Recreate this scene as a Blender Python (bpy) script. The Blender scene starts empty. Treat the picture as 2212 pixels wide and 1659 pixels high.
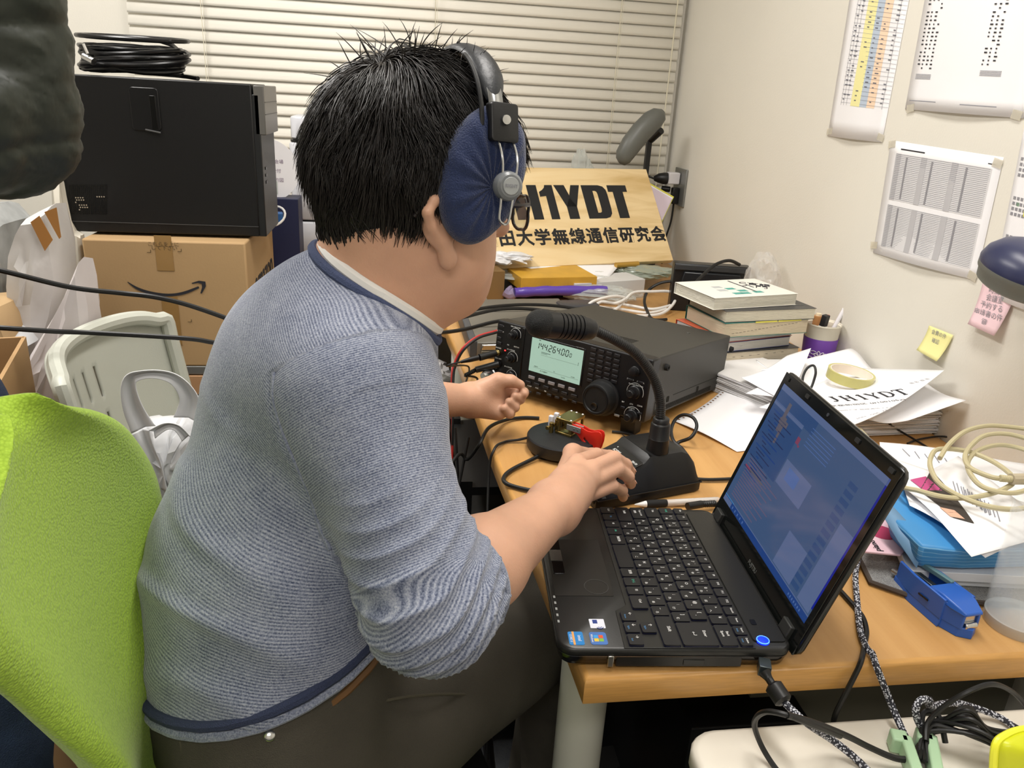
import bpy, bmesh, math, random
import numpy as np
from mathutils import Vector, Matrix, Euler
random.seed(7); np.random.seed(7)
sc = bpy.context.scene
COL = sc.collection
# ---------------------------------------------------------------- camera
CAMF, CX, CY = 1668.0, 1106.0, 829.5
CZ = 1.24
_dx = Vector((11259, 17, 1668)).normalized()
_dz = Vector((-254, 4470, 1668)); _dz = (_dz - _dx * _dz.dot(_dx)).normalized()
_dy = _dz.cross(_dx).normalized()
if _dy.z < 0: _dy = -_dy
_du = -_dz
def _w(v): return Vector((_dx.dot(v), _dy.dot(v), _du.dot(v)))
cam_d = bpy.data.cameras.new('camera'); cam_o = bpy.data.objects.new('camera', cam_d); COL.objects.link(cam_o)
_r, _u, _b = _w(Vector((1, 0, 0))), _w(Vector((0, -1, 0))), _w(Vector((0, 0, -1)))
cam_o.matrix_world = Matrix(((_r.x, _u.x, _b.x, 0), (_r.y, _u.y, _b.y, 0), (_r.z, _u.z, _b.z, CZ), (0, 0, 0, 1)))
cam_d.sensor_width = 36; cam_d.lens = CAMF / 2212 * 36; cam_d.clip_start = .02
sc.camera = cam_o
sc.view_settings.view_transform = 'Standard'; sc.view_settings.look = 'None'
sc.view_settings.gamma = 1; sc.view_settings.exposure = 0.0; sc.view_settings.use_curve_mapping = False
w = bpy.data.worlds.new('world'); sc.world = w; w.use_nodes = True
w.node_tree.nodes['Background'].inputs[0].default_value = (.75, .85, 1, 1)
w.node_tree.nodes['Background'].inputs[1].default_value = .15
def area(name, loc, rot, sx, sy, power, col):
    l = bpy.data.lights.new(name, 'AREA'); l.shape = 'RECTANGLE'; l.size = sx; l.size_y = sy; l.energy = power; l.color = col
    o = bpy.data.objects.new(name, l); o.location = loc; o.rotation_euler = rot; COL.objects.link(o); return o
WARM = (1.0, .975, .945)
area('tube_light', (-.95, 1.55, 2.42), (0, 0, 0), .30, 1.2, 32, WARM)
area('tube_light', (.35, .9, 2.42), (0, 0, 0), .30, 1.2, 20, WARM)
area('tube_light', (-.3, -.9, 2.42), (0, 0, 0), 1.2, .3, 18, WARM)
# ---------------------------------------------------------------- helpers
R = math.radians
def V(*a): return Vector(a)
def ray(px, py): return _w(Vector(((px - CX) / CAMF, (py - CY) / CAMF, 1)).normalized())
CO = V(0, 0, CZ)
def W(px, py, z):
    r = ray(px, py); return CO + r * ((z - CZ) / r.z)
def atX(px, py, x):
    r = ray(px, py); return CO + r * (x / r.x)
def atY(px, py, y):
    r = ray(px, py); return CO + r * (y / r.y)
def atD(px, py, d): return CO + ray(px, py) * d
def lin(h):
    h = h.lstrip('#'); o = []
    for i in (0, 2, 4):
        v = int(h[i:i + 2], 16) / 255; o.append(v / 12.92 if v <= .04045 else ((v + .055) / 1.055) ** 2.4)
    return (*o, 1)
MATS = {}
def mat(name, col='#808080', rough=.5, metal=0, bump=0, bs=60, var=0, vs=8, spec=.5, trans=0, emit=None, es=1, alpha=1, coat=0, sheen=0, sss=0, ior=1.45, stretch=None):
    if name in MATS: return MATS[name]
    m = bpy.data.materials.new(name); m.use_nodes = True; nt = m.node_tree; b = nt.nodes['Principled BSDF']; I = b.inputs
    c = lin(col) if isinstance(col, str) else col
    I['Base Color'].default_value = c; I['Roughness'].default_value = rough; I['Metallic'].default_value = metal
    I['Specular IOR Level'].default_value = spec; I['Transmission Weight'].default_value = trans; I['IOR'].default_value = ior
    I['Alpha'].default_value = alpha; I['Coat Weight'].default_value = coat; I['Sheen Weight'].default_value = sheen
    if sss: I['Subsurface Weight'].default_value = sss; I['Subsurface Radius'].default_value = (.012, .004, .002); I['Subsurface Scale'].default_value = 1
    if emit: I['Emission Color'].default_value = lin(emit); I['Emission Strength'].default_value = es
    if bump or var:
        tc = nt.nodes.new('ShaderNodeTexCoord'); vec = tc.outputs['Object']
        if stretch:
            mp = nt.nodes.new('ShaderNodeMapping'); mp.inputs['Scale'].default_value = stretch; nt.links.new(vec, mp.inputs[0]); vec = mp.outputs[0]
    if bump:
        n = nt.nodes.new('ShaderNodeTexNoise'); n.inputs['Scale'].default_value = bs; n.inputs['Detail'].default_value = 3; nt.links.new(vec, n.inputs['Vector'])
        bm = nt.nodes.new('ShaderNodeBump'); bm.inputs['Strength'].default_value = min(1, bump); bm.inputs['Distance'].default_value = .002
        nt.links.new(n.outputs['Fac'], bm.inputs['Height']); nt.links.new(bm.outputs[0], I['Normal'])
    if var:
        n = nt.nodes.new('ShaderNodeTexNoise'); n.inputs['Scale'].default_value = vs; n.inputs['Detail'].default_value = 4; nt.links.new(vec, n.inputs['Vector'])
        r = nt.nodes.new('ShaderNodeValToRGB'); r.color_ramp.elements[0].position = .3; r.color_ramp.elements[1].position = .7
        r.color_ramp.elements[0].color = tuple(max(0, x * (1 - var)) for x in c[:3]) + (1,); r.color_ramp.elements[1].color = tuple(min(1, x * (1 + var * .6)) for x in c[:3]) + (1,)
        nt.links.new(n.outputs['Fac'], r.inputs[0]); nt.links.new(r.outputs[0], I['Base Color'])
    MATS[name] = m; return m
def bas(m): return m.node_tree.nodes['Principled BSDF']
def gm(o):  # world matrix from the parent chain
    M = o.matrix_basis.copy()
    while o.parent: o = o.parent; M = o.matrix_basis @ M
    return M
def fr(loc, rz=0, rx=0, ry=0):
    return Matrix.Translation(loc) @ Matrix.Rotation(R(rz), 4, 'Z') @ Matrix.Rotation(R(rx), 4, 'X') @ Matrix.Rotation(R(ry), 4, 'Y')
def axes(loc, x, y, z):
    M = Matrix.Identity(4)
    for i, a in enumerate((x, y, z)):
        for j in range(3): M[j][i] = a[j]
    for j in range(3): M[j][3] = loc[j]
    return M
class MB:
    def __init__(s, F=None): s.v = []; s.f = []; s.mi = []; s.F = F or Matrix.Identity(4); s.m = 0
    def add(s, vs, fs, F=None):
        M = s.F @ F if F is not None else s.F
        k = len(s.v); s.v += [M @ Vector(p) for p in vs]; s.f += [tuple(i + k for i in f) for f in fs]; s.mi += [s.m] * len(fs); return s
    def box(s, c, d, F=None, tx=1, ty=1):  # centre, size; top scaled by tx, ty
        x, y, z = (q / 2 for q in d); vs = []
        for sz, a, b in ((-1, 1, 1), (1, tx, ty)):
            vs += [(c[0] + sx * x * a, c[1] + sy * y * b, c[2] + sz * z) for sx, sy in ((-1, -1), (1, -1), (1, 1), (-1, 1))]
        return s.add(vs, [(3, 2, 1, 0), (4, 5, 6, 7), (0, 1, 5, 4), (1, 2, 6, 5), (2, 3, 7, 6), (3, 0, 4, 7)], F)
    def prism(s, pts, z0, z1, F=None, top=None):
        n = len(pts); t = top or pts
        return s.add([(p[0], p[1], z0) for p in pts] + [(p[0], p[1], z1) for p in t],
                     [tuple(range(n - 1, -1, -1)), tuple(range(n, 2 * n))] + [(i, (i + 1) % n, n + (i + 1) % n, n + i) for i in range(n)], F)
    def rbox(s, c, d, r, F=None, n=5, ch=0):  # rounded in plan, optional chamfer at the top edge
        pts = []
        for sx, sy, a in ((1, 1, 0), (-1, 1, 90), (-1, -1, 180), (1, -1, 270)):
            for i in range(n + 1):
                t = R(a + 90 * i / n); pts.append((c[0] + sx * (d[0] / 2 - r) + r * math.cos(t), c[1] + sy * (d[1] / 2 - r) + r * math.sin(t)))
        z0, z1 = c[2] - d[2] / 2, c[2] + d[2] / 2
        if not ch: return s.prism(pts, z0, z1, F)
        def sc_(k): return [(c[0] + (p[0] - c[0]) * (1 - k / d[0] * 2), c[1] + (p[1] - c[1]) * (1 - k / d[1] * 2)) for p in pts]
        L = [(sc_(ch), z0), (pts, z0 + ch), (pts, z1 - ch), (sc_(ch * .3), z1 - ch * .3), (sc_(ch), z1)]
        return s.loft([[(p[0], p[1], z) for p in P] for P, z in L], F)
    def loft(s, rings, F=None, caps=True, closed=True):
        n = len(rings[0]); vs = [p for r in rings for p in r]; fs = []
        for j in range(len(rings) - 1):
            for i in range(n if closed else n - 1):
                k = (i + 1) % n; fs.append((j * n + i, j * n + k, (j + 1) * n + k, (j + 1) * n + i))
        if caps and closed: fs += [tuple(range(n - 1, -1, -1)), tuple(range((len(rings) - 1) * n, len(rings) * n))]
        return s.add(vs, fs, F)
    def lathe(s, prof, F=None, n=24, caps=True):  # prof: (r, z)
        return s.loft([[(r * math.cos(2 * math.pi * i / n), r * math.sin(2 * math.pi * i / n), z) for i in range(n)] for r, z in prof], F, caps)
    def cyl(s, p0, p1, r0, r1=None, n=16, F=None):
        return s.tube([p0, p1], [r0, r0 if r1 is None else r1], n, F)
    def tube(s, pts, r, n=8, F=None, caps=True, closed=False):
        pts = [Vector(p) for p in pts]; N = len(pts)
        rs = r if isinstance(r, (list, tuple)) else [r] * N
        T = []
        for i in range(N):
            a = pts[(i - 1) % N if closed else max(0, i - 1)]; b = pts[(i + 1) % N if closed else min(N - 1, i + 1)]
            t = (b - a); T.append(t.normalized() if t.length > 1e-9 else Vector((0, 0, 1)))
        u = T[0].orthogonal().normalized(); rings = []
        for i in range(N):
            u = (u - T[i] * u.dot(T[i]))
            u = u.normalized() if u.length > 1e-6 else T[i].orthogonal().normalized()
            q = T[i].cross(u)
            rings.append([pts[i] + (u * math.cos(2 * math.pi * k / n) + q * math.sin(2 * math.pi * k / n)) * rs[i] for k in range(n)])
        if closed: rings.append(rings[0])
        return s.loft(rings, F, caps and not closed)
    def ball(s, c, r, F=None, n=16, m=10):
        r = r if isinstance(r, (list, tuple)) else (r, r, r); rings = []
        for j in range(1, m):
            a = math.pi * j / m; rings.append([(c[0] + r[0] * math.sin(a) * math.cos(2 * math.pi * i / n), c[1] + r[1] * math.sin(a) * math.sin(2 * math.pi * i / n), c[2] - r[2] * math.cos(a)) for i in range(n)])
        return s.loft(rings, F)
    def grid(s, P, F=None):  # P[i][j] points
        a, b = len(P), len(P[0])
        return s.add([p for r in P for p in r], [(i * b + j, i * b + j + 1, (i + 1) * b + j + 1, (i + 1) * b + j) for i in range(a - 1) for j in range(b - 1)], F)
def setlab(o, label=None, cat=None, group=None, kind=None):
    if label: o['label'] = label
    if cat: o['category'] = cat
    if group: o['group'] = group
    if kind: o['kind'] = kind
    return o
def thing(name, label, cat, loc=(0, 0, 0), rz=0, group=None, F=None):
    o = bpy.data.objects.new(name, None); o.empty_display_size = .05; COL.objects.link(o)
    if F is not None: o.matrix_basis = F
    else: o.location = loc; o.rotation_euler = (0, 0, R(rz)); o.matrix_basis = fr(loc, rz)
    return setlab(o, label, cat, group)
def obj(name, mb, m, parent=None, label=None, cat=None, group=None, kind=None, smooth=True, bev=0, bseg=2, origin=None, solid=0, sub=0, ang=35):
    """link a mesh; the builder's points are world points"""
    if isinstance(mb, MB):
        vs, fs, mi = mb.v, mb.f, mb.mi
    else: vs, fs = mb; mi = None
    if parent is not None: I = gm(parent).inverted()
    else:
        if origin is None:
            lo = [min(p[i] for p in vs) for i in range(3)]; hi = [max(p[i] for p in vs) for i in range(3)]
            origin = ((lo[0] + hi[0]) / 2, (lo[1] + hi[1]) / 2, lo[2])
        I = Matrix.Translation(-Vector(origin))
    me = bpy.data.meshes.new(name)
    me.from_pydata([tuple(I @ Vector(p)) for p in vs], [], fs)
    ms = m if isinstance(m, (list, tuple)) else [m]
    for x in ms: me.materials.append(x)
    if mi and len(ms) > 1: me.polygons.foreach_set('material_index', mi)
    bm = bmesh.new(); bm.from_mesh(me); bmesh.ops.recalc_face_normals(bm, faces=bm.faces); bm.to_mesh(me); bm.free()
    me.update()
    o = bpy.data.objects.new(name, me); COL.objects.link(o)
    if parent is not None: o.parent = parent
    else: o.location = origin; o.matrix_basis = Matrix.Translation(origin)
    if smooth:
        me.polygons.foreach_set('use_smooth', [True] * len(me.polygons))
        if not sub:
            try: me.set_sharp_from_angle(angle=R(ang))
            except Exception: pass
    if solid: md = o.modifiers.new('s', 'SOLIDIFY'); md.thickness = solid; md.offset = 0
    if bev:
        md = o.modifiers.new('b', 'BEVEL'); md.width = bev; md.segments = bseg; md.limit_method = 'ANGLE'; md.angle_limit = R(40)
    if sub: md = o.modifiers.new('u', 'SUBSURF'); md.levels = sub; md.render_levels = sub
    return setlab(o, label, cat, group, kind)
def clone(o, M=None, label=None):
    """copy a thing with its parts and sub-parts; M moves the copy"""
    c = o.copy(); COL.objects.link(c)
    if M is not None: c.matrix_basis = M
    if label: c['label'] = label
    for ch in [x for x in sc.objects if x.parent == o]:
        d = ch.copy(); COL.objects.link(d); d.parent = c
        for g in [x for x in sc.objects if x.parent == ch]:
            e = g.copy(); COL.objects.link(e); e.parent = d
    return c
_tc = {}
def text_mesh(txt, size, ext=.0003, off=0, align='CENTER', spacing=1, shear=0):
    k = (txt, size, ext, off, align, spacing, shear)
    if k not in _tc:
        cu = bpy.data.curves.new('t', 'FONT'); cu.body = txt; cu.size = size; cu.extrude = ext; cu.offset = off; cu.align_x = align; cu.align_y = 'CENTER'
        cu.space_character = spacing; cu.shear = shear; cu.resolution_u = 2
        o = bpy.data.objects.new('t', cu); COL.objects.link(o); bpy.context.view_layer.update()
        me = bpy.data.meshes.new_from_object(o.evaluated_get(bpy.context.evaluated_depsgraph_get()))
        _tc[k] = ([tuple(v.co) for v in me.vertices], [tuple(p.vertices) for p in me.polygons])
        bpy.data.objects.remove(o); bpy.data.curves.remove(cu); bpy.data.meshes.remove(me)
    return _tc[k]
def text(mb, txt, size, F, **kw):
    v, f = text_mesh(txt, size, **kw)
    return mb.add(v, f, F)
def spline(pts, n=8, closed=False):
    """Catmull-Rom through the points"""
    P = [Vector(p) for p in pts]; N = len(P); out = []
    for i in range(N if closed else N - 1):
        if closed: a, b, c, d = P[(i - 1) % N], P[i], P[(i + 1) % N], P[(i + 2) % N]
        else: a, b, c, d = P[max(0, i - 1)], P[i], P[i + 1], P[min(N - 1, i + 2)]
        for k in range(n):
            t = k / n
            out.append(.5 * ((2 * b) + (c - a) * t + (2 * a - 5 * b + 4 * c - d) * t * t + (3 * b - a - 3 * c + d) * t ** 3))
    if not closed: out.append(P[-1])
    return out
def cable(name, pts, r, m, label=None, cat='cable', parent=None, group=None, n=8, seg=8):
    return obj(name, MB().tube(spline(pts, seg), r, n), m, parent, label, cat if label else None, group)
# ---------------------------------------------------------------- room
WX, WY = .98, 2.84
M_wall = mat('wall_paint', '#e3dfd4', .7, bump=.15, bs=220, var=.03, vs=2)
M_ceil = mat('ceiling_board', '#e8e6de', .8)
M_floor = mat('floor_carpet', '#3c3e40', .9, bump=.5, bs=300, var=.2, vs=60)
def struct(name, c, d, m, **k): return obj(name, MB().box(c, d), m, kind='structure', smooth=False, **k)
X0, Y0, ZC = -2.4, -2.0, 2.5
struct('floor', ((X0 + WX) / 2, (Y0 + WY) / 2, -.05), (WX - X0 + .4, WY - Y0 + .4, .1), M_floor)
struct('ceiling', ((X0 + WX) / 2, (Y0 + WY) / 2, ZC + .05), (WX - X0 + .4, WY - Y0 + .4, .1), M_ceil)
struct('wall_right', (WX + .05, (Y0 + WY) / 2, ZC / 2), (.1, WY - Y0 + .2, ZC), M_wall)
struct('wall_left', (X0 - .05, (Y0 + WY) / 2, ZC / 2), (.1, WY - Y0 + .2, ZC), M_wall)
struct('wall_front', ((X0 + WX) / 2, Y0 - .05, ZC / 2), (WX - X0, .1, ZC), M_wall)
# back wall around a window opening
wx0, wx1, wz0, wz1 = -.78, .93, .92, 2.1
mb = MB()
for a, b, c, d in ((X0, wx0, 0, ZC), (wx1, WX, 0, ZC), (wx0, wx1, 0, wz0), (wx0, wx1, wz1, ZC)):
    mb.box(((a + b) / 2, WY + .05, (c + d) / 2), (b - a, .1, d - c))
obj('wall_back', mb, M_wall, kind='structure', smooth=False)
win = setlab(thing('window_1', None, None, (.07, WY + .05, wz0)), kind='structure')
M_alu = mat('window_aluminium', '#8d8f8e', .4, metal=.8)
mb = MB()
for x in (wx0 + .02, (wx0 + wx1) / 2, wx1 - .02): mb.box((x, WY + .06, (wz0 + wz1) / 2), (.04, .04, wz1 - wz0))
for z in (wz0 + .02, wz1 - .02): mb.box(((wx0 + wx1) / 2, WY + .06, z), (wx1 - wx0, .04, .04))
obj('window_frame', mb, M_alu, win, bev=.003)
obj('pane', MB().box(((wx0 + wx1) / 2, WY + .06, (wz0 + wz1) / 2), (wx1 - wx0, .006, wz1 - wz0)), mat('window_glass', '#ffffff', .02, trans=1), win)
# venetian blind
bl = thing('venetian_blind', 'cream horizontal slat venetian blind drawn closed across the window', 'blind', (.06, 2.80, .86))
M_slat = mat('blind_slat', '#f3efe4', .45, bump=.2, bs=25, spec=.4, stretch=(.3, 1, 12))
mb = MB(); bx0, bx1 = -.834, .957; sp = .0352; z = .876; slats = []
k = 0
while z < 2.16:
    ang = R(74); wd = .0405; P = []
    for i in range(2):
        x = (bx0, bx1)[i]; row = []
        for j in range(6):
            t = j / 5 - .5; q = t * wd; crv = .0035 * (1 - 4 * t * t)
            y = 2.80 + q * math.cos(ang) - crv * math.sin(ang); zz = z + q * math.sin(ang) + crv * math.cos(ang)
            row.append((x, y, zz))
        P.append(row)
    # lower edge towards the room
    mb.grid(P)
    z += sp; k += 1
obj('slats', mb, M_slat, bl, solid=.0006, ang=180)
mb = MB()
for x in (-.609, -.1, .40, .737, .93):
    mb.tube([(x, 2.776, .86), (x, 2.776, 2.16)], .0011, 6)
M_cord = mat('blind_cord', '#d9d3bd', .8)
for x in (-.609, .12, .737):
    obj('ladder_cord', MB().tube([(x, 2.777, .86), (x, 2.777, 2.16)], .0012, 6).tube([(x + .006, 2.777, .86), (x + .006, 2.777, 2.16)], .0006, 6), M_cord, bl)
obj('pull_cord', MB().tube([(.925, 2.773, .9), (.93, 2.773, 2.16)], .0022, 6), M_cord, bl)
obj('bottom_rail', MB().box(((bx0 + bx1) / 2, 2.80, .852), (bx1 - bx0, .026, .014)), mat('blind_rail', '#cfcab8', .5), bl, bev=.003)
obj('head_rail', MB().box(((bx0 + bx1) / 2, 2.805, 2.185), (bx1 - bx0, .03, .04)), MATS['blind_rail'], bl, bev=.003)
# ceiling lamps (above the picture)
M_lamp = mat('lamp_diffuser', '#ffffff', .5, emit='#fff4e4', es=3)
for i, (x, y, sx, sy) in enumerate(((-.95, 1.55, .3, 1.2), (.35, .9, .3, 1.2), (-.3, -.9, 1.2, .3))):
    t = thing('ceiling_light', ('white ceiling lamp over the left of the room', 'white ceiling lamp over the desk', 'white ceiling lamp behind the photographer')[i], 'lamp', (x, y, ZC - .02))
    obj('housing', MB().box((x, y, ZC - .03), (sx + .06, sy + .06, .05)), mat('lamp_housing', '#f0f0ee', .5), t)
    obj('diffuser', MB().box((x, y, ZC - .059), (sx, sy, .01)), M_lamp, t)
# ---------------------------------------------------------------- desk
DZ = .70
def wood(name, c1, c2, rz=0, rough=.35):
    m = mat(name, c1, rough, bump=.08, bs=150); nt = m.node_tree; I = bas(m).inputs
    tc = nt.nodes.new('ShaderNodeTexCoord'); mp = nt.nodes.new('ShaderNodeMapping'); mp.inputs['Scale'].default_value = (22, 1.2, 22); mp.inputs['Rotation'].default_value = (0, 0, rz)
    n = nt.nodes.new('ShaderNodeTexNoise'); n.inputs['Scale'].default_value = 1.6; n.inputs['Detail'].default_value = 7; n.inputs['Roughness'].default_value = .6
    r = nt.nodes.new('ShaderNodeValToRGB'); e = r.color_ramp.elements
    e[0].position = .3; e[0].color = lin(c1); e[1].position = .72; e[1].color = lin(c2)
    nt.links.new(tc.outputs['Object'], mp.inputs[0]); nt.links.new(mp.outputs[0], n.inputs['Vector']); nt.links.new(n.outputs['Fac'], r.inputs[0]); nt.links.new(r.outputs[0], I['Base Color'])
    return m
M_desk = wood('desk_beech', '#b98a50', '#c99c62', R(-8))
M_deskedge = mat('desk_edge_band', '#c49352', .35, var=.12, vs=14, stretch=(2, 2, 30))
desk = thing('desk', 'beech veneer desk with rounded edge carrying the radio and laptop', 'desk', (.6, 1.2, 0))
curve_pts = [W(x, y, DZ) for x, y in ((1264, 1469), (1206, 1320), (1120, 1110), (1061, 968), (1006, 815), (968, 719), (950, 698))]
flare = [V(-.02, 2.02, DZ), V(-.14, 2.12, DZ), V(-.5, 2.17, DZ)]
edge = [V(p.x, p.y, 0) for p in spline(curve_pts + flare, 5)]
poly = [(p.x, p.y) for p in edge] + [(-.5, 2.78), (WX - .003, 2.78), (WX - .003, edge[0].y)]
mb = MB(); mb.m = 0; n = len(poly); th = .034
def inset(P, k):
    out = []; n_ = len(P)
    for i in range(n_):
        a, b, c = Vector(P[i - 1]), Vector(P[i]), Vector(P[(i + 1) % n_]); d1 = (b - a).normalized(); d2 = (c - b).normalized()
        nn = Vector((-(d1 + d2).y, (d1 + d2).x)).normalized(); s_ = max(.5, nn.dot(Vector((-d1.y, d1.x)))); out.append(tuple(b + nn * k / s_))
    return out
A_ = sum(poly[i][0] * poly[(i + 1) % n][1] - poly[(i + 1) % n][0] * poly[i][1] for i in range(n))
sg = 1 if A_ > 0 else -1
rings = [(inset(poly, sg * .004), DZ - th), (poly, DZ - th + .004), (poly, DZ - .006), (inset(poly, sg * .0018), DZ - .0018), (inset(poly, sg * .006), DZ)]
RR = [[(p[0], p[1], z) for p in P] for P, z in rings]
mb.m = 1; mb.loft(RR, caps=False)
k0 = len(mb.v) - n; mb.m = 0; mb.f.append(tuple(range(k0, k0 + n))); mb.mi.append(0); mb.f.append(tuple(range(n - 1, -1, -1))); mb.mi.append(1)
obj('desk_top', mb, [M_desk, M_deskedge], desk, ang=50)
M_leg = mat('desk_leg_paint', '#cfcfc2', .45, var=.04, vs=6)
for x, y in ((.235, .76), (.93, .70), (.16, 1.78), (.93, 2.6)):
    obj('leg', MB().cyl((x, y, .0), (x, y, DZ - th), .031, n=32), M_leg, desk)
obj('frame_rail', MB().box((.58, 2.5, .55), (.70, .02, .15)), mat('desk_rail_paint', '#55554f', .6), desk)
# panel under the desk, seen through the gap above the white table
obj('modesty_panel', MB().box((.74, .86, .36), (.44, .018, .6)), mat('under_desk_panel', '#6a675a', .6), desk)
# low side table at the front right
tb = thing('side_table', 'white low side table with rounded corner in front of the desk', 'table', (.75, .3, 0))
M_wtab = mat('table_laminate', '#e3ddd0', .4, bump=.05, bs=40)
TZ = .645
obj('tabletop', MB().rbox((.629, .580 - .36, TZ - .014), (.682, .72, .028), .03, ch=.006), M_wtab, tb, ang=60)
for x in (.36, 1.08):
    for y in (-.06, .50):
        if x < .97: obj('leg', MB().cyl((x, y, 0), (x, y, TZ - .028), .016), M_leg, tb)
        else: obj('leg', MB().cyl((.94, y, 0), (.94, y, TZ - .028), .016), M_leg, tb)
# ---------------------------------------------------------------- laptop
def BX(p): return Vector(p)
_a = R(-4.5); yl = V(math.cos(_a), math.sin(_a), 0); xl = V(yl.y, -yl.x, 0); UP = V(0, 0, 1)
LO = V(.18107, .89642, .727)
FL = axes(LO, xl, yl, UP)
lap = thing('laptop', 'open black laptop with a lit blue power button on the desk corner', 'laptop', F=axes(V(LO.x, LO.y, DZ), xl, yl, UP))
M_gl = mat('laptop_gloss_black', '#0b0b0d', .16, spec=.5); M_pm = mat('laptop_palmrest', '#1b1b1a', .32, bump=.03, bs=400)
M_key = mat('laptop_key', '#141416', .42); M_keyside = mat('laptop_key_skirt', '#10132e', .4); M_leg_w = mat('key_legend', '#d8d8d6', .6); M_leg_b = mat('key_legend_blue', '#4d7da8', .6); M_leg_g = mat('key_legend_green', '#45a389', .6)
BW, BD = .285, .243
prof = []
def lring(k, z): # rounded base outline inset k
    pts = []
    for sx, sy, a, r in ((1, 1, 0, .016), (0, 1, 90, .016), (0, 0, 180, .018), (1, 0, 270, .018)):
        r = max(.003, r - k); cx_ = BW - k - r if sx else k + r; cy_ = BD - k - r if sy else k + r
        for i in range(7):
            t = R(a + 15 * i); pts.append((cx_ + r * math.cos(t), cy_ + r * math.sin(t), z))
    return pts
mb = MB(FL); mb.loft([lring(.012, -.0255), lring(.004, -.021), lring(.001, -.012), lring(0, -.0085)])
base = obj('base', mb, M_gl, lap, ang=60)
mb = MB(FL); mb.loft([lring(0, -.0083), lring(-.0004, -.004), lring(.0006, -.0012), lring(.003, 0)])
deck = obj('palm_rest', mb, M_pm, lap, ang=60)
obj('trim_line', MB(FL).loft([lring(-.0006, -.0088), lring(-.0010, -.0078)], caps=False), mat('laptop_trim', '#70727a', .2, metal=.7), base)
for x in (.02, BW - .02):
    for y in (.02, BD - .03): obj('rubber_foot', MB(FL).cyl((x, y, -.027), (x, y, -.0245), .006), mat('rubber', '#151515', .8), base)
mb = MB(FL).box((BW - .0022, .125, -.0155), (.0035, .13, .0125)); obj('disc_drive', mb, mat('drive_door', '#1a1918', .35), base, bev=.0008)
mb = MB(FL).box((BW - .0002, .14, -.016), (.0012, .022, .006)); obj('eject_button', mb, M_pm, base, bev=.0005)
obj('latch', MB(FL).box((BW + .001, .054, -.014), (.002, .006, .013)), mat('nickel', '#b9b7b0', .3, metal=1), base, bev=.0006)
# keyboard well and the strip behind it
mb = MB(FL).prism([(.004, .084), (.214, .082), (.224, .069), (.2835, .067), (.2835, .203), (.004, .203)], .0001, .0008)
kb = obj('keyboard', mb, mat('keyboard_bed', '#1f1f1d', .4), lap, bev=.0004)
obj('hinge_strip', MB(FL).rbox((BW / 2, .2215, .0006), (.262, .034, .0014), .004), M_pm, lap)
U = .01762
def key(x0, x1, y0, y1, legs=(), r=.0018):
    mb = MB(FL); g = .00085; x0 += g; x1 -= g; y0 += g; y1 -= g; cx_, cy_ = (x0 + x1) / 2, (y0 + y1) / 2
    mb.m = 1; mb.rbox((cx_, cy_, .0015), (x1 - x0, y1 - y0, .0016), r, n=2)
    mb.m = 0; mb.rbox((cx_, cy_, .0029), (x1 - x0 - .0006, y1 - y0 - .0006, .0013), r, n=2)
    for (t, fx, fy, s_, c_) in legs:
        mb.m = c_; text(mb, t, s_ * .88, Matrix.Translation((x0 + (x1 - x0) * fx, y0 + (y1 - y0) * fy, .0037)), ext=.00008, off=.00002)
    obj('key', mb, [M_key, M_keyside, M_leg_w, M_leg_b, M_leg_g], kb, ang=60)
X_ = .0045; rows = {}
fn = ['Esc'] + ['F%d' % i for i in range(1, 13)] + ['NumLk', 'Pause', 'Insert', 'Delete']
fw = (.2835 - X_) / len(fn)
for i, t in enumerate(fn): key(X_ + i * fw, X_ + (i + 1) * fw, .1865, .2015, [(t, .5, .66, .0042 if len(t) < 4 else .0034, 2)] + ([('PrtSc', .5, .28, .003, 3)] if i > 14 else []))
kana = dict(zip('1234567890-^QWERTYUIOP@[ASDFGHJKL;:]ZXCVBNM,./_', 'ぬふあうえおやゆよわほへたていすかんなにらせ゛゜ちとしはきくまのりれけむつさそひこみもねるめろ'))
def row(y, x0, keys, first, fl, last=None):
    key(X_, x0, y, y + .0195, fl)
    x = x0
    for k in keys:
        q = '¥' if k == '\\' else k
        lg = [(q, .3, .66, .0058, 2)]
        if kana.get(k): lg.append((kana[k], .68, .28, .0045, 2))
        if k.isdigit(): lg.append(('!"#$%&\'()'[int(k) - 1] if k != '0' else '~', .62, .68, .004, 2))
        key(x, x + U, y, y + .0195, lg); x += U
    return x
x = row(.1665, X_ + .0168, '1234567890-^', None, [('半/全', .5, .5, .0036, 4)])
key(x, x + .0165, .1665, .186, [('¥', .3, .65, .0055, 2)]); key(x + .0165, .2835, .1665, .186, [('Back', .45, .65, .0045, 2), ('Space', .45, .35, .0045, 2)])
x = row(.1465, X_ + .0262, 'QWERTYUIOP@[', None, [('Tab', .35, .6, .0045, 2)]); xe = x
x = row(.1270, X_ + .0300, 'ASDFGHJKL;:]', None, [('Caps Lock', .5, .7, .0040, 2), ('英数', .4, .3, .004, 2)])
key(max(x, xe), .2835, .1270, .1660, [('Enter', .5, .72, .0052, 2), ('↵', .5, .4, .008, 2)])
x = row(.1070, X_ + .0375, 'ZXCVBNM,./_', None, [('Shift', .35, .62, .0052, 2)])
key(x, .2835, .1070, .1265, [('Shift', .45, .62, .0056, 2)])
xs = [X_, .0225, .0395, .0570, .0745, .0970, .1475, .1655, .1830, .1995, .2240]
lb = [('Ctrl', 2), ('Fn', 3), ('⊞', 2), ('Alt', 4), ('無変換', 2), ('', 2), ('変換', 2), ('ひら', 4), ('▤', 2), ('Ctrl', 2)]
for i in range(10): key(xs[i], xs[i + 1], .0870, .1065, [(lb[i][0], .45, .6, .0044, lb[i][1])] if lb[i][0] else [])
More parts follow.
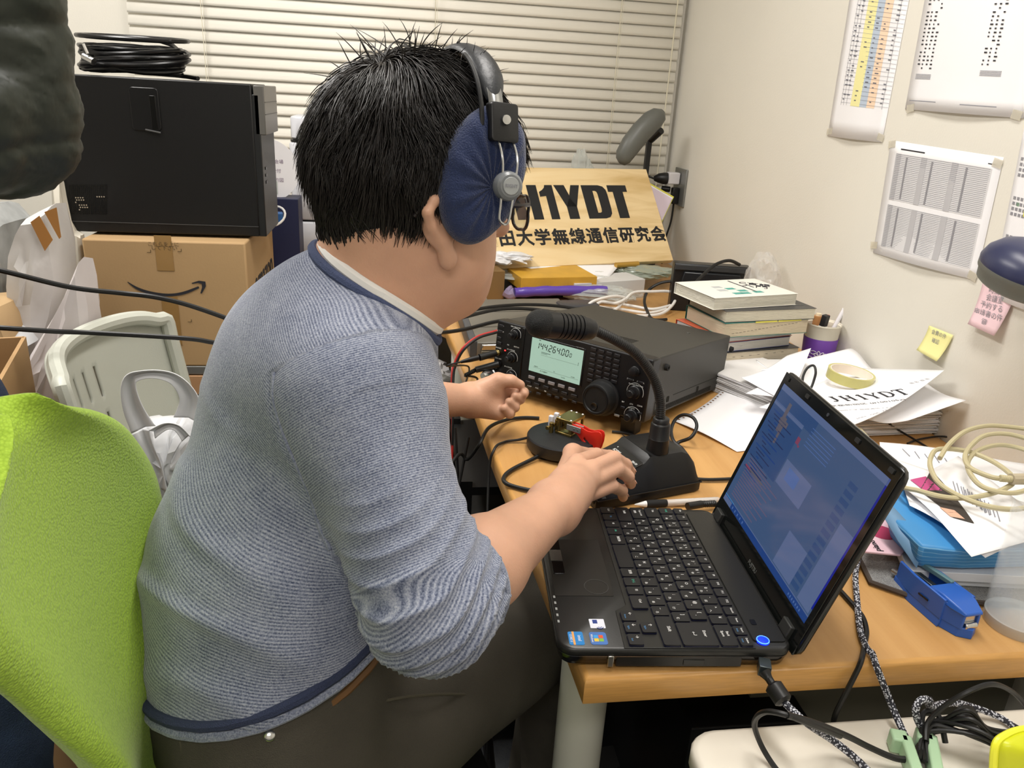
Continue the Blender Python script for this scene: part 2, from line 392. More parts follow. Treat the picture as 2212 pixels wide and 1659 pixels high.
for t, x, y in (('←', .2270, .0715), ('↓', .2455, .0715), ('→', .2645, .0715), ('↑', .2455, .0890)): key(x, x + .0185, y, y + .0172, [(t, .3, .65, .006, 2), ('Home' if t == '←' else 'End' if t == '→' else 'PgDn', .55, .28, .003, 3)])
# touchpad, buttons, stickers, power button, hinges
tp = obj('touchpad', MB(FL).rbox((.1405, .0395, .0002), (.115, .066, .0006), .002), mat('touchpad', '#201f1d', .35), lap)
obj('scroll_circle', MB(FL).tube([(.181 + .0135 * math.cos(t / 16 * math.pi), .055 + .0135 * math.sin(t / 16 * math.pi), .0007) for t in range(32)], .0003, 5, closed=True), mat('touchpad_ring', '#4a4947', .4), tp)
for x0, x1 in ((.0835, .1075), (.1315, .1575)): obj('click_button', MB(FL).rbox(((x0 + x1) / 2, .0160, .0006), (x1 - x0 - .0006, .014, .0014), .002), M_gl, lap, bev=.0004)
obj('fingerprint_reader', MB(FL).rbox((.1195, .0160, .0007), (.023, .014, .0015), .001), mat('reader_metal', '#8b8b88', .3, metal=.9), lap)
def sticker(name, c, d, col, r, lab, add):
    mb = MB(FL); mb.m = 0; mb.rbox((c[0], c[1], .0003), (d[0], d[1], .0003), r); ms = [mat(name + '_face', col, .35)]
    for (mm, fn_) in add: ms.append(mm); mb.m = len(ms) - 1; fn_(mb)
    o = obj('sticker', mb, ms, lap); o['label'] = lab
wh = mat('sticker_white', '#e8ecf2', .4); orn = mat('sticker_orange', '#e0a05a', .4); nv = mat('sticker_navy', '#2b3f86', .4)
def T_(t, s_, x, y, **k): return lambda mb: text(mb, t, s_, Matrix.Translation((x, y, .0006)), ext=.00005, **k)
sticker('chip', (.2690, .0200), (.0205, .0155), '#2c7fc4', .002, 'blue processor sticker', [(orn, lambda mb: mb.box((.2690, .0175, .0005), (.0205, .0022, .0002))), (wh, lambda mb: (T_('intel', .0052, .269, .0235)(mb), T_('CORE i3', .0034, .269, .0148)(mb)))])
sticker('window', (.2690, .0430), (.0195, .0175), '#4a74b8', .003, 'blue operating system sticker with four coloured panes', [(mat('s_r', '#e0572c', .4), lambda mb: mb.box((.2665, .0458, .0005), (.0045, .0045, .0002))), (mat('s_g', '#7fb93d', .4), lambda mb: mb.box((.2716, .0458, .0005), (.0045, .0045, .0002))), (mat('s_b', '#3d9bdc', .4), lambda mb: mb.box((.2665, .0407, .0005), (.0045, .0045, .0002))), (mat('s_y', '#f0c03a', .4), lambda mb: mb.box((.2716, .0407, .0005), (.0045, .0045, .0002))), (wh, T_('Windows', .0032, .269, .0365))])
sticker('felica', (.2455, .0455), (.0150, .0160), '#dfe2ee', .001, 'white contactless card sticker', [(nv, lambda mb: (mb.box((.2425, .0435, .0005), (.006, .005, .0002), Matrix.Translation((0, 0, 0))), mb.tube([(.2500 + .004 * math.cos(t / 6), .0475 + .004 * math.sin(t / 6), .0005) for t in range(-6, 8)], .0004, 4), mb.tube([(.2500 + .0022 * math.cos(t / 6), .0475 + .0022 * math.sin(t / 6), .0005) for t in range(-6, 8)], .0004, 4)))])
for i in range(5): obj('status_light', MB(FL).box((.200 + i * .0105, .0052, .0003), (.004, .0022, .0004)), mat('status_mark', '#8f918f', .5), lap)
pb = obj('power_button', MB(FL).lathe([(0, .0002), (.0068, .0002), (.0068, .0016), (.0055, .0022), (0, .0022)], Matrix.Translation((.2720, .2140, 0)), 28), mat('power_disc', '#1226b0', .25, emit='#1030ff', es=1.6), lap)
obj('glow_ring', MB(FL).tube([(.2720 + .0062 * math.cos(t / 12 * math.pi), .2140 + .0062 * math.sin(t / 12 * math.pi), .0019) for t in range(24)], .0005, 5, closed=True), mat('power_ring', '#3050ff', .3, emit='#3a6cff', es=5), pb)
obj('eco_button', MB(FL).rbox((.2430, .2140, .0012), (.009, .006, .0012), .0015), M_gl, lap)
FLid = axes(LO + yl * .243 - UP * .012, xl, (yl * math.sin(R(18)) + UP * math.cos(R(18))), xl.cross(yl * math.sin(R(18)) + UP * math.cos(R(18))))
lid_parts = MB(FLid)
def lidr(k, z): return [(p[0], p[1], z) for p in (lambda kk: [((BW + .0) * 0 + q[0], q[1]) for q in kk])([((BW - k - .012 + .012 * math.cos(R(a_)) if sx else k + .012 - .012 * abs(math.cos(R(a_)))) , (.228 - k - .012 + .012 * math.sin(R(a_)) if sy else k + .012 - .012 * abs(math.sin(R(a_))))) for sx, sy, rng in ((1, 1, (0, 30, 60, 90)), (0, 1, (90, 120, 150, 180)), (0, 0, (180, 210, 240, 270)), (1, 0, (270, 300, 330, 360))) for a_ in rng])]
lid_parts.loft([lidr(.006, -.010), lidr(.001, -.007), lidr(0, -.0015), lidr(.0015, 0)])
lid = obj('display_lid', lid_parts, [mat('lid_black', '#0d0e0e', .22)], lap, ang=60)
# bezel as a raised frame
mb = MB(FLid); sx0, sx1, sy0, sy1 = .0095, .2735, .0365, .2115
o_ = [(.003, .003), (BW - .003, .003), (BW - .003, .225), (.003, .225)]; i_ = [(sx0, sy0), (sx1, sy0), (sx1, sy1), (sx0, sy1)]
for k in range(4):
    a, b, c, d = o_[k], o_[(k + 1) % 4], i_[(k + 1) % 4], i_[k]; mb.prism([a, b, c, d], 0, .0016)
obj('bezel', mb, mat('bezel_gloss', '#101211', .09), lid, smooth=False)
for x, y in ((.015, .219), (.075, .219), (.2, .219), (.268, .219)): obj('rubber_bumper', MB(FLid).rbox((x, y, .0022), (.009, .005, .0016), .001), mat('rubber', '#151515', .8), lid)
obj('webcam', MB(FLid).cyl((.13, .2185, .0015), (.13, .2185, .0024), .0022), mat('camera_lens', '#3a3d42', .1), lid)
mb = MB(FLid); text(mb, 'FUJITSU', .0075, Matrix.Translation((.146, .0185, .0018)), ext=.0001, spacing=.95)
obj('lettering', mb, mat('silver_print', '#8d908e', .3, metal=.6), lid)
# what the screen shows: a dim desktop of overlapping windows
SC = [('#3d5376', .20), ('#55658a', .22), ('#2e4872', .18), ('#1b3c78', .22), ('#232f55', .10), ('#7a3f58', .25), ('#0e1f86', .45), ('#5a5660', .14), ('#49659a', .3), ('#3b81b5', .35), ('#5a5570', .22)]
ms = [mat('screen_%s' % h[1:], '#050608', .12, emit=h, es=.9) for h, e in SC]
mb = MB(FLid)
def q(m_, x0, y0, x1, y1, z=.0008): mb.m = m_; mb.add([(sx0 + x0 * .264, sy0 + y0 * .175, z), (sx0 + x1 * .264, sy0 + y0 * .175, z), (sx0 + x1 * .264, sy0 + y1 * .175, z), (sx0 + x0 * .264, sy0 + y1 * .175, z)], [(0, 1, 2, 3)])
q(0, 0, 0, 1, 1)
z1, z2, z3 = .00085, .0009, .00095
q(2, .0, .86, .42, .97, z1); q(1, 0, .955, 1, 1, z2); q(2, .0, .42, .33, .84, z1); q(1, 0, .84, .33, .87, z1); q(1, .34, .44, .60, .62, z1); q(8, .39, .5, .5, .59, z2); q(1, .88, .06, .985, .60, z1); q(1, .62, .06, .80, .30, z1)
q(6, .985, .10, 1, 1, z2); q(3, 0, 0, 1, .045, z2); q(1, 0, .045, 1, .052, z2); q(9, 0, .045, .12, .05, z3); q(1, .0, 0, .10, .040, z3)
for k in range(5): q(8, .12 + k * .035, .012, .13 + k * .035, .032, z3)
for k in range(7): q(8, .82 + k * .018, .014, .828 + k * .018, .030, z3)
q(5, .33, .74, .36, .79, z2); q(5, .36, .73, .375, .745, z2); q(7, .12, .76, .21, .80, z2); q(7, .13, .70, .16, .92, z2); q(7, .16, .62, .18, .82, z2)
for k in range(22):
    y = .80 - k * .028 * .85
    q(4 if k % 3 else 3, .03 + .02 * (k % 4), y, .12 + .19 * ((k * 7 % 5) / 5), y + .008, z2)
for k in range(16): q(10, .05, .40 - k * .021, .25 + .2 * ((k * 3 % 7) / 7), .409 - k * .021, z2)
for k in range(14): q(2, .80, .08 + k * .055, .865, .115 + k * .055, z2)
for k in range(6): q(8, .40, .90 - k * .025, .62, .905 - k * .025, z2)
q(5, .04, .33, .10, .345, z3); q(7, .10, .33, .26, .345, z3)
obj('screen', mb, ms, lid, smooth=False)
for x in (.0255, .2560):
    obj('hinge_cover', MB(FLid).box((x, .012, .003), (.020, .024, .007)), mat('hinge_grey', '#2b2c2b', .45), lid, bev=.0012)
    obj('hinge_well', MB(FL).box((x, .233, .0004), (.022, .014, .0012)), M_gl, lap)
# ---------------------------------------------------------------- radio transceiver
zt = .843; TR, TL = W(1412, 778, zt), W(1075, 690, zt); rw = (TR - TL).length; rx = (TR - TL).normalized(); ry = V(-rx.y, rx.x, 0)
t5 = R(-5); ryt = ry * math.cos(t5) + UP * math.sin(t5); rzt = rx.cross(ryt); RH = .112
FR = axes((TR + TL) / 2 - rzt * RH, rx, ryt, rzt)  # front face is local y = 0, facing -y
rad = thing('radio_transceiver', 'black desktop radio transceiver with a lit green frequency display', 'radio', F=axes(V(FR.translation.x, FR.translation.y, DZ), rx, ry, UP))
M_rf = mat('radio_face', '#0d0d0f', .38, bump=.03, bs=500); M_rc = mat('radio_case', '#33322e', .5, bump=.15, bs=600); M_knob = mat('knob_black', '#131315', .38); M_pr = mat('radio_print', '#c9cbc8', .6)
hw = rw / 2
case = obj('case', MB(FR).box((0, .19, RH / 2 + .001), (rw - .006, .318, RH - .004)), M_rc, rad, bev=.002)
mb = MB(FR).box((0, .0155, RH / 2), (rw, .031, RH)); face = obj('front_panel', mb, M_rf, rad, bev=.0035, bseg=3)
def RL(px, py):  # photo point on the front panel -> local x, z
    p = FR.inverted() @ CO; d = FR.inverted().to_3x3() @ ray(px, py); p = p + d * (-p.y / d.y); return p.x, p.z
RF = FR @ Matrix.Rotation(R(90), 4, 'X')   # text plane: x right, y up, z towards the user
def rtext(mb, t, s_, px, py, **k):
    x, z = RL(px, py); text(mb, t, s_, Matrix(RF) @ Matrix.Translation((x, z, .0004)) if False else Matrix.Translation((x, z, .0004)), **k)
gx = RL(1129, 740)[0]
obj('groove', MB(FR).box((gx, -.0002, RH / 2), (.007, .003, RH * .94)), mat('radio_groove', '#050506', .3), face, bev=.001)
# display
c4 = [RL(1151, 728.5), RL(1263, 757), RL(1252, 831), RL(1143, 799.5)]
lx0 = (c4[0][0] + c4[3][0]) / 2; lx1 = (c4[1][0] + c4[2][0]) / 2; lz1 = (c4[0][1] + c4[1][1]) / 2; lz0 = (c4[3][1] + c4[2][1]) / 2
obj('display_bezel', MB(FR).box(((lx0 + lx1) / 2, -.0004, (lz0 + lz1) / 2), (lx1 - lx0 + .007, .002, lz1 - lz0 + .007)), mat('display_frame', '#101214', .25), face, bev=.001)
lw, lh = lx1 - lx0, lz1 - lz0
lcd = obj('display', MB(FR).box(((lx0 + lx1) / 2, -.0012, (lz0 + lz1) / 2), (lw, .0012, lh)), mat('lcd_glow', '#5c6b62', .25, emit='#b4d8c4', es=.62), face)
M_seg = mat('lcd_segment', '#1c2622', .5); M_seg2 = mat('lcd_segment_faint', '#66786d', .5, emit='#5a7064', es=.25)
mb = MB(RF)
SEG = {'0': 'abcdef', '1': 'bc', '2': 'abged', '4': 'fgbc', '6': 'afgedc'}
def digit(ch, x, y, w_, h_, t_):
    sh = lambda px_, py_: (x + px_ + py_ * .12, y + py_, .002)
    for s_ in SEG[ch]:
        g = t_ * .35
        L = {'a': (g, h_, w_ - g, h_), 'g': (g, h_ / 2, w_ - g, h_ / 2), 'd': (g, 0, w_ - g, 0), 'f': (0, h_ / 2 + g, 0, h_ - g), 'b': (w_, h_ / 2 + g, w_, h_ - g), 'e': (0, g, 0, h_ / 2 - g), 'c': (w_, g, w_, h_ / 2 - g)}[s_]
        a, b = L[0:2], L[2:4]
        if a[1] == b[1]: mb.add([sh(a[0], a[1] - t_ / 2), sh(b[0], a[1] - t_ / 2), sh(b[0], a[1] + t_ / 2), sh(a[0], a[1] + t_ / 2)], [(0, 1, 2, 3)])
        else: mb.add([sh(a[0] - t_ / 2, a[1]), sh(a[0] + t_ / 2, a[1]), sh(a[0] + t_ / 2, b[1]), sh(a[0] - t_ / 2, b[1])], [(0, 1, 2, 3)])
x = lx0 + lw * .10; dy = lz0 + lh * .715
for ch in '144.264.00':
    if ch == '.': mb.add([(x - .0012, dy - .0006, .002), (x, dy - .0006, .002), (x, dy + .0006, .002), (x - .0012, dy + .0006, .002)], [(0, 1, 2, 3)]); x += .0012; continue
    digit(ch, x, dy, .0052, .0112, .0016); x += .0088
digit('0', x, dy, .0034, .0070, .0011)
text(mb, 'USB', .0024, Matrix.Translation((lx0 + lw * .16, lz1 - .0020, .002)))
digit('1', lx1 - .012, lz0 + lh * .53, .004, .0065, .0008)
mb.box((lx0 + lw * .3, lz0 + lh * .635, .002), (lw * .18, .0008, .0001)); mb.box((lx0 + lw * .27, lz0 + lh * .60, .002), (lw * .12, .0005, .0001))
obj('frequency_digits', mb, M_seg, lcd, smooth=False)
mb = MB(RF); mb.box(((lx0 + lx1) / 2 + .003, lz0 + lh * .135, .0019), (lw * .88, .0004, .0001)); mb.box(((lx0 + lx1) / 2 + .006, lz0 + lh * .55, .0019), (lw * .7, .0004, .0001))
for i in range(5): text(mb, ('MEMO', 'DUP', 'TS', 'TCON', 'TONE')[i], .003, Matrix.Translation((lx0 + lw * (.14 + .18 * i), lz0 + lh * (.07 if i % 2 else .17), .0019)))
text(mb, '▲ M1 MENU', .003, Matrix.Translation((lx0 + lw * .3, lz0 + lh * .08, .0019)))
obj('menu_marks', mb, M_seg2, lcd, smooth=False)
def knob(px, py, r, h_, ring=True, inner=.62, nm='knob'):
    x, z = RL(px, py); F_ = Matrix.Translation((x, z, 0))
    o = obj(nm, MB(RF).lathe([(0, 0), (r * 1.12, 0), (r * 1.12, h_ * .25), (r, h_ * .3), (r * .97, h_ * .6), (r * inner, h_ * .62), (r * inner * .95, h_ * .96), (r * inner * .8, h_), (0, h_)], F_, 24), M_knob, face, ang=40)
    if ring: obj('ring_mark', MB(RF).tube([(x + r * 1.5 * math.cos(R(t)), z + r * 1.5 * math.sin(R(t)), .0004) for t in range(-20, 201, 10)], .0004, 5), M_pr, o)
    return o
# knobs (positions on the panel; the tips stand out towards the user)
knob(1114, 723, .0080, .020); knob(1107, 773, .0080, .020); knob(1105, 812, .0080, .020)
knob(1372, 802, .0080, .012, False, .9); knob(1372, 847, .0105, .021); knob(1366, 898, .0105, .021)
x, z = RL(1302, 858); F_ = Matrix.Translation((x, z, 0)); r = .0285
dial = obj('tuning_dial', MB(RF).lathe([(0, 0), (r * 1.15, 0), (r * 1.15, .003), (r * 1.02, .004), (r, .006), (r * .985, .022), (r * .93, .026), (r * .80, .0265), (r * .76, .0245), (0, .0242)], F_, 48), mat('dial_rubber', '#1a1b1c', .45), face, ang=35)
obj('finger_dimple', MB(RF).lathe([(0, .0250), (.0045, .0252), (.0062, .0262), (.0068, .0250), (.0068, .0240)], F_ @ Matrix.Translation((-.001, -r * .42, 0)), 20), M_rf, dial)
obj('dial_ring', MB(RF).tube([(x + r * .86 * math.cos(t / 16 * math.pi), z + r * .86 * math.sin(t / 16 * math.pi), .0265) for t in range(32)], .0006, 5, closed=True), M_rf, dial)
M_sk = mat('soft_key', '#7d7a7c', .45)
def btn(px, py, w_, h_, m_=M_rf, d_=.0022, nm='button', bz=.0007):
    x, z = RL(px, py); return obj(nm, MB(RF).box((x, z, d_ / 2), (w_, h_, d_)), m_, face, bev=bz)
for px, py in ((1149.5, 814.9), (1171, 821.4), (1192, 827.8), (1213.6, 833.6), (1236, 840.7)): btn(px, py, .0138, .0058, M_sk, .003, 'soft_key')
M_bt = mat('radio_button', '#1d1d20', .35)
for px, py in ((1141.7, 825.8), (1160, 830.5), (1180, 836.6), (1200, 842.7), (1219.7, 849.5), (1240.7, 855)): btn(px, py, .0125, .0052, M_bt)
for px, py in ((1144, 846), (1164, 850), (1187, 853), (1204, 858.4), (1221, 863), (1241, 868)): btn(px, py, .010, .0042, M_bt)
for px, py in ((1083.4, 703.7), (1081.4, 716), (1079, 730), (1079.3, 741)): btn(px, py, .0105, .0052, M_bt)
for i in range(4):
    for j in range(7):
        if i == 3 and j > 5: continue
        btn(1283 + i * 17.0 - j * 1.4, 754.5 + i * 4.6 + j * 11.2, .0112, .0054, M_bt, .002, 'keypad_button')
for px, py in ((1346, 880), (1364, 887), (1382, 893)): btn(px, py, .009, .004, M_bt)
btn(1333, 897, .010, .004, mat('tuner_key', '#8a8a88', .4))
for px, py in ((1362, 820), (1384, 826)): btn(px, py, .0105, .004, M_bt)
mb = MB(RF)
rtext(mb, 'iCOM', .0068, 1156.5, 725.5, off=.00015, spacing=1.05)
x, z = RL(1150.5, 719); mb.ball((x, z, .0003), (.0010, .0010, .0004), n=8, m=5)
rtext(mb, 'HF/VHF/UHF TRANSCEIVER', .0028, 1222, 745); rtext(mb, 'IC-9100', .0052, 1253, 753, off=.00015)
for t, px, py in (('POWER', 1083.4, 703.3), ('TRANSMIT', 1081.4, 716), ('TUNER', 1079, 730), ('VOX', 1079.3, 741), ('PHONES', 1077, 751.5), ('NR-⊙-NOTCH', 1114, 707), ('NB', 1098, 745), ('NOTCH', 1116, 750), ('AF-⊙-RF/SQL', 1104, 756), ('ELEC-KEY', 1077, 774.5), ('AF-⊙-RF/SQL', 1098, 793), ('MIC', 1072, 795),
                  ('P.AMP', 1144, 834), ('AGC', 1160, 838), ('NB', 1178, 845), ('TS', 1144, 846), ('VOX', 1164, 850), ('MENU', 1187, 853), ('M/S', 1204, 858), ('MW', 1221, 863), ('EXIT', 1241, 868),
                  ('CMP', 1160, 830), ('TONE', 1180, 836), ('AUTO', 1200, 842.5), ('DV/DR', 1219.7, 849), ('FILTER', 1240.7, 855),
                  ('PBT-CLR', 1362, 819.5), ('SUB DIAL', 1384, 826), ('M-CH-⊙-SUB DIAL', 1374, 832), ('RIT', 1346, 868), ('ΔTX', 1364, 873), ('CLEAR', 1382, 877), ('RIT/ΔTX', 1364, 882), ('SSB', 1281, 766)):
    rtext(mb, t, .0034, px, py)
kp = ['SSB 1.8 3.5 7', 'CW 10 14 18', 'FM 21 24 28', 'SPLIT GENE 50 F-INP', 'A/B V/U/S F/V M-CL', 'XFC MP-W MP-R', 'SCAN SAT']
for j, rr in enumerate(kp):
    for i, t in enumerate(rr.split()): rtext(mb, t, .0036, 1283 + i * 17.0 - j * 1.4, 754.5 + i * 4.6 + j * 11.2, off=.00005)
v2 = [(x_, y_, z_) for x_, y_, z_ in mb.v]
obj('lettering', mb, M_pr, face, smooth=False)
for pz in range(1):
    mbt = MB(RF); 
x, z = RL(1091.5, 757); obj('tx_light', MB(RF).ball((x, z, .0006), (.002, .0014, .001), n=10, m=6), mat('red_led', '#ff2020', .3, emit='#ff2a2a', es=3), face)
for px, py, rr, m_ in ((1078, 761, .0048, 'gold_ring'), (1078, 786, .0055, 'knob_black'), (1069, 806, .0095, 'chrome')):
    x, z = RL(px, py); o = obj('socket', MB(RF).lathe([(0, .001), (rr * .6, .001), (rr * .6, .004), (rr, .004), (rr, 0)], Matrix.Translation((x, z, 0)), 20), mat(m_, {'gold_ring': '#c9b47a', 'chrome': '#cfcfcf', 'knob_black': '#131315'}[m_], .25, metal=0 if m_ == 'knob_black' else 1), face)
# top vents, screws, side feet, clips, slots
for j in range(5):
    for i in range(26):
        pass
mb = MB(FR)
for j in range(5):
    for i in range(30): mb.box((-.045 + i * .0042 + j * .0, .075 + j * .0085, RH - .0009), (.0026, .0050, .0008))
obj('vent_slots', mb, mat('vent_dark', '#16150f', .7), case, smooth=False)
for x, y in ((-.105, .045), (.10, .045), (-.105, .16), (.10, .28)): obj('screw', MB(FR).lathe([(0, 0), (.0042, 0), (.0036, .0012), (0, .0014)], Matrix.Translation((x, y, RH - .0008)), 14), mat('screw_grey', '#4c4b47', .4, metal=.5), case)
SR = FR @ axes(V(hw - .003, 0, 0), V(0, 1, 0), V(0, 0, 1), V(1, 0, 0))  # side plane: x back, y up, z out
def SL(px, py):
    M = SR.inverted(); p = M @ CO; d = M.to_3x3() @ ray(px, py); p = p + d * (-p.z / d.z); return p.x, p.y
for px, py in ((1438, 793), (1577, 754), (1561, 843), (1419, 892)):
    x, y = SL(px, py); obj('side_bumper', MB(SR).lathe([(0, 0), (.0062, 0), (.0055, .006), (.003, .0062), (.0028, .004), (0, .004)], Matrix.Translation((x, y, 0)), 16), mat('rubber', '#151515', .8), case)
for px, py in ((1442, 862), (1506, 840), (1562, 820)):
    x, y = SL(px, py); obj('clip', MB(SR).tube([(x - .003, y - .005, .0006), (x + .003, y - .005, .0006), (x + .003, y + .005, .0006), (x - .003, y + .005, .0006)], .0006, 5, closed=True), mat('vent_dark', '#16150f', .7), case)
mb = MB(SR); a = SL(1440, 868); b = SL(1580, 822)
mb.box(((a[0] + b[0]) / 2 + .006, .030, .0002), (.28, .0009, .0006)); mb.box((.04, .018, .0002), (.0007, .024, .0006))
for i in range(56): mb.box((.055 + i * .0042, .012, .0003), (.0022, .009, .0006))
obj('side_seam', mb, MATS['vent_dark'], case, smooth=False)
for sx in (-.8, .8):
    x = sx * hw
    bpt = FR @ V(x, .02, 0); obj('front_foot', MB(axes(V(bpt.x, bpt.y, DZ), rx, ry, UP)).box((0, 0, (bpt.z - DZ) / 2), (.028, .024, bpt.z - DZ), tx=1, ty=1.2), mat('foot_black', '#101010', .5), rad, bev=.002)
    bpt = FR @ V(x, .31, 0); obj('rear_foot', MB(axes(V(bpt.x, bpt.y, DZ), rx, ry, UP)).cyl((0, 0, 0), (0, 0, bpt.z - DZ + .002), .010), MATS['foot_black'], rad)
obj('heat_sink', MB(FR).box((0, .352, RH / 2), (rw * .8, .02, RH * .7)), M_rf, rad, bev=.002)
x, z = 0, 0
obj('antenna_socket', MB(FR).cyl((hw - .02, .345, .03), (hw - .02, .375, .03), .009), mat('foot_black', '#101010', .5), rad)
def PW(L): return [W(x, y, z) for x, y, z in L]
M_cab = mat('cable_black', '#161616', .45); M_blk = mat('plastic_black', '#121213', .4, bump=.04, bs=500)
M_chr = mat('chrome', '#cfcfcf', .18, metal=1)
# ---------------------------------------------------------------- desk microphone
ma = V(.956, .293, 0).normalized(); mr = V(ma.y, -ma.x, 0); S0 = W(1420, 972, .765)
FM = axes(V(S0.x, S0.y, DZ), mr, ma, UP)
mic = thing('desk_microphone', 'black gooseneck desk microphone the right hand rests on', 'microphone', F=FM)
def hprof(a):  # top height of the base along its length
    K = [(-.115, .012), (-.112, .022), (-.100, .032), (-.030, .058), (-.022, .0655), (.034, .0655), (.047, .060), (.058, .046), (.063, .030), (.066, .018)]
    for (a0, h0), (a1, h1) in zip(K, K[1:]):
        if a <= a1: return h0 + (h1 - h0) * max(0, (a - a0)) / (a1 - a0)
    return K[-1][1]
rl, rr_ = -.078, .030
rings = []
for a in [-.115, -.112, -.106, -.10, -.085, -.06, -.034, -.030, -.022, -.015, 0, .02, .034, .041, .047, .053, .058, .061, .063, .066]:
    h = hprof(a); e = .010 + .10 * max(0, h - .02); ro = min(.009, h * .4)
    q_ = min(1, (a + .117) / .012, (.068 - a) / .012); k = .004 * (1 - q_)
    rings.append([(rl + k, a, .002), (rl + k, a, .0155), (rl + k + .001, a, min(.018, h)), (rl + e - ro * .3, a, h - ro), (rl + e + ro * .2, a, h - ro * .3), (rl + e + ro, a, h), (rr_ - e - ro, a, h), (rr_ - e - ro * .2, a, h - ro * .3), (rr_ - e + ro * .3, a, h - ro), (rr_ - k - .001, a, min(.018, h)), (rr_ - k, a, .0155), (rr_ - k, a, .002)])
mbase = obj('base', MB(FM).loft(rings), M_blk, mic, ang=28)
obj('skirt_line', MB(FM).tube([(rl - .0008, -.114, .0165), (rr_ + .0008, -.114, .0165), (rr_ + .0008, .065, .0165), (rl - .0008, .065, .0165)], .0011, 6, closed=True), M_blk, mbase)
for x in (rl + .015, rr_ - .015):
    for y in (-.095, .045): obj('rubber_foot', MB(FM).cyl((x, y, 0), (x, y, .003), .007), mat('rubber', '#151515', .8), mbase)
sl = math.atan2(.028, .090)
FP = FM @ axes(V(-.016, -.065, .0472), V(1, 0, 0), V(0, math.cos(sl), math.sin(sl)), V(0, -math.sin(sl), math.cos(sl)))
pn = obj('name_plate', MB(FP).rbox((0, .0, -.0002), (.068, .064, .0016), .004), mat('mic_plate', '#1d1e1e', .3), mic, bev=.0005)
mb = MB(FP); text(mb, 'iCOM', .0068, Matrix.Translation((-.020, .020, .0007)), off=.0002); mb.ball((-.0285, .0275, .0007), (.0012, .0012, .0004), n=8, m=5)
text(mb, 'DESKTOP MICROPHONE', .0032, Matrix.Translation((.004, .019, .0007))); text(mb, 'SM-50', .0050, Matrix.Translation((.024, .022, .0007)), off=.0001)
text(mb, '▲', .005, Matrix.Translation((.006, .000, .0007)))
obj('lettering', mb, M_pr, pn, smooth=False)
obj('mound_groove', MB(FM).box((-.024, -.0205, .0655), (.080, .0012, .0008)), mat('foot_black', '#101010', .5), mbase)
for x in (-.042, -.004): obj('switch', MB(FP).rbox((x, -.018, .003), (.024, .018, .006), .003), M_blk, mic, bev=.001)
sock = obj('socket', MB(FM).lathe([(.0165, .064), (.0165, .066), (.0150, .084), (.0150, .0846), (.0155, .0850), (.0150, .0856), (.0142, .106), (.0130, .1085), (.0122, .109), (.0118, .1155), (.0098, .117), (0, .117)], n=28), M_blk, mic, ang=50)
gp = [(0, 0, .112)] + [(0, dx, S0.z - DZ + dz_) for dx, dz_ in ((-.0025, .052), (-.0055, .0755), (-.0168, .105), (-.0345, .131), (-.0608, .157), (-.0927, .1763), (-.1232, .1915), (-.135, .198))]
sp_ = spline(gp, 14); pts = []; rs = []
L = 0; acc = [0]
for a, b in zip(sp_, sp_[1:]): L += (b - a).length; acc.append(L)
nn_ = 260; j = 0
for i in range(nn_):
    t = L * i / (nn_ - 1)
    while j < len(acc) - 2 and acc[j + 1] < t: j += 1
    pts.append(sp_[j].lerp(sp_[j + 1], (t - acc[j]) / max(1e-9, acc[j + 1] - acc[j]))); rs.append(.0066 + .0006 * (1 if (i // 2) % 2 else -1))
obj('gooseneck', MB(FM).tube(pts, rs, 14), mat('gooseneck_black', '#19191a', .4), mic, ang=70)
e0 = V(0, -.128, S0.z - DZ + .194); e1 = V(0, -.232, S0.z - DZ + .212); ed = (e1 - e0).normalized()
FH = FM @ axes(e0, V(1, 0, 0), ed.cross(V(1, 0, 0)), ed)
prof = [(.0072, -.002), (.011, 0), (.0135, .004), (.0152, .012), (.0162, .020)]
zz = .020
for i in range(6): prof += [(.0168, zz), (.0168, zz + .0042), (.0150, zz + .0046), (.0150, zz + .0058)]; zz += .0062
prof += [(.0172, zz), (.0178, zz + .016)]
hd = obj('microphone_head', MB(FH).lathe(prof, n=32), M_blk, mic, ang=50)
zz += .016
obj('grille', MB(FH).lathe([(.0180, zz), (.0184, zz + .002), (.0184, zz + .008), (.0176, zz + .014), (.0150, zz + .020), (.0105, zz + .0245), (.005, zz + .0268), (0, zz + .0272)], n=32), mat('mic_grille', '#1f2020', .5, metal=.4, bump=1, bs=900), mic)
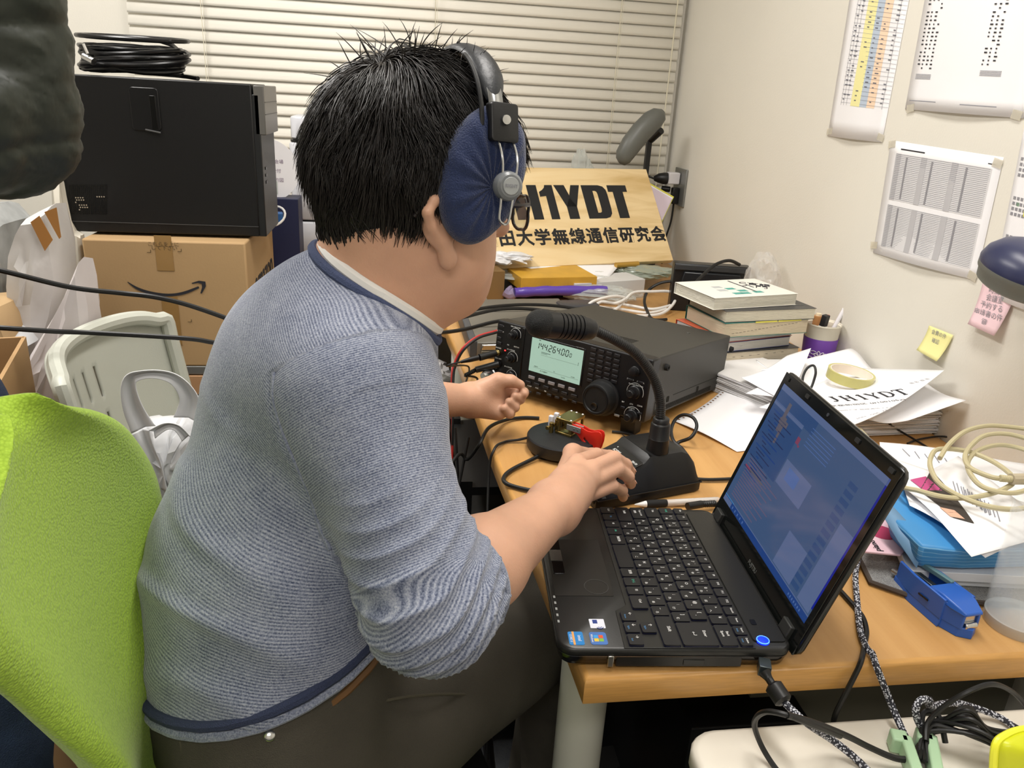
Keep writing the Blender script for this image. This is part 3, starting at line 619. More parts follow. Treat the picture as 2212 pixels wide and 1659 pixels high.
# ---------------------------------------------------------------- morse key
K0 = W(1215, 940, .728); FK = axes(V(K0.x, K0.y, DZ), V(.72, -.694, 0), V(.694, .72, 0), UP)
key_t = thing('morse_paddle', 'brass twin paddle morse key with red fingerpieces on a round black base', 'telegraph key', F=FK)
kb_ = obj('base', MB(FK).lathe([(.050, .006), (.056, .007), (.0575, .010), (.0575, .0255), (.0560, .0278), (.052, .0282), (0, .0282)], n=56), mat('key_base', '#1b1d1f', .5, bump=.2, bs=500), key_t, ang=30)
for a in (20, 140, 260): obj('rubber_foot', MB(FK).cyl((.040 * math.cos(R(a)), .040 * math.sin(R(a)), 0), (.040 * math.cos(R(a)), .040 * math.sin(R(a)), .008), .010), mat('rubber', '#151515', .8), kb_)
M_br = mat('brass', '#a8935a', .28, metal=1, var=.1, vs=60)
dx, dy = .004, .004
br = obj('brass_frame', MB(FK).box((-.003 + dx, .016 + dy, .0535), (.030, .042, .005)).box((-.003 + dx, .016 + dy, .0305), (.030, .042, .004)).cyl((.009 + dx, -.002 + dy, .030), (.009 + dx, -.002 + dy, .053), .0026).cyl((.009 + dx, .034 + dy, .030), (.009 + dx, .034 + dy, .053), .0026).cyl((-.013 + dx, .034 + dy, .030), (-.013 + dx, .034 + dy, .053), .0026).cyl((-.013 + dx, -.002 + dy, .030), (-.013 + dx, -.002 + dy, .053), .0026).box((-.002 + dx, .006 + dy, .042), (.010, .006, .012)).box((-.002 + dx, .022 + dy, .042), (.010, .006, .012)), M_br, key_t, bev=.0006)
for x, y in ((.009, -.002), (.009, .034), (-.013, .034), (-.013, -.002), (-.003, .034)): obj('screw', MB(FK).lathe([(0, .056), (.0022, .056), (.0022, .0572), (.0012, .0580), (0, .0582)], Matrix.Translation((x + dx, y + dy, 0)), 14), M_chr, br)
for y in (-.004, .013, .032):
    obj('contact_post', MB(FK).cyl((-.024 + dx, y, .028), (-.024 + dx, y, .046), .0036).cyl((-.024 + dx, y - .011, .040), (-.024 + dx, y + .009, .040), .0016).cyl((-.024 + dx, y - .013, .040), (-.024 + dx, y - .009, .040), .0034), M_br, key_t, bev=.0004)
for y in (.004, .020): obj('terminal_block', MB(FK).box((-.030 + dx, y, .044), (.008, .007, .020)), mat('white_nylon', '#d9d7dc', .4), key_t, bev=.0015)
def fin(y):
    F_ = FK @ axes(V(.012, y, 0), V(1, 0, 0), V(0, 0, 1), V(0, -1, 0))
    out = [(.0, .052), (.010, .0525), (.022, .051), (.032, .0485), (.040, .0490), (.047, .052), (.0525, .0535), (.0570, .0515), (.0590, .046), (.0585, .036), (.0560, .025), (.052, .017), (.0465, .0128), (.042, .012), (.034, .0185), (.024, .028), (.014, .037), (.0, .040)]
    hole = [(.0265, .0345), (.0285, .0365), (.0305, .0350), (.046, .0215), (.0465, .0190), (.0440, .0180), (.0415, .0195), (.0265, .0315)]
    # outline and slot bridged into one face
    mb = MB(F_); n1, n2 = len(out), len(hole)
    bm = bmesh.new()
    vo = [bm.verts.new((a, b, 0)) for a, b in out]; vh = [bm.verts.new((a, b, 0)) for a, b in hole]
    ed_ = [bm.edges.new((vo[i], vo[(i + 1) % n1])) for i in range(n1)] + [bm.edges.new((vh[i], vh[(i + 1) % n2])) for i in range(n2)]
    bmesh.ops.triangle_fill(bm, edges=ed_, use_beauty=True); bm.verts.index_update()
    mb.add([v.co.copy() for v in bm.verts], [[v.index for v in f.verts] for f in bm.faces]); bm.free()
    return mb
for y in (.002, .011):
    p_ = obj('paddle', fin(y), mat('paddle_red', '#cf2a1c', .35), key_t, solid=.0022, bev=.0006)
    obj('mounting_bar', MB(FK).box((.020, y - .0022, .0455), (.026, .0022, .0095)), mat('aluminium', '#b9b9b6', .35, metal=.8), p_, bev=.0004)
    for x in (.021, .028): obj('screw', MB(FK).lathe([(0, 0), (.0016, 0), (.0014, .0008), (.0006, .0008), (0, .0002)], axes(V(x, y - .0032, .0450), V(1, 0, 0), V(0, 0, 1), V(0, -1, 0)), 10), mat('steel_dark', '#77777a', .4, metal=1), p_)
# ---------------------------------------------------------------- pen behind the laptop
a, b = W(1370, 1090, DZ + .006), W(1600, 1078, DZ + .006); pd = (b - a).normalized()
pen = thing('ballpoint_pen', 'clear and white ballpoint pen with black grip lying behind the laptop', 'pen', (a.x, a.y, DZ))
FN = axes(a, pd.orthogonal().normalized(), pd.cross(pd.orthogonal().normalized()), pd)
obj('tip', MB(FN).lathe([(0, 0), (.0008, .001), (.0045, .016), (.0047, .018), (0, .018)], n=16), mat('pen_white', '#f2f2f0', .35), pen)
obj('grip', MB(FN).lathe([(0, .018), (.0050, .018), (.0056, .022), (.0056, .046), (.0050, .049), (0, .049)], n=16), mat('rubber', '#151515', .8), pen)
obj('barrel', MB(FN).lathe([(0, .049), (.0048, .049), (.0050, .051), (.0050, .128), (.003, .132), (0, .132)], n=16), mat('pen_clear', '#f5eee8', .15, trans=.6), pen)
obj('refill', MB(FN).lathe([(0, .050), (.002, .050), (.002, .062), (.0034, .063), (.0034, .125), (0, .125)], n=12), mat('pen_white', '#f2f2f0', .35), pen)
# laptop power plug, behind the back-left corner
a = FL @ V(.012, .236, -.012)
plg = thing('power_plug', 'black barrel plug with ribbed strain relief at the laptop rear', 'plug', (a.x, a.y, DZ))
pts = [FL @ V(*q) for q in ((-.004, .222, -.016), (-.009, .240, -.016), (-.010, .256, -.017))]
pts = PW([(1485, 1094, .712), (1515, 1089, .711), (1545, 1088, .709)])
obj('plug_body', MB().tube(spline(pts[:2], 6), .0055, 12), M_blk, plg)
rs = [.0042 + .0008 * (i % 2) for i in range(17)]
obj('strain_relief', MB().tube(spline(pts[1:], 16), rs, 12), M_blk, plg)
cable('cord', PW([(1545, 1088, .709), (1575, 1086, .704), (1620, 1075, .704), (1700, 1062, .704)]), .0022, M_cab, parent=plg)
# ---------------------------------------------------------------- cables on the desk
cable('key_cable', [*PW([(1145, 944, .712), (1120, 950, .706), (1090, 955, .7035), (1067, 972, .706)]), V(.145, 1.10, .66), V(.14, 1.02, .50), V(.15, .98, .2)], .0023, M_cab, 'twin black cord running from the morse paddle over the desk edge')
cable('radio_cable', [*PW([(1165, 903, .704), (1130, 902, .704), (1090, 908, .706), (1055, 925, .712)]), W(1035, 960, .70), W(1010, 992, .66), W(975, 1002, .66), V(-.02, 1.02, .5)], .0031, M_cab, 'thick black cable passing under the left hand and off the desk')
cable('microphone_cable', PW([(1300, 975, .706), (1270, 962, .712), (1235, 957, .716), (1200, 967, .712), (1150, 992, .706), (1105, 1015, .7045), (1088, 1032, .7045), (1095, 1045, .7045), (1130, 1056, .7045), (1165, 1060, .7045), (1260, 1062, .7045)]), .0032, M_cab, 'black cord looping from the microphone base towards the forearm')
cable('cable_loop', PW([(1440, 985, .704), (1462, 958, .706), (1492, 945, .720), (1505, 922, .735), (1498, 903, .745), (1478, 896, .745), (1460, 905, .735), (1450, 928, .72), (1455, 952, .71), (1476, 972, .705), (1482, 990, .7045), (1470, 1000, .7045), (1455, 1002, .7045)]), .0030, M_cab, 'black cord standing in a loop behind the microphone socket')
cable('cable', PW([(1498, 1034, .7045), (1530, 1036, .7045), (1568, 1035, .7045), (1600, 1033, .7045)]), .0028, M_cab, 'short black cord between microphone base and laptop screen')
cable('cable', PW([(1322, 932, .7035), (1350, 935, .7035), (1372, 942, .7035)]), .0022, M_cab, 'thin black cord behind the red paddles')
# plugs in the radio's left side
FRi = FR.inverted()
def onface(px, py, out): # point a given distance in front of the radio face
    x, z = RL(px, py); return FR @ V(x, -out, z)
ad = thing('phone_adapter', 'black headphone adapter plugged into the upper radio socket', 'plug', tuple(onface(1078, 761, .01)))
p0, p1 = onface(1078, 761, .004), onface(1064, 766, .040)
obj('adapter_body', MB().tube([p0, p0.lerp(p1, .12), p0.lerp(p1, .13), p1], [.0045, .0045, .0064, .0068], 14), M_blk, ad)
obj('collar', MB().tube([p0.lerp(p1, -.02), p0.lerp(p1, .10)], .0060, 14), mat('gold_ring', '#c9b47a', .25, metal=1), ad)
p2 = onface(1040, 772, .062)
obj('jack_plug', MB().tube([p1, p1.lerp(p2, .5), p2], [.0050, .0048, .0028], 12), M_blk, ad)
cable('cord', [p2, onface(1022, 778, .078), W(1012, 792, .72), W(1005, 830, .705)], .0018, M_cab, parent=ad)
ad2 = thing('key_plug', 'black jack plug with ribbed sleeve in the lower radio socket', 'plug', tuple(onface(1078, 786, .01)))
p0, p1 = onface(1078, 786, .002), onface(1053, 793, .036)
obj('plug_body', MB().tube([p0, p1], [.0068, .0062], 14), M_blk, ad2)
p2 = onface(1040, 803, .05)
obj('strain_relief', MB().tube(spline([p1, p1.lerp(p2, .5), p2], 8), [.0048 if i % 2 else .0038 for i in range(17)], 10), M_blk, ad2)
cable('cord', [p2, W(1031, 818, .72), W(1026, 850, .704)], .0022, M_cab, parent=ad2)
obj('microphone_plug', MB().lathe([(.0105, 0), (.0118, .002), (.0118, .010), (.0100, .012), (.0100, .016), (.0085, .028), (.006, .034), (0, .034)], RF @ Matrix.Translation((*RL(1068, 806), .002)), 24), M_chr, None, 'round chrome microphone plug half behind the left hand', 'plug')
# red and black power leads
for (m_, nm, lb, o) in ((mat('wire_red', '#b8302c', .45), 'power_lead', 'red power lead arching from the radio left side', 0), (M_cab, 'power_lead', 'black power lead running beside the red one at the radio', 3)):
    cable(nm, [*[W(x + o, y + o * .8, z) for x, y, z in ((1085, 712, .80), (1065, 717, .80), (1030, 728, .79), (1000, 752, .77), (982, 785, .74), (976, 822, .71))], V(.105, 1.36, .6), V(.10, 1.32, .3)], .0026, m_, lb, group=None)
# coax cables from the left background to behind the radio
Ca = [V(-1.2, 1.10, .99), W(0, 585, .955), W(150, 620, .945), W(300, 637, .945), W(400, 657, .935), W(475, 682, .93), V(-.36, 1.3, .90)]
cable('coax_cable', [atY(-120, 560, 1.25), atY(0, 584, 1.25), atY(150, 620, 1.28), atY(260, 633, 1.3), atY(330, 641, 1.3), atY(400, 657, 1.3), atY(480, 684, 1.3), atY(560, 715, 1.28), atY(700, 740, 1.3), atY(800, 738, 1.34), atY(890, 712, 1.42), atY(950, 690, 1.52), atY(1010, 672, 1.65), atY(1080, 661, 1.75), atY(1150, 658, 1.82), atY(1220, 663, 1.85), atY(1280, 676, 1.84)], .0042, M_cab, 'thick black coaxial cable crossing in front of the carton, upper one')
cable('coax_cable', [atY(-120, 700, 1.25), atY(0, 708, 1.25), atY(120, 716, 1.28), atY(200, 719, 1.3), atY(400, 731, 1.3), atY(470, 741, 1.3), atY(600, 755, 1.3), atY(800, 745, 1.34), atY(885, 725, 1.42), atY(950, 700, 1.52), atY(1010, 683, 1.63), atY(1080, 668, 1.72), atY(1150, 668, 1.78), atY(1230, 680, 1.8)], .0042, M_cab, 'thick black coaxial cable crossing behind the plastic chair, lower one')
cable('coax_cable', [atY(860, 735, 1.38), atY(900, 722, 1.42), atY(960, 718, 1.5), atY(1010, 710, 1.56), atY(1060, 697, 1.60), atY(1090, 692, 1.62)], .0042, M_cab, 'black coaxial cable passing behind the top left corner of the radio')
# ---------------------------------------------------------------- papers, books and things on the right side of the desk
M_pap = mat('paper_white', '#f1f0f2', .75, bump=.05, bs=30); M_pap2 = mat('paper_edge', '#dcdad8', .8); M_ink = mat('ink', '#2a2a30', .8); M_inkg = mat('ink_grey', '#8c8c94', .8)
def sheet(P4, nu=12, nv=10, f=None):
    """curved sheet between four world corners a(0,0) b(1,0) c(1,1) d(0,1); f(u,v) lifts it"""
    a, b, c, d = [Vector(p) for p in P4]; out = []
    for i in range(nu + 1):
        u = i / nu; r = []
        for j in range(nv + 1):
            v = j / nv; p = (a * (1 - u) + b * u) * (1 - v) + (d * (1 - u) + c * u) * v
            r.append(p + UP * (f(u, v) if f else 0))
        out.append(r)
    return out
def on_sheet(P4, f, u, v, e=.0006):
    a, b, c, d = P4; return (a * (1 - u) + b * u) * (1 - v) + (d * (1 - u) + c * u) * v + UP * ((f(u, v) if f else 0) + e)
def text_on(mb, P4, f, t, size, u, v, au=1, **k):
    """lettering bent onto a sheet; size in metres, u to the right, v up"""
    vs, fs = text_mesh(t, size, **k); a, b, c, d = P4; wu = (b - a).length; wv = (d - a).length
    mb.add([on_sheet(P4, f, u + x / wu, v + y / wv) for x, y, z in vs], fs)
def rect_on(mb, P4, f, u0, v0, u1, v1, e=.0006, n=6):
    mb.grid([[on_sheet(P4, f, u0 + (u1 - u0) * i / n, v0 + (v1 - v0) * j / n, e) for j in range(n + 1)] for i in range(n + 1)])
# paper stack: two blocks of loose sheets
def stack(name, lab, c, d, rz, n, m_, z0=DZ, jit=.004, t=.0009):
    th_ = thing(name, lab, 'paper stack', (c[0], c[1], z0))
    mb = MB(); rnd = random.Random(n)
    for i in range(n):
        F_ = fr((c[0] + rnd.uniform(-jit, jit), c[1] + rnd.uniform(-jit, jit), z0 + t * (i + .5)), rz + rnd.uniform(-1.5, 1.5)); mb.m = i % 2
        mb.box((0, 0, 0), (d[0], d[1], t * .93), F_)
    obj('sheets', mb, [M_pap, M_pap2], th_, smooth=False); setlab([x for x in sc.objects if x.parent == th_][0], kind='stuff')
    return th_
stack('paper_stack', 'tall pile of loose white sheets against the right wall', (.862, 1.318), (.212, .298), 3, 40, M_pap, t=.0011, jit=.005)
stack('paper_stack', 'pile of white paper beside the book stack', (.725, 1.400), (.17, .22), 27, 38, M_pap, t=.0011, jit=.004)
# sheets lying on the stacks
def loose(name, lab, P4, f=None, nu=14, nv=12, m_=None, cat='paper', adds=None, solid=.0003):
    t = thing(name, lab, cat, tuple((P4[0] + P4[2]) / 2))
    obj('sheet', MB().grid(sheet(P4, nu, nv, f)), m_ or M_pap, t, solid=solid, ang=180)
    for nm, mm, fn_ in (adds or []):
        mb = MB(); fn_(mb); obj(nm, mb, mm, t, smooth=False)
    return t
z = .7505
loose('loose_sheet', 'white sheet with a thin blue line, tape roll stands on it', [W(1610, 850, z - .002), W(1830, 880, z), W(2010, 830, z - .001), W(1770, 775, z + .002)], lambda u, v: .002 * math.sin(u * 3 + v), adds=[('printed_line', mat('ink_blue', '#5b9bd0', .7), lambda mb: mb.box((0, 0, 0), (.06, .0022, .0003), axes(W(1765, 792, z + .007), V(.93, .36, 0), V(-.36, .93, 0), UP)))])
loose('loose_sheet', 'wavy printed sheet hanging over the front of the tall paper pile by the wall', [W(1820, 905, .747), W(1960, 912, .7475), atX(2086, 868, .972), atX(1950, 806, .972)], lambda u, v: .004 * math.sin(u * 7))
loose('loose_sheet', 'white sheet standing slightly up against the wall behind the tape roll', [W(1640, 800, .752), W(1800, 822, .753), atX(1905, 812, .970), atX(1838, 752, .965)], lambda u, v: .003 * math.sin(u * 7))
Pm = [W(1640, 905, .748), W(1880, 960, .750), W(2040, 800, .790), W(1780, 800, .756)]
Pj = [W(1640, 880, .7525), W(1845, 918, .7535), atX(2040, 800, .955), W(1850, 795, .756)]
fj = lambda u, v: -.012 * math.sin(math.pi * v) * u
a, b, c, d = Pj
tj = loose('station_sheet', 'large white sheet headed JH1YDT in serif capitals', Pj, fj, 18, 14)
fser = None
def serif(mb, t, P4, f, u, v, size, **k): text_on(mb, P4, f, t, size, u, v, **k)
# lettering runs along the photo's direction: a frame on the sheet
def lay_text(mb, t, pxs, size_px, zf, e=.0012, squash=.55, **k):
    """lay letters on the sheet between two photo points at the sheet's height"""
    p0, p1 = W(*pxs[0], zf), W(*pxs[1], zf); x_ = (p1 - p0); L_ = x_.length; x_.normalize(); y_ = UP.cross(x_)
    vs, fs = text_mesh(t, 1.0, ext=0, align='LEFT', **k); w_ = max(v[0] for v in vs) - min(v[0] for v in vs)
    s_ = L_ / w_; out = []
    for x, y, z_ in vs:
        p = p0 + x_ * (x * s_) + y_ * (y * size_px); out.append(p)
    return out, fs
def serifize(t):  # letters with slab ends, drawn as thick and thin strokes in a unit box
    S = {'J': [((.55, 1), (.55, .2), .16), ((.55, .2), (.35, .02), .09), ((.35, .02), (.12, .1), .08), ((.35, 1), (.75, 1), .06)],
         'H': [((.15, 0), (.15, 1), .16), ((.8, 0), (.8, 1), .16), ((.15, .52), (.8, .52), .06), ((0, 0), (.32, 0), .06), ((0, 1), (.32, 1), .06), ((.64, 0), (.98, 0), .06), ((.64, 1), (.98, 1), .06)],
         '1': [((.5, 0), (.5, 1), .16), ((.25, .82), (.5, 1), .07), ((.3, 0), (.7, 0), .06)],
         'Y': [((.12, 1), (.5, .48), .16), ((.88, 1), (.5, .48), .07), ((.5, .48), (.5, 0), .16), ((0, 1), (.3, 1), .06), ((.72, 1), (1, 1), .06), ((.34, 0), (.66, 0), .06)],
         'D': [((.18, 0), (.18, 1), .16), ((.05, 1), (.55, 1), .06), ((.05, 0), (.55, 0), .06), ((.55, 1), (.85, .78), .09), ((.85, .78), (.92, .5), .15), ((.92, .5), (.85, .22), .15), ((.85, .22), (.55, 0), .09)],
         'T': [((.5, 0), (.5, 1), .16), ((.05, 1), (.95, 1), .06), ((.05, 1), (.05, .78), .06), ((.95, 1), (.95, .78), .06), ((.32, 0), (.68, 0), .06)]}
    vs, fs = [], []; x0 = 0
    for ch in t:
        for (a, b, w_) in S.get(ch, []):
            A, B = Vector(a), Vector(b); dr = (B - A).normalized(); n_ = Vector((-dr.y, dr.x)) * w_ * .75; k = len(vs)
            for p in (A - n_, B - n_, B + n_, A + n_): vs.append((x0 + p.x, p.y, 0))
            fs.append((k, k + 1, k + 2, k + 3))
        x0 += 1.2 if ch != '1' else 1.05
    return vs, fs, x0
def uvof(P4, px, py, f):  # sheet coordinates seen at a photo point
    best = None
    for i in range(61):
        for j in range(61):
            p = on_sheet(P4, f, i / 60, j / 60, 0); q = cam_px(p); d_ = (q[0] - px) ** 2 + (q[1] - py) ** 2
            if best is None or d_ < best[0]: best = (d_, i / 60, j / 60)
    return best[1], best[2]
def cam_px(p):
    v = Vector(p) - CO; x = _r.dot(v); y = -_u.dot(v); zc = -_b.dot(v); return CX + CAMF * x / zc, CY + CAMF * y / zc
def letters_on(P4, f, vs, w_, h_, pA, pB, hh):
    """map unit letters onto the sheet from photo point A to B, letter height hh in sheet v units"""
    A, B = Vector(uvof(P4, *pA, f)), Vector(uvof(P4, *pB, f)); dr = B - A
    wu = (P4[1] - P4[0]).length; wv = (P4[3] - P4[0]).length; nrm = Vector((-dr.y * wv / wu, dr.x * wu / wv)); nrm.normalize()
    return [on_sheet(P4, f, A.x + dr.x * x / w_ + nrm.x * y * hh, A.y + dr.y * x / w_ + nrm.y * y * hh, .0008) for x, y, z_ in vs]
vs, fs, wd = serifize('JH1YDT')
mb = MB(); mb.add(letters_on(Pj, fj, vs, wd, 1, (1800, 868), (1975, 850), .15), fs); obj('heading', mb, M_ink, tj, smooth=False)
for t, A, B, hh in (('京都新宿区 (#100105x)', (1792, 879), (1955, 862), .05), ('早稲田大学 無線通信 3-4-1', (1800, 889), (1925, 880), .03), ('JARL  QSL  73', (1850, 905), (1925, 900), .03)):
    tv, tf = text_mesh(t, 1.0, ext=0, align='LEFT'); w_ = max(v[0] for v in tv)
    mb = MB(); mb.add(letters_on(Pj, fj, tv, w_, 1, A, B, hh), tf); obj('printing', mb, M_inkg if hh < .04 else M_ink, tj, smooth=False)
mb = MB(); mb.add(letters_on(Pj, fj, text_mesh('局 名  担 当', 1.0, ext=0, align='LEFT')[0], 5.5, 1, (1965, 830), (2010, 818), .05), text_mesh('局 名  担 当', 1.0, ext=0, align='LEFT')[1]); obj('printing', mb, M_inkg, tj, smooth=False)
# a folded corner sheet standing up beside the laptop lid
loose('folded_sheet', 'white sheet curling up behind the laptop screen corner', [W(1600, 815, .752), W(1700, 870, .754), W(1752, 752, .80), W(1700, 768, .768)], lambda u, v: -.008 * math.sin(math.pi * v))
# continuous form paper with sprocket holes
fan = thing('fanfold_paper', 'white continuous form sheet with a row of sprocket holes', 'paper', tuple(W(1560, 920, DZ)))
edge_px = [(1452, 908, .702), (1490, 893, .704), (1530, 868, .706), (1560, 843, .709), (1583, 818, .716), (1600, 806, .722)]
near_px = [(1590, 974, .702), (1590, 974, .702), (1610, 965, .703), (1650, 950, .706), (1700, 930, .711), (1740, 900, .718)]
E1 = spline(PW(edge_px), 4); low = [(1450, 908, .702), (1500, 940, .7015), (1545, 960, .7015), (1592, 976, .7015), (1640, 985, .7015), (1700, 990, .7015)]
rows_ = []
A_ = [W(x, y, z) for x, y, z in edge_px]
B_ = [W(1592, 976, .7015), W(1640, 968, .702), W(1690, 945, .704), W(1730, 915, .708), W(1760, 880, .712), W(1770, 850, .716)]
for a, b in zip(spline(A_, 3), spline(B_, 3)): rows_.append([a.lerp(b, t / 8) + UP * .004 * math.sin(math.pi * t / 8) for t in range(9)])
obj('sheet', MB().grid(rows_), M_pap, fan, solid=.0003, ang=180)
hp = spline(A_, 12); hacc = 0; mb = MB(); last = None
for i in range(1, len(hp)):
    hacc += (hp[i] - hp[i - 1]).length
    if hacc > .0105:
        hacc = 0; n_ = B_[min(5, i * 6 // len(hp))] - hp[i]; n_.normalize(); c_ = hp[i] + n_ * .006 + UP * .0010
        mb.lathe([(0, 0), (.0021, 0), (.0021, .0003), (0, .0003)], Matrix.Translation(c_), 12)
obj('sprocket_holes', mb, mat('hole_shadow', '#6b4a2e', .8), fan)
# roll of clear tape
tc_ = W(1836, 812, .780); tape = thing('tape_roll', 'roll of clear yellowish sticky tape lying on the papers', 'tape', tuple(tc_ - UP * .008), F=fr(tuple(tc_ - UP * .009), 0, 3, 4))
TF = tape.matrix_basis
obj('tape', MB(TF).lathe([(.0385, 0), (.0425, 0), (.0425, .018), (.0385, .018), (.0385, 0)], n=56, caps=False), mat('tape_yellow', '#d9d284', .25, trans=.25, coat=.4), tape, ang=50)
obj('core', MB(TF).lathe([(.0365, .0002), (.0385, .0002), (.0385, .0178), (.0365, .0178), (.0365, .0002)], n=56, caps=False), mat('tape_core', '#e9dccb', .6), tape, ang=50)
mb = MB(); mb.m = 0; mb.box((0, 0, 0), (.030, .022, .0006), axes(W(1892, 818, .764), V(.9, .43, 0), V(-.43, .9, 0), UP)); mb.m = 1; mb.box((0, 0, .0004), (.014, .022, .0004), axes(W(1888, 826, .764), V(.9, .43, 0), V(-.43, .9, 0), UP))
obj('picture_card', mb, [mat('card_cyan', '#7cc3dc', .5), mat('card_green', '#86b56a', .5)], None, 'small blue and green picture card half under the tape roll', 'card')
cable('cable_end', [atX(1733, 835, .70), atX(1735, 812, .71), atX(1745, 794, .72), atX(1758, 790, .73), atX(1762, 805, .73), atX(1757, 825, .725), atX(1752, 838, .72)], .0022, M_cab, 'thin black wire bent in a hook behind the laptop lid')
# ---- books beside the wall
bp = W(1590, 800, DZ); bc = V(.80, 1.60, 0)
zb = DZ; 
def book(lab, w_, d_, h_, F_, cover, page, extra=None, ct=.0008):
    t = thing('book', 'book: ' + lab if False else lab, 'book', F=F_, group=None)
    mb = MB(F_); mb.m = 0; mb.box((0, 0, ct / 2), (w_, d_, ct)).box((0, 0, h_ - ct / 2), (w_, d_, ct)); mb.box((0, d_ / 2 - ct / 2, h_ / 2), (w_, ct, h_))
    obj('cover', mb, mat('book_cover_' + cover, cover, .4), t, bev=.0004)
    mb = MB(F_); n = max(4, int(h_ / .0012))
    mb.box((0, -.001, h_ / 2), (w_ - .004, d_ - .005, h_ - 2 * ct))
    pm = mat('book_pages_' + page, page, .8, bump=1, bs=30, stretch=(1, 1, 60)); obj('pages', mb, pm, t, smooth=False)
    if extra:
        for nm, mm, fn_ in extra: mb = MB(F_); fn_(mb); obj(nm, mb, mm, t, smooth=False)
    return t
def marks(h_, w_, d_, n=14, dz0=.3, dz1=.8):
    def f(mb):
        for i in range(n): mb.box((-w_ * .4 + w_ * .8 * i / n, -d_ / 2 + .0016, h_ * (dz0 + (dz1 - dz0) * i / n)), (.006, .0006, .0008))
    return f
MI = mat('page_mark', '#6b6357', .8)
for i_, (w_, d_, h_, rz, dx, dy, cov, pg, lab, ex) in enumerate([
    (.205, .150, .014, 12, .004, -.006, '#b9b2a4', '#d5cab4', 'thin book at the very bottom of the stack with brownish covers', None),
    (.205, .150, .015, 12, .0, -.004, '#a8b6c4', '#dcd8cf', 'thin book with pale blue cover, second from the bottom of the stack', None),
    (.214, .150, .029, 13, .0, .0, '#29292c', '#ddd0b8', 'thick black covered book with page marks low in the stack', [('page_marks', MI, marks(.029, .21, .15, 8, .6, .75))]),
    (.205, .150, .020, 17, -.016, .006, '#5a6290', '#d8d3ca', 'book with blue edged cover turned slightly in the stack', None),
    (.205, .148, .012, 18, -.012, .008, '#c4583a', '#d9d6d2', 'thin book with orange cover edge in the middle of the stack', None),
    (.214, .150, .031, 12, .010, .0, '#2a6f66', '#dfcfb2', 'thick book with green and yellow cover and diagonal page marks', [('page_marks', MI, marks(.031, .21, .15, 18, .25, .8)), ('cover_band', mat('band_yellow', '#d9cf55', .5), lambda mb: (mb.box((-.005, -.0752, .0302), (.055, .0006, .0030)), mb.box((.055, -.0752, .0302), (.060, .0006, .0030))))]),
    (.224, .150, .024, 10, .018, .002, '#3a3a3b', '#e2dac4', 'dark grey covered book sticking out right under the top book', [('lettering', mat('silver_print', '#8d908e', .3, metal=.6), lambda mb: text(mb, 'Oxford', .010, Matrix.Translation((.085, -.045, .0242))))])]):
    book(lab, w_, d_, h_, fr((.748 + dx, 1.553 + dy, zb), rz), cov, pg, ex); zb += h_ + .0006
F7 = fr((.730, 1.567, zb), 14.5)
tb7 = book('topmost white book with teal squares on its cover', .218, .145, .025, F7, '#e6e3da', '#e6e1d0', [
    ('teal_squares', mat('teal_print', '#4f9e93', .5), lambda mb: [mb.box((x, y, .0252), (.022, .014, .0004)) for x, y in ((-.020, -.006), (-.003, -.026), (.026, -.042), (-.010, -.046), (-.030, -.046))]),
    ('grey_squares', mat('grey_print', '#b5b8b8', .5), lambda mb: [mb.box((x, y, .0252), (.022, .014, .0004)) for x, y in ((-.042, .012), (-.048, -.016))]),
    ('title', M_ink, lambda mb: (text(mb, 'C言語', .026, fr((.066, .020, .0253), -38)), text(mb, '入門', .030, fr((.052, .002, .0253), -38)), mb.box((.024, .010, .0253), (.004, .10, .0003), fr((0, 0, 0), 0))))])
zb += .025
# ---- pen cup
cc = V(.936, 1.54, DZ)
cup = thing('pen_cup', 'white and purple pen cup with a white flower print', 'cup', tuple(cc))
FC = Matrix.Translation(cc)
obj('cup_body', MB(FC).lathe([(.030, 0), (.0325, .004), (.0355, .07), (.0375, .105), (.0385, .106), (.0388, .103), (.0352, .101), (.033, .07), (.0305, .008), (0, .008)], n=40), mat('cup_cream', '#e2dccb', .35), cup, ang=50)
obj('purple_band', MB(FC).lathe([(.0331, .004), (.0362, .0725), (.0366, .074), (.0370, .0735), (.0335, .003)], n=40, caps=False), mat('cup_purple', '#6d3f9e', .45), cup, ang=60)
mb = MB(); ac = math.atan2(-cc.y, -cc.x)
def oncup(a, z, e=.0008): r_ = .0335 + (.0365 - .0335) * z / .075 + e; return cc + V(r_ * math.cos(ac + a), r_ * math.sin(ac + a), z)
for k in range(7):
    t = k * 2 * math.pi / 7; pts = [oncup(.10 + (.0 + .0125 * u * math.cos(t + s_ * .32)) / .036, .036 + .0125 * u * math.sin(t + s_ * .32)) for u, s_ in ((.15, 0), (.7, -1), (1.05, 0), (.7, 1), (.15, 0))]; mb.tube(spline(pts, 4), .0009, 5)
for a0, z0_, s_ in ((-.28, .044, 1), (-.22, .028, -1), (.46, .040, 1), (.50, .026, 1), (-.45, .030, -1)):
    pts = [oncup(a0 + .006 * math.cos(t) / .036 * s_ * 1.2, z0_ + .004 * math.sin(t)) for t in np.linspace(0, 6.28, 9)]; mb.tube(pts, .0007, 5)
mb.tube(spline([oncup(-.55, .022), oncup(-.3, .020), oncup(-.1, .026), oncup(.05, .034)], 5), .0007, 5)
obj('flower_print', mb, mat('print_white', '#eae6ee', .5), cup)
def stick(name, lab, a, b, r, m_, n=12, parts=None, cat='pen'):
    t = thing(name, lab, cat, a); obj('barrel', MB().tube([a, b], r, n), m_, t)
    for nm, mm, p, q_, rr2 in (parts or []): obj(nm, MB().tube([Vector(a).lerp(Vector(b), p), Vector(a).lerp(Vector(b), q_)], rr2, n), mm, t)
    return t
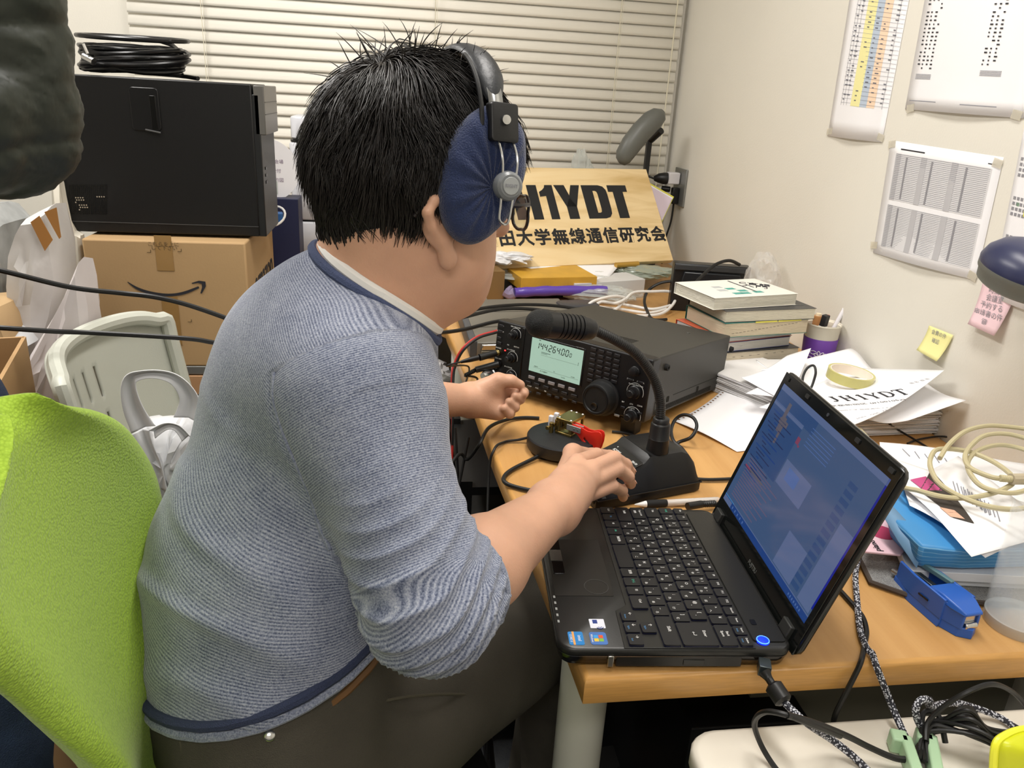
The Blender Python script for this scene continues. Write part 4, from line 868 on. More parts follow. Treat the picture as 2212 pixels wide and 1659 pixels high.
stick('marker_pen', 'white marker leaning right in the pen cup', cc + V(-.004, .0, .012), atY(1825, 666, cc.y + .01), .0048, mat('marker_white', '#e4e2e6', .35), parts=[('cap_end', mat('cap_clear', '#f4f3f5', .2), .97, 1.02, .0052)])
stick('red_pencil', 'red pencil standing in the pen cup', cc + V(.003, .008, .012), atY(1789, 680, cc.y + .012), .0035, mat('pencil_red', '#c8553c', .4), 6, cat='pencil')
er = thing('eraser', 'black and white block eraser poking out of the pen cup', 'eraser', tuple(cc + V(-.010, -.014, .06)))
FE = fr(tuple(cc + V(-.010, -.016, .105)), 30, 6)
obj('rubber_block', MB(FE).box((0, 0, 0), (.015, .012, .046)), mat('eraser_dark', '#1c1c20', .5), er, bev=.001)
obj('sleeve', MB(FE).box((0, 0, -.012), (.0165, .0135, .020)), mat('eraser_sleeve', '#e6e5e6', .5), er, bev=.0006)
ru = thing('glue_stick', 'orange clear capped glue stick at the back of the pen cup', 'glue', tuple(cc + V(-.01, .012, .01)))
obj('tube', MB().cyl(cc + V(-.006, .012, .012), cc + V(-.008, .014, .118), .0105), mat('amber_clear', '#d9a06a', .25, trans=.4), ru); obj('cap', MB().cyl(cc + V(-.008, .014, .118), cc + V(-.008, .014, .123), .006), mat('cap_pale', '#e8d7b8', .4), ru)
# ---------------------------------------------------------------- front right of the desk
M_matg = mat('mat_weave', '#a9a9a8', .9, bump=1, bs=1500, var=.5, vs=900)
Pt = [W(1852, 1205, DZ + .002), W(1880, 1262, DZ + .002), W(1960, 1290, DZ + .002), W(2130, 1308, DZ + .002), W(2300, 1318, DZ + .002), W(2300, 1120, DZ + .002), W(1900, 1110, DZ + .002)]
mb = MB(); mb.prism([(p.x, p.y) for p in Pt], DZ, DZ + .006)
pm_ = thing('place_mat', 'grey woven place mat with dark rim under the magazines', 'mat', (Pt[2].x, Pt[2].y, DZ))
obj('mat_sheet', mb, M_matg, pm_, bev=.002); obj('rim', MB().tube([p + UP * .003 for p in Pt], .0032, 6, closed=True), mat('mat_rim', '#4b423c', .9), pm_)
def slab(name, lab, px, z0, h, m_, cat, bev=.0008, extra=None):
    P = [W(x, y, z0 + h) for x, y in px]; P = [V(min(p.x, .974), p.y, 0) for p in P]
    t = thing(name, lab, cat, tuple(sum(P, V(0, 0, 0)) / len(P) + UP * z0))
    obj('body', MB().prism([(p.x, p.y) for p in P], z0, z0 + h), m_, t, bev=bev)
    for nm, mm, fn_ in (extra or []): mb = MB(); fn_(mb); obj(nm, mb, mm, t, smooth=False)
    return t
Z = DZ + .007
M_mag = mat('magazine_edge', '#d8dade', .6)
slab('magazine', 'white magazine lying lowest on the grey mat', [(2025, 1248), (2300, 1262), (2300, 1090), (1960, 1090)], Z, .010, M_mag, 'magazine'); Z += .0105
slab('booklet', 'white thick booklet under the blue wrapped parcel', [(1962, 1232), (2300, 1250), (2300, 1060), (1890, 1060)], Z, .012, mat('booklet_white', '#dfe1e6', .5), 'booklet'); Z += .0125
a = [W(x, y, Z + .003) for x, y in ((1868, 1192), (1948, 1197), (1975, 1130), (1900, 1105))]
slab('greeting_card', 'pink and white card with handwriting beside the laptop screen', [(1862, 1190), (1946, 1198), (2010, 1120), (1890, 1090)], Z, .003, mat('card_pink', '#e9c4cf', .6), 'card', extra=[('picture', mat('card_magenta', '#b0325c', .6), lambda mb: mb.lathe([(0, 0), (.018, 0), (.018, .0004), (0, .0004)], Matrix.Translation(W(1905, 1150, Z + .003)), 20)), ('handwriting', M_ink, lambda mb: text(mb, 'piano', .012, axes(W(1890, 1178, Z + .0035), V(.2, .98, 0), V(-.98, .2, 0), UP)))]); Z += .0032
# blue wrapped parcel
Pb = [W(x, y, Z) for x, y in ((1985, 1225), (2310, 1222), (2310, 1060), (1900, 1080))]
h_ = .034; px_top = [(1912, 1105), (1990, 1178), (2080, 1190), (2310, 1185), (2310, 1040), (1935, 1040)]
T_p = [W(x, y, Z + h_) for x, y in px_top]; B_p = [W(x, y, Z) for x, y in ((1925, 1165), (1982, 1225), (2080, 1230), (2310, 1224), (2310, 1095), (1940, 1090))]
for L_ in (T_p, B_p):
    for p in L_: p.x = min(p.x, .972)
par = thing('blue_parcel', 'sky blue striped paper parcel with folded end under the leaflets', 'parcel', tuple(sum(B_p, V(0, 0, 0)) / 6))
M_blu = mat('wrap_blue', '#4a93cc', .45); nt = M_blu.node_tree
tc = nt.nodes.new('ShaderNodeTexCoord'); mp = nt.nodes.new('ShaderNodeMapping'); mp.inputs['Rotation'].default_value = (0, 0, .3); wv = nt.nodes.new('ShaderNodeTexWave'); wv.bands_direction = 'Z'; wv.inputs['Scale'].default_value = 55; wv.inputs['Distortion'].default_value = 1.5
r = nt.nodes.new('ShaderNodeValToRGB'); r.color_ramp.elements[0].position = .93; r.color_ramp.elements[0].color = lin('#4590cb'); r.color_ramp.elements[1].color = lin('#8fc3e4')
nt.links.new(tc.outputs['Object'], mp.inputs[0]); nt.links.new(mp.outputs[0], wv.inputs[0]); nt.links.new(wv.outputs['Fac'], r.inputs[0]); nt.links.new(r.outputs[0], bas(M_blu).inputs['Base Color'])
mid = [(a * .5 + b * .5) for a, b in zip(T_p, B_p)]; mid[1] += V(-.004, -.004, 0)
obj('wrapping', MB().loft([B_p, mid, T_p]), M_blu, par, bev=.004)
fl0, fl1, fl2, fl3 = W(1905, 1110, Z + .036), W(1980, 1228, Z + .002), W(2000, 1170, Z + .030), W(1920, 1085, Z + .037)
obj('folded_end', MB().grid([[fl0, fl3], [fl0.lerp(fl1, .5) + V(-.006, -.004, .004), fl3.lerp(fl2, .5)], [fl1, fl2]]), mat('wrap_blue_back', '#6f95b8', .5), par, solid=.0008)
Z2 = Z + h_ + .0015
def clampw(P): return [V(min(p.x, .970), p.y, p.z) for p in P]
def lf(name, lab, px, z, f=None, adds=(), cat='leaflet'):
    P4 = clampw([W(x, y, z) for x, y in px]); t = loose(name, lab, P4, f, 14, 12, cat=cat); return t, P4
t1, Q1 = lf('leaflet', 'white printed leaflet behind the beige cable coil', [(1905, 1010), (2230, 1130), (2230, 1000), (1900, 955)], Z2 + .002, lambda u, v: .003 * math.sin(5 * u))
t2, Q2 = lf('leaflet', 'white leaflet with a dark photo panel lying on the blue parcel', [(1965, 1092), (2130, 1200), (2310, 1118), (1930, 990)], Z2 + .006, lambda u, v: .004 * math.sin(4 * u) * (1 - v))
def colp(nm, mt, P4, f, px):  # panel on a sheet bounded by photo points
    uv = [uvof(P4, *q_, f) for q_ in px]; mb = MB(); g = []
    for i in range(7):
        r = []
        for j in range(7):
            a, b = i / 6, j / 6; U_ = [(uv[0][k] * (1 - a) + uv[1][k] * a) * (1 - b) + (uv[3][k] * (1 - a) + uv[2][k] * a) * b for k in (0, 1)]
            r.append(on_sheet(P4, f, U_[0], U_[1], .0012))
        g.append(r)
    return nm, mb.grid(g), mt
f2 = lambda u, v: .004 * math.sin(4 * u) * (1 - v)
t3, Q3 = lf('leaflet', 'large white leaflet with colour pictures nearest the glass', [(1945, 1048), (2100, 1198), (2290, 1150), (2070, 985)], Z2 + .012, f2)
for it in (colp('picture', mat('pic_dark', '#3a332f', .6), Q3, f2, [(1985, 1062), (2060, 1120), (2103, 1132), (2010, 1012)]),
           colp('picture', mat('pic_magenta', '#b8477e', .6), Q3, f2, [(1962, 1032), (1995, 1062), (2035, 1062), (2000, 1030)]),
           colp('picture', mat('pic_skin', '#d8a890', .6), Q3, f2, [(2030, 1098), (2052, 1118), (2085, 1122), (2060, 1105)])): obj(it[0], it[1], it[2], t3, smooth=False)
mb = MB()
for k in range(9):
    for j in range(2):
        a, b = (2058 + k * 9 + j * 22, 1040 + k * 6 + j * 12), (2058 + k * 9 + j * 22 + 6, 1066 + k * 6 + j * 12)
        ua, ub = uvof(Q3, *a, f2), uvof(Q3, *b, f2); p, q_ = on_sheet(Q3, f2, *ua, .001), on_sheet(Q3, f2, *ub, .001); mb.tube([p, q_], .0006, 4)
obj('text_lines', mb, M_inkg, t3, smooth=False)
mb = MB()
for k in range(5):
    a, b = (1950 + k * 22, 975 + k * 5), (1962 + k * 22, 990 + k * 5)
    p, q_ = on_sheet(Q1, None, *uvof(Q1, *a, None), .004), on_sheet(Q1, None, *uvof(Q1, *b, None), .004); mb.tube([p, q_], .0006, 4)
obj('text_lines', mb, M_inkg, t1, smooth=False)
# beige cable coil on the leaflets
M_bei = mat('cable_beige', '#b8ae8b', .55); zc = Z2 + .026
def cz(L, r, lab, n=8): return cable('beige_cable', [V(min(p.x, .968), p.y, p.z) for p in [W(x, y, z) for x, y, z in L]], r, M_bei, lab)
pts = [(1855, 925, .74), (1885, 960, .745), (1935, 1040, zc - .012), (1985, 1060, zc), (2050, 1075, zc), (2110, 1073, zc + .004), (2165, 1058, zc + .006), (2190, 1035, zc + .01), (2150, 1000, zc + .01), (2090, 975, zc + .012), (2030, 970, zc + .014), (2012, 985, zc + .012), (2010, 1010, zc + .01), (2030, 1045, zc + .006), (2080, 1075, zc + .004), (2140, 1095, zc + .006), (2195, 1100, zc + .02), (2240, 1090, zc + .02)]
cz(pts, .0033, 'outermost beige cable winding from behind the laptop over the leaflets')
cz([(2240, 980, zc + .012), (2190, 965, zc + .012), (2150, 962, zc + .014), (2110, 975, zc + .012), (2090, 1000, zc + .012), (2100, 1030, zc + .012), (2130, 1055, zc + .012), (2190, 1065, zc + .012), (2240, 1050, zc + .012)], .0033, 'beige cable loop at the right edge of the leaflets')
cz([(2030, 990, zc + .016), (2050, 960, zc + .022), (2085, 932, zc + .03), (2130, 920, zc + .034), (2180, 922, zc + .034), (2240, 930, zc + .034)], .0033, 'beige cable arching up in front of the wall')
cz([(2240, 955, zc + .024), (2180, 938, zc + .028), (2130, 940, zc + .026), (2100, 960, zc + .02), (2085, 985, zc + .018), (2095, 1010, zc + .016), (2140, 1030, zc + .016), (2168, 1034, zc + .016)], .0033, 'beige cable loop ending at the ribbed plug')
pl_ = thing('beige_plug', 'beige ribbed cable plug on the coil at the right edge', 'plug', tuple(W(2190, 1035, zc + .018)))
obj('strain_relief', MB().tube(spline([W(2160, 1033, zc + .018), W(2185, 1035, zc + .018)], 14), [.0048 if i % 2 else .004 for i in range(15)], 10), M_bei, pl_); obj('plug_body', MB().tube([W(2184, 1035, zc + .018), V(.962, W(2240, 1037, zc + .018).y, zc + .018)], [.0075, .0085], 10), mat('plug_beige', '#b3a78f', .5), pl_)
cable('cable', [W(1905, 902, .745), W(1935, 925, .715), W(1985, 955, .704), W(2010, 970, .704), W(2040, 985, .704)], .0018, M_cab, 'thin black cable running down in front of the tall paper pile')
cable('cable', [W(1960, 958, .704), W(1990, 948, .704), W(2040, 943, .706), W(2075, 958, .704), W(2110, 985, .706)], .0018, M_cab, 'thin black cable bowing along the wall foot')
# stapler
sa, sb = W(1952, 1262, DZ), W(2085, 1372, DZ); sd = (sb - sa).normalized(); sn = V(-sd.y, sd.x, 0)
FS = axes(V(sa.x, sa.y, DZ), sd, sn, UP)
Ls = (sb - sa).length
st = thing('stapler', 'blue plastic stapler with open front lying on the desk', 'stapler', F=FS)
M_sb = mat('stapler_blue', '#2e5fb8', .32)
def pl2(hs): # hull outline half width along x
    return hs
out = [(-.004, -.014), (.03, -.021), (.08, -.0225), (Ls - .02, -.020), (Ls, -.013), (Ls + .008, 0), (Ls, .013), (Ls - .02, .020), (.08, .0225), (.03, .021), (-.004, .014)]
obj('base', MB(FS).prism(out, .0, .012, top=[(x * 1.0, y * .92) for x, y in out]), M_sb, st, bev=.002)
def wall_(s_):
    k = [(-.002, .013), (.03, .020), (.08, .0215), (Ls - .02, .0195), (Ls + .002, .012)]; r1 = []
    for (x, y), h in zip(k, (.034, .036, .036, .034, .030)):
        r1.append([(x, s_ * y, .010), (x, s_ * (y - .003), .010), (x, s_ * (y - .004), h), (x, s_ * (y - .0005), h)])
    return MB(FS).loft(r1)
for s_ in (1, -1): obj('side_wall', wall_(s_), M_sb, st, bev=.001)
obj('front_hood', MB(FS).loft([[(x, -w_, h0), (x, w_, h0), (x, w_ * .85, h1), (x, -w_ * .85, h1)] for x, w_, h0, h1 in ((Ls * .52, .019, .030, .036), (Ls * .72, .0205, .030, .0385), (Ls - .012, .0185, .029, .0365), (Ls + .004, .0125, .028, .032))]), M_sb, st, bev=.0015)
obj('magazine_rail', MB(FS).box((Ls * .42, 0, .019), (Ls * .70, .013, .009)).box((Ls * .40, .0, .026), (Ls * .55, .008, .004)), mat('steel', '#8a8d90', .3, metal=1), st, bev=.001)
obj('driver_head', MB(FS).box((Ls - .006, .001, .0195), (.011, .020, .014)).cyl((Ls + .001, -.007, .014), (Ls + .001, .009, .014), .004), M_chr, st, bev=.0012)
obj('lever', MB(FS).box((Ls * .30, .006, .036), (.05, .006, .006), Matrix.Rotation(R(8), 4, 'Z')), mat('lever_greenish', '#5f8086', .4), st, bev=.001)
for x in (Ls * .28, Ls * .36): obj('hole', MB(FS).box((Ls * .5 + (x - Ls * .3), -.0215, .020 + x * .02), (.007, .001, .002)), MATS['foot_black'], st)
bn = thing('bracelet', 'dark blue beaded key strap with metal ends behind the stapler', 'strap', tuple(W(1940, 1245, DZ + .01)))
obj('strap', MB().tube(spline(PW([(1950, 1228, DZ + .014), (1975, 1225, DZ + .02), (2020, 1225, DZ + .022), (2050, 1240, DZ + .014)]), 6), .0045, 8), mat('strap_navy', '#26365e', .6), bn)
obj('metal_end', MB().tube(PW([(1928, 1232, DZ + .014), (1955, 1248, DZ + .014)]), .0035, 10), M_chr, bn)
# drinking glass, right edge
gc = W(2195, 1350, DZ); gl = thing('drinking_glass', 'tall clear drinking glass standing at the right edge of the desk', 'glass', (gc.x, gc.y, DZ))
def thin_glass(name, tint=(.93, .96, .97, 1)):
    """thin pane: mirror-like by viewing angle over clear"""
    m = bpy.data.materials.new(name); m.use_nodes = True; nt = m.node_tree; nt.nodes.remove(bas(m)); out = nt.nodes['Material Output']
    tr = nt.nodes.new('ShaderNodeBsdfTransparent'); tr.inputs[0].default_value = tint; gs = nt.nodes.new('ShaderNodeBsdfGlossy'); gs.inputs['Roughness'].default_value = .03
    lw0 = nt.nodes.new('ShaderNodeLayerWeight'); lw0.inputs['Blend'].default_value = .5; pw_ = nt.nodes.new('ShaderNodeMath'); pw_.operation = 'POWER'; pw_.inputs[1].default_value = 4.0; nt.links.new(lw0.outputs['Facing'], pw_.inputs[0]); lw_ = nt.nodes.new('ShaderNodeMath'); lw_.operation = 'MULTIPLY_ADD'; lw_.inputs[1].default_value = .55; lw_.inputs[2].default_value = .035; nt.links.new(pw_.outputs[0], lw_.inputs[0]); mx = nt.nodes.new('ShaderNodeMixShader')
    nt.links.new(lw_.outputs[0], mx.inputs[0]); nt.links.new(tr.outputs[0], mx.inputs[1]); nt.links.new(gs.outputs[0], mx.inputs[2]); nt.links.new(mx.outputs[0], out.inputs[0]); return m
M_thin = thin_glass('thin_glass')
gh = .150; FG = Matrix.Translation(gc)
obj('glass_wall', MB(FG).lathe([(.0350, .012), (.0395, gh), (.0388, gh + .001), (.0378, gh), (.0335, .014)], n=56, caps=False), mat('tumbler_glass', '#eef2f4', .06, alpha=.17, coat=.5), gl, ang=60)
obj('glass_foot', MB(FG).lathe([(0, .0), (.0335, 0), (.0352, .003), (.0352, .0135), (.0325, .0145), (0, .013)], n=56), mat('foot_glass', '#dfe8ec', .06, alpha=.42), gl, ang=60)
# pinned papers and notes on the right wall
def wsheet(name, lab, P, cat='notice', adds=(), curl=.006, m_=None, tp=()):
    """P: four photo points tl, tr, br, bl on the wall"""
    c = [atX(x, y, WX - .0015) for x, y in P]; cn = sum(c, V(0, 0, 0)) / 4; t = thing(name, lab, cat, tuple(cn))
    tl, tr, br, bl = c; N = 10
    def pt(u, v, e=0): return (tl * (1 - u) + tr * u) * (1 - v) + (bl * (1 - u) + br * u) * v - V(1, 0, 0) * (e + curl * (.5 - .5 * math.cos(u * 6.28)) * v * .6 + curl * max(0, v - .8) * 2 * math.sin(u * 3.14))
    obj('sheet', MB().grid([[pt(i / N, j / N) for j in range(N + 1)] for i in range(N + 1)]), m_ or M_pap, t, solid=.0003, ang=180)
    def rect(mb, u0, v0, u1, v1, e=.0005, n=4):
        mb.grid([[pt(u0 + (u1 - u0) * i / n, v0 + (v1 - v0) * j / n, e) for j in range(n + 1)] for i in range(n + 1)])
    for nm, mm, fn_ in adds:
        mb = MB(); fn_(mb, rect, pt); obj(nm, mb, mm, t, smooth=False)
    for u, v in tp:
        q_ = pt(u, v, .0012); obj('tape', MB().box((0, 0, 0), (.0004, .022, .014), Matrix.Translation(q_) @ Matrix.Rotation(R(20 * (u - .5)), 4, 'X')), mat('clear_tape', '#efe9d8', .2, trans=.5, alpha=.6), t)
    return t
YE, GB, PE = mat('col_yellow', '#efe9a8', .7), mat('col_greyblue', '#b9c6d6', .7), mat('col_peach', '#f3d6ba', .7)
def lines(n, u0, u1, v0, v1, w_=.0022):
    return lambda mb, rect, pt: [rect(mb, u0, v0 + (v1 - v0) * k / n, u1, v0 + (v1 - v0) * k / n + w_, .0009, 2) for k in range(n)]
def dots(n, us, v0, v1, w_=.02, h_=.006, seed=1):
    def f(mb, rect, pt):
        rnd = random.Random(seed)
        for k in range(n):
            for u in us:
                if rnd.random() < .75: rect(mb, u, v0 + (v1 - v0) * k / n, u + w_ * rnd.uniform(.5, 1.2), v0 + (v1 - v0) * k / n + h_, .001, 1)
    return f
wsheet('notice_sheet', 'long white table with yellow, grey and orange columns, leftmost on the wall', [(1847, -75), (1975, -60), (1905, 308), (1788, 294)], adds=[
    ('yellow_column', YE, lambda mb, r_, p: r_(mb, .36, .02, .53, .80)), ('grey_column', GB, lambda mb, r_, p: r_(mb, .53, .02, .65, .80)), ('orange_column', PE, lambda mb, r_, p: r_(mb, .65, .02, .78, .80)),
    ('grid_lines', M_inkg, lines(30, .16, 1.0, .03, .81, .0016)), ('column_lines', M_inkg, lambda mb, r_, p: [r_(mb, u, .03, u + .004, .80, .0009, 3) for u in (.17, .22, .28, .90)]), ('entries', mat('ink_soft', '#6a6c78', .8), dots(26, (.19, .26, .42, .56, .69, .86), .04, .79, .05, .006))], tp=((.03, .97), (.97, .97)))
wsheet('notice_sheet', 'large white sheet with two dotted columns, top right of the wall', [(2010, -70), (2290, -90), (2212, 256), (1955, 236)], adds=[
    ('dotted_columns', M_ink, dots(24, (.05, .09, .13, .17), .05, .72, .02, .009, 3)), ('dotted_columns', M_ink, dots(22, (.62, .66, .70), .10, .68, .02, .009, 4)), ('signature_block', M_inkg, lines(4, .05, .20, .74, .78, .004)), ('signature_block', M_inkg, lines(4, .62, .78, .70, .74, .004)), ('footer_line', M_inkg, lambda mb, r_, p: (r_(mb, .03, .93, .30, .936), r_(mb, .52, .935, .80, .941)))], tp=((.06, .99), (.95, .98)))
GR1, GR2 = mat('table_grey', '#b9b8bb', .7), mat('table_dark', '#8f8e93', .7)
def table(v0, v1):
    def f(mb, r_, p): r_(mb, .08, v0, .94, v1, .0005, 8)
    return f
wsheet('timetable_sheet', 'white sheet with two dense grey tables in the middle of the wall papers', [(1925, 303), (2168, 340), (2108, 606), (1886, 546)], adds=[
    ('table_ground', mat('table_pale', '#d9d8da', .7), table(.10, .50)), ('table_ground', mat('table_pale', '#d9d8da', .7), table(.545, .92)),
    ('grey_columns', GR1, lambda mb, r_, p: [r_(mb, u, v0, u + .055, v1, .0008) for u in (.08, .34, .62) for v0, v1 in ((.10, .50), (.545, .92))]),
    ('dark_columns', GR2, lambda mb, r_, p: [r_(mb, u, v0, u + .016, v1, .001) for u in (.19, .44, .74) for v0, v1 in ((.12, .48), (.56, .90))]),
    ('grid_lines', mat('ink_soft', '#6a6c78', .8), lines(26, .09, .93, .105, .50, .0022)), ('grid_lines', mat('ink_soft', '#6a6c78', .8), lines(26, .09, .93, .55, .92, .0022)),
    ('title', M_ink, lambda mb, r_, p: (r_(mb, .12, .055, .36, .066), r_(mb, .90, .06, .96, .068)))], tp=((.02, .03), (.97, .05), (.0, .93), (.97, .97)))
wsheet('notice_sheet', 'white calendar sheet at the right edge, behind the navy lamp', [(2214, 268), (2330, 285), (2275, 690), (2140, 640)], adds=[
    ('calendar_grid', GR2, lambda mb, r_, p: [r_(mb, .06 + .07 * i, v + .03 * j, .11 + .07 * i, v + .03 * j + .018) for v in (.18, .40, .62) for i in range(5) for j in range(4)]), ('marked_days', mat('mark_green', '#6f9c74', .7), lambda mb, r_, p: r_(mb, .14, .43, .19, .45)), ('marked_days', mat('mark_yellow', '#ddd76a', .7), lambda mb, r_, p: r_(mb, .30, .41, .34, .50))], tp=((.02, .97),))
def note(name, lab, P, m_, k, txt, sz):
    c = [atX(x, y, WX - .002) for x, y in P]; tl, tr, br, bl = c; t = thing(name, lab, 'note', tuple(sum(c, V(0, 0, 0)) / 4)); N = 8
    def pt(u, v): return (tl * (1 - u) + tr * u) * (1 - v) + (bl * (1 - u) + br * u) * v - V(1, 0, 0) * (k * v * v + .001)
    obj('sheet', MB().grid([[pt(i / N, j / N) for j in range(N + 1)] for i in range(N + 1)]), m_, t, solid=.0002, ang=180)
    x_ = (tr - tl).normalized(); y_ = (tl - bl).normalized(); mb = MB()
    for i, s_ in enumerate(txt):
        q_ = pt(.5, .16 + i * sz[1]) - V(1, 0, 0) * .0012; text(mb, s_, sz[0], axes(q_, x_, y_, V(-1, 0, 0)), ext=0)
    obj('handwriting', mb, M_inkg, t, smooth=False)
note('sticky_note', 'small yellow sticky note curling off the lower wall', [(2008, 703), (2060, 724), (2037, 781), (1993, 756)], mat('note_yellow', '#efe9a2', .7), .012, ['会費の件', '確認'], (.010, .28))
note('sticky_note', 'pink handwritten note hanging below the navy lamp shade', [(2125, 605), (2200, 622), (2165, 726), (2107, 700)], mat('note_pink', '#f0cfd6', .7), .014, ['時間割', '会議室', '予約する', '申請書の件', '鍵'], (.013, .17))
# navy lamp head at the right edge
lc = atX(2215, 592, .90); lt = thing('desk_lamp', 'navy blue oval lamp head with grey rim at the right edge', 'lamp', (lc.x, lc.y, lc.z))
FLa = Matrix.Translation(lc) @ Matrix.Rotation(R(12), 4, 'X')
def oval(prof, F_, n=40, ex=1.0, ey=1.25): return MB(F_).loft([[(r_ * ex * math.cos(2 * math.pi * i / n), r_ * ey * math.sin(2 * math.pi * i / n), z) for i in range(n)] for r_, z in prof])
obj('lamp_shade', oval([(.0025, .048), (.022, .046), (.040, .038), (.053, .024), (.058, .010), (.0575, .004)], FLa), mat('lamp_navy', '#2f3350', .32), lt)
obj('grey_rim', oval([(.0575, .004), (.057, -.004), (.0545, -.008), (.053, -.020), (.048, -.024), (.044, -.020)], FLa), mat('lamp_rim', '#6a6c66', .5), lt)
obj('lamp_arm', MB().tube(spline([lc + V(0, -.05, .02), lc + V(.01, -.16, .10), lc + V(.02, -.36, -.05), V(.90, .32, TZ + .02)], 8), .008, 12), mat('lamp_arm_grey', '#55575c', .5), lt)
obj('lamp_base', MB(Matrix.Translation(V(.89, .32, TZ))).lathe([(.0, 0), (.06, 0), (.06, .010), (.045, .018), (0, .02)], n=32), mat('lamp_navy', '#2f3350', .32), lt)
# ---------------------------------------------------------------- back of the desk
# name board
Bp = V(.88, 2.376, .771); b1 = V(.954, .301, 0).normalized(); b2 = V(-.184, .585, .79); b2 = (b2 - b1 * b2.dot(b1)).normalized(); b3 = b1.cross(b2)
FB = axes(Bp, b1, b2, b3)
M_bw = mat('board_wood', '#dcc08c', .5, bump=.05, bs=90); nt = M_bw.node_tree
tc = nt.nodes.new('ShaderNodeTexCoord'); mp = nt.nodes.new('ShaderNodeMapping'); mp.inputs['Scale'].default_value = (1.2, 9, 1.2)
n = nt.nodes.new('ShaderNodeTexNoise'); n.inputs['Scale'].default_value = 2.2; n.inputs['Detail'].default_value = 6; n.inputs['Distortion'].default_value = .8
r = nt.nodes.new('ShaderNodeValToRGB'); e = r.color_ramp.elements; e[0].position = .28; e[0].color = lin('#c8a870'); e[1].position = .55; e[1].color = lin('#e2c898'); e2 = r.color_ramp.elements.new(.8); e2.color = lin('#ead5aa')
nt.links.new(tc.outputs['Object'], mp.inputs[0]); nt.links.new(mp.outputs[0], n.inputs['Vector']); nt.links.new(n.outputs['Fac'], r.inputs[0]); nt.links.new(r.outputs[0], bas(M_bw).inputs['Base Color'])
bd = thing('name_board', 'pale wooden board lettered JH1YDT in bold black leaning at the window', 'sign', F=FB)
obj('board', MB(FB).box((-.365, .1675, -.010), (.73, .335, .020)), M_bw, bd, bev=.0015)
M_bk = mat('board_paint', '#15161a', .45)
mb = MB(FB @ Matrix.Translation((0, 0, .0006)))
def glyph(x0, w_, y0, h_, polys, holes=()):
    for P in polys: mb.add([(x0 + p[0] * w_, y0 + p[1] * h_, 0) for p in P], [tuple(range(len(P)))])
y0, hh = .155, .118
GL = {'J': (.075, [[(.55, 1), (1, 1), (1, .18), (.55, .18)], [(1, .18), (.88, .03), (.6, 0), (.1, .0), (0, .05), (0, .22), (.55, .22)]]),
      'H': (.088, [[(0, 0), (.4, 0), (.4, 1), (0, 1)], [(.62, 0), (1, 0), (1, 1), (.62, 1)], [(.4, .39), (.62, .39), (.62, .62), (.4, .62)]]),
      '1': (.050, [[(.42, 0), (1, 0), (1, 1), (.48, 1), (.42, .93)], [(.42, .93), (.42, .68), (0, .66), (0, .80), (.25, .86)]]),
      'Y': (.092, [[(0, 1), (.40, 1), (.54, .62), (.70, .36), (.70, .36), (.31, .36)], [(1, 1), (.66, 1), (.48, .62), (.31, .36), (.70, .36)], [(.31, 0), (.70, 0), (.70, .38), (.31, .38)]]),
      'D': (.090, [[(0, 0), (.42, 0), (.42, 1), (0, 1)], [(.42, 1), (.70, 1), (.88, .96), (.98, .86), (1, .72), (.60, .72), (.58, .80), (.52, .83), (.42, .83)], [(.60, .72), (1, .72), (1, .28), (.60, .28)], [(.42, 0), (.70, 0), (.88, .04), (.98, .14), (1, .28), (.60, .28), (.58, .20), (.52, .17), (.42, .17)]]),
      'T': (.072, [[(0, .80), (1, .80), (1, 1), (0, 1)], [(.24, 0), (.76, 0), (.76, .80), (.24, .80)]])}
x = -.600
for ch in 'JH1YDT':
    w_, P = GL[ch]; glyph(x, w_, y0, hh, P); x += w_ + .006
obj('call_sign', mb, M_bk, bd, smooth=False, solid=.0006)
mb = MB(FB); KJ = '早稲田大学無線通信研究会'
for i, ch in enumerate(KJ): text(mb, ch, .056, Matrix.Translation((-.692 + i * .0602, .092, .0004)), ext=.0004, off=.0016)
obj('kanji_line', mb, M_bk, bd, smooth=False)
# back lamp
q0, q1 = atY(1338, 352, 2.57), atY(1432, 240, 2.60); ld = (q1 - q0).normalized(); lm = (q0 + q1) / 2
lp = thing('desk_lamp', 'grey desk lamp with elongated head and black stem behind the name board', 'lamp', (.84, 2.66, DZ))
lxx = ld.cross(V(0, 1, 0)).normalized(); lyy = lxx.cross(ld)
FQ = axes(q0, lxx, lyy, ld); LL = (q1 - q0).length
rings = []
for t, a, b in ((0, .004, .004), (.03, .020, .018), (.10, .030, .026), (.3, .035, .030), (.55, .036, .031), (.8, .036, .028), (.93, .028, .022), (1.0, .010, .008)):
    rings.append([(a * math.cos(2 * math.pi * i / 24) + .012 * math.sin(math.pi * t), b * math.sin(2 * math.pi * i / 24), t * LL) for i in range(24)])
obj('lamp_head', MB(FQ).loft(rings), mat('lamp_grey', '#5f605b', .4), lp, ang=60)
bx0_ = atY(1402, 300, 2.66).x; ps = [atY(1418, 288, 2.62), atY(1403, 300, 2.66), atY(1398, 360, 2.66), V(bx0_, 2.66, DZ + .02)]
obj('knuckle', MB().tube([atY(1428, 282, 2.61), atY(1406, 302, 2.655)], .012, 12), M_blk, lp)
obj('stem', MB().box((0, 0, 0), (.016, .022, (ps[1] - ps[3]).length), axes((ps[1] + ps[3]) / 2, V(1, 0, 0), V(0, 1, 0), (ps[1] - ps[3]).normalized())), M_blk, lp, bev=.002)
obj('base', MB(Matrix.Translation(V(bx0_, 2.66, DZ))).lathe([(0, 0), (.07, 0), (.07, .012), (.05, .02), (0, .02)], n=32), M_blk, lp)
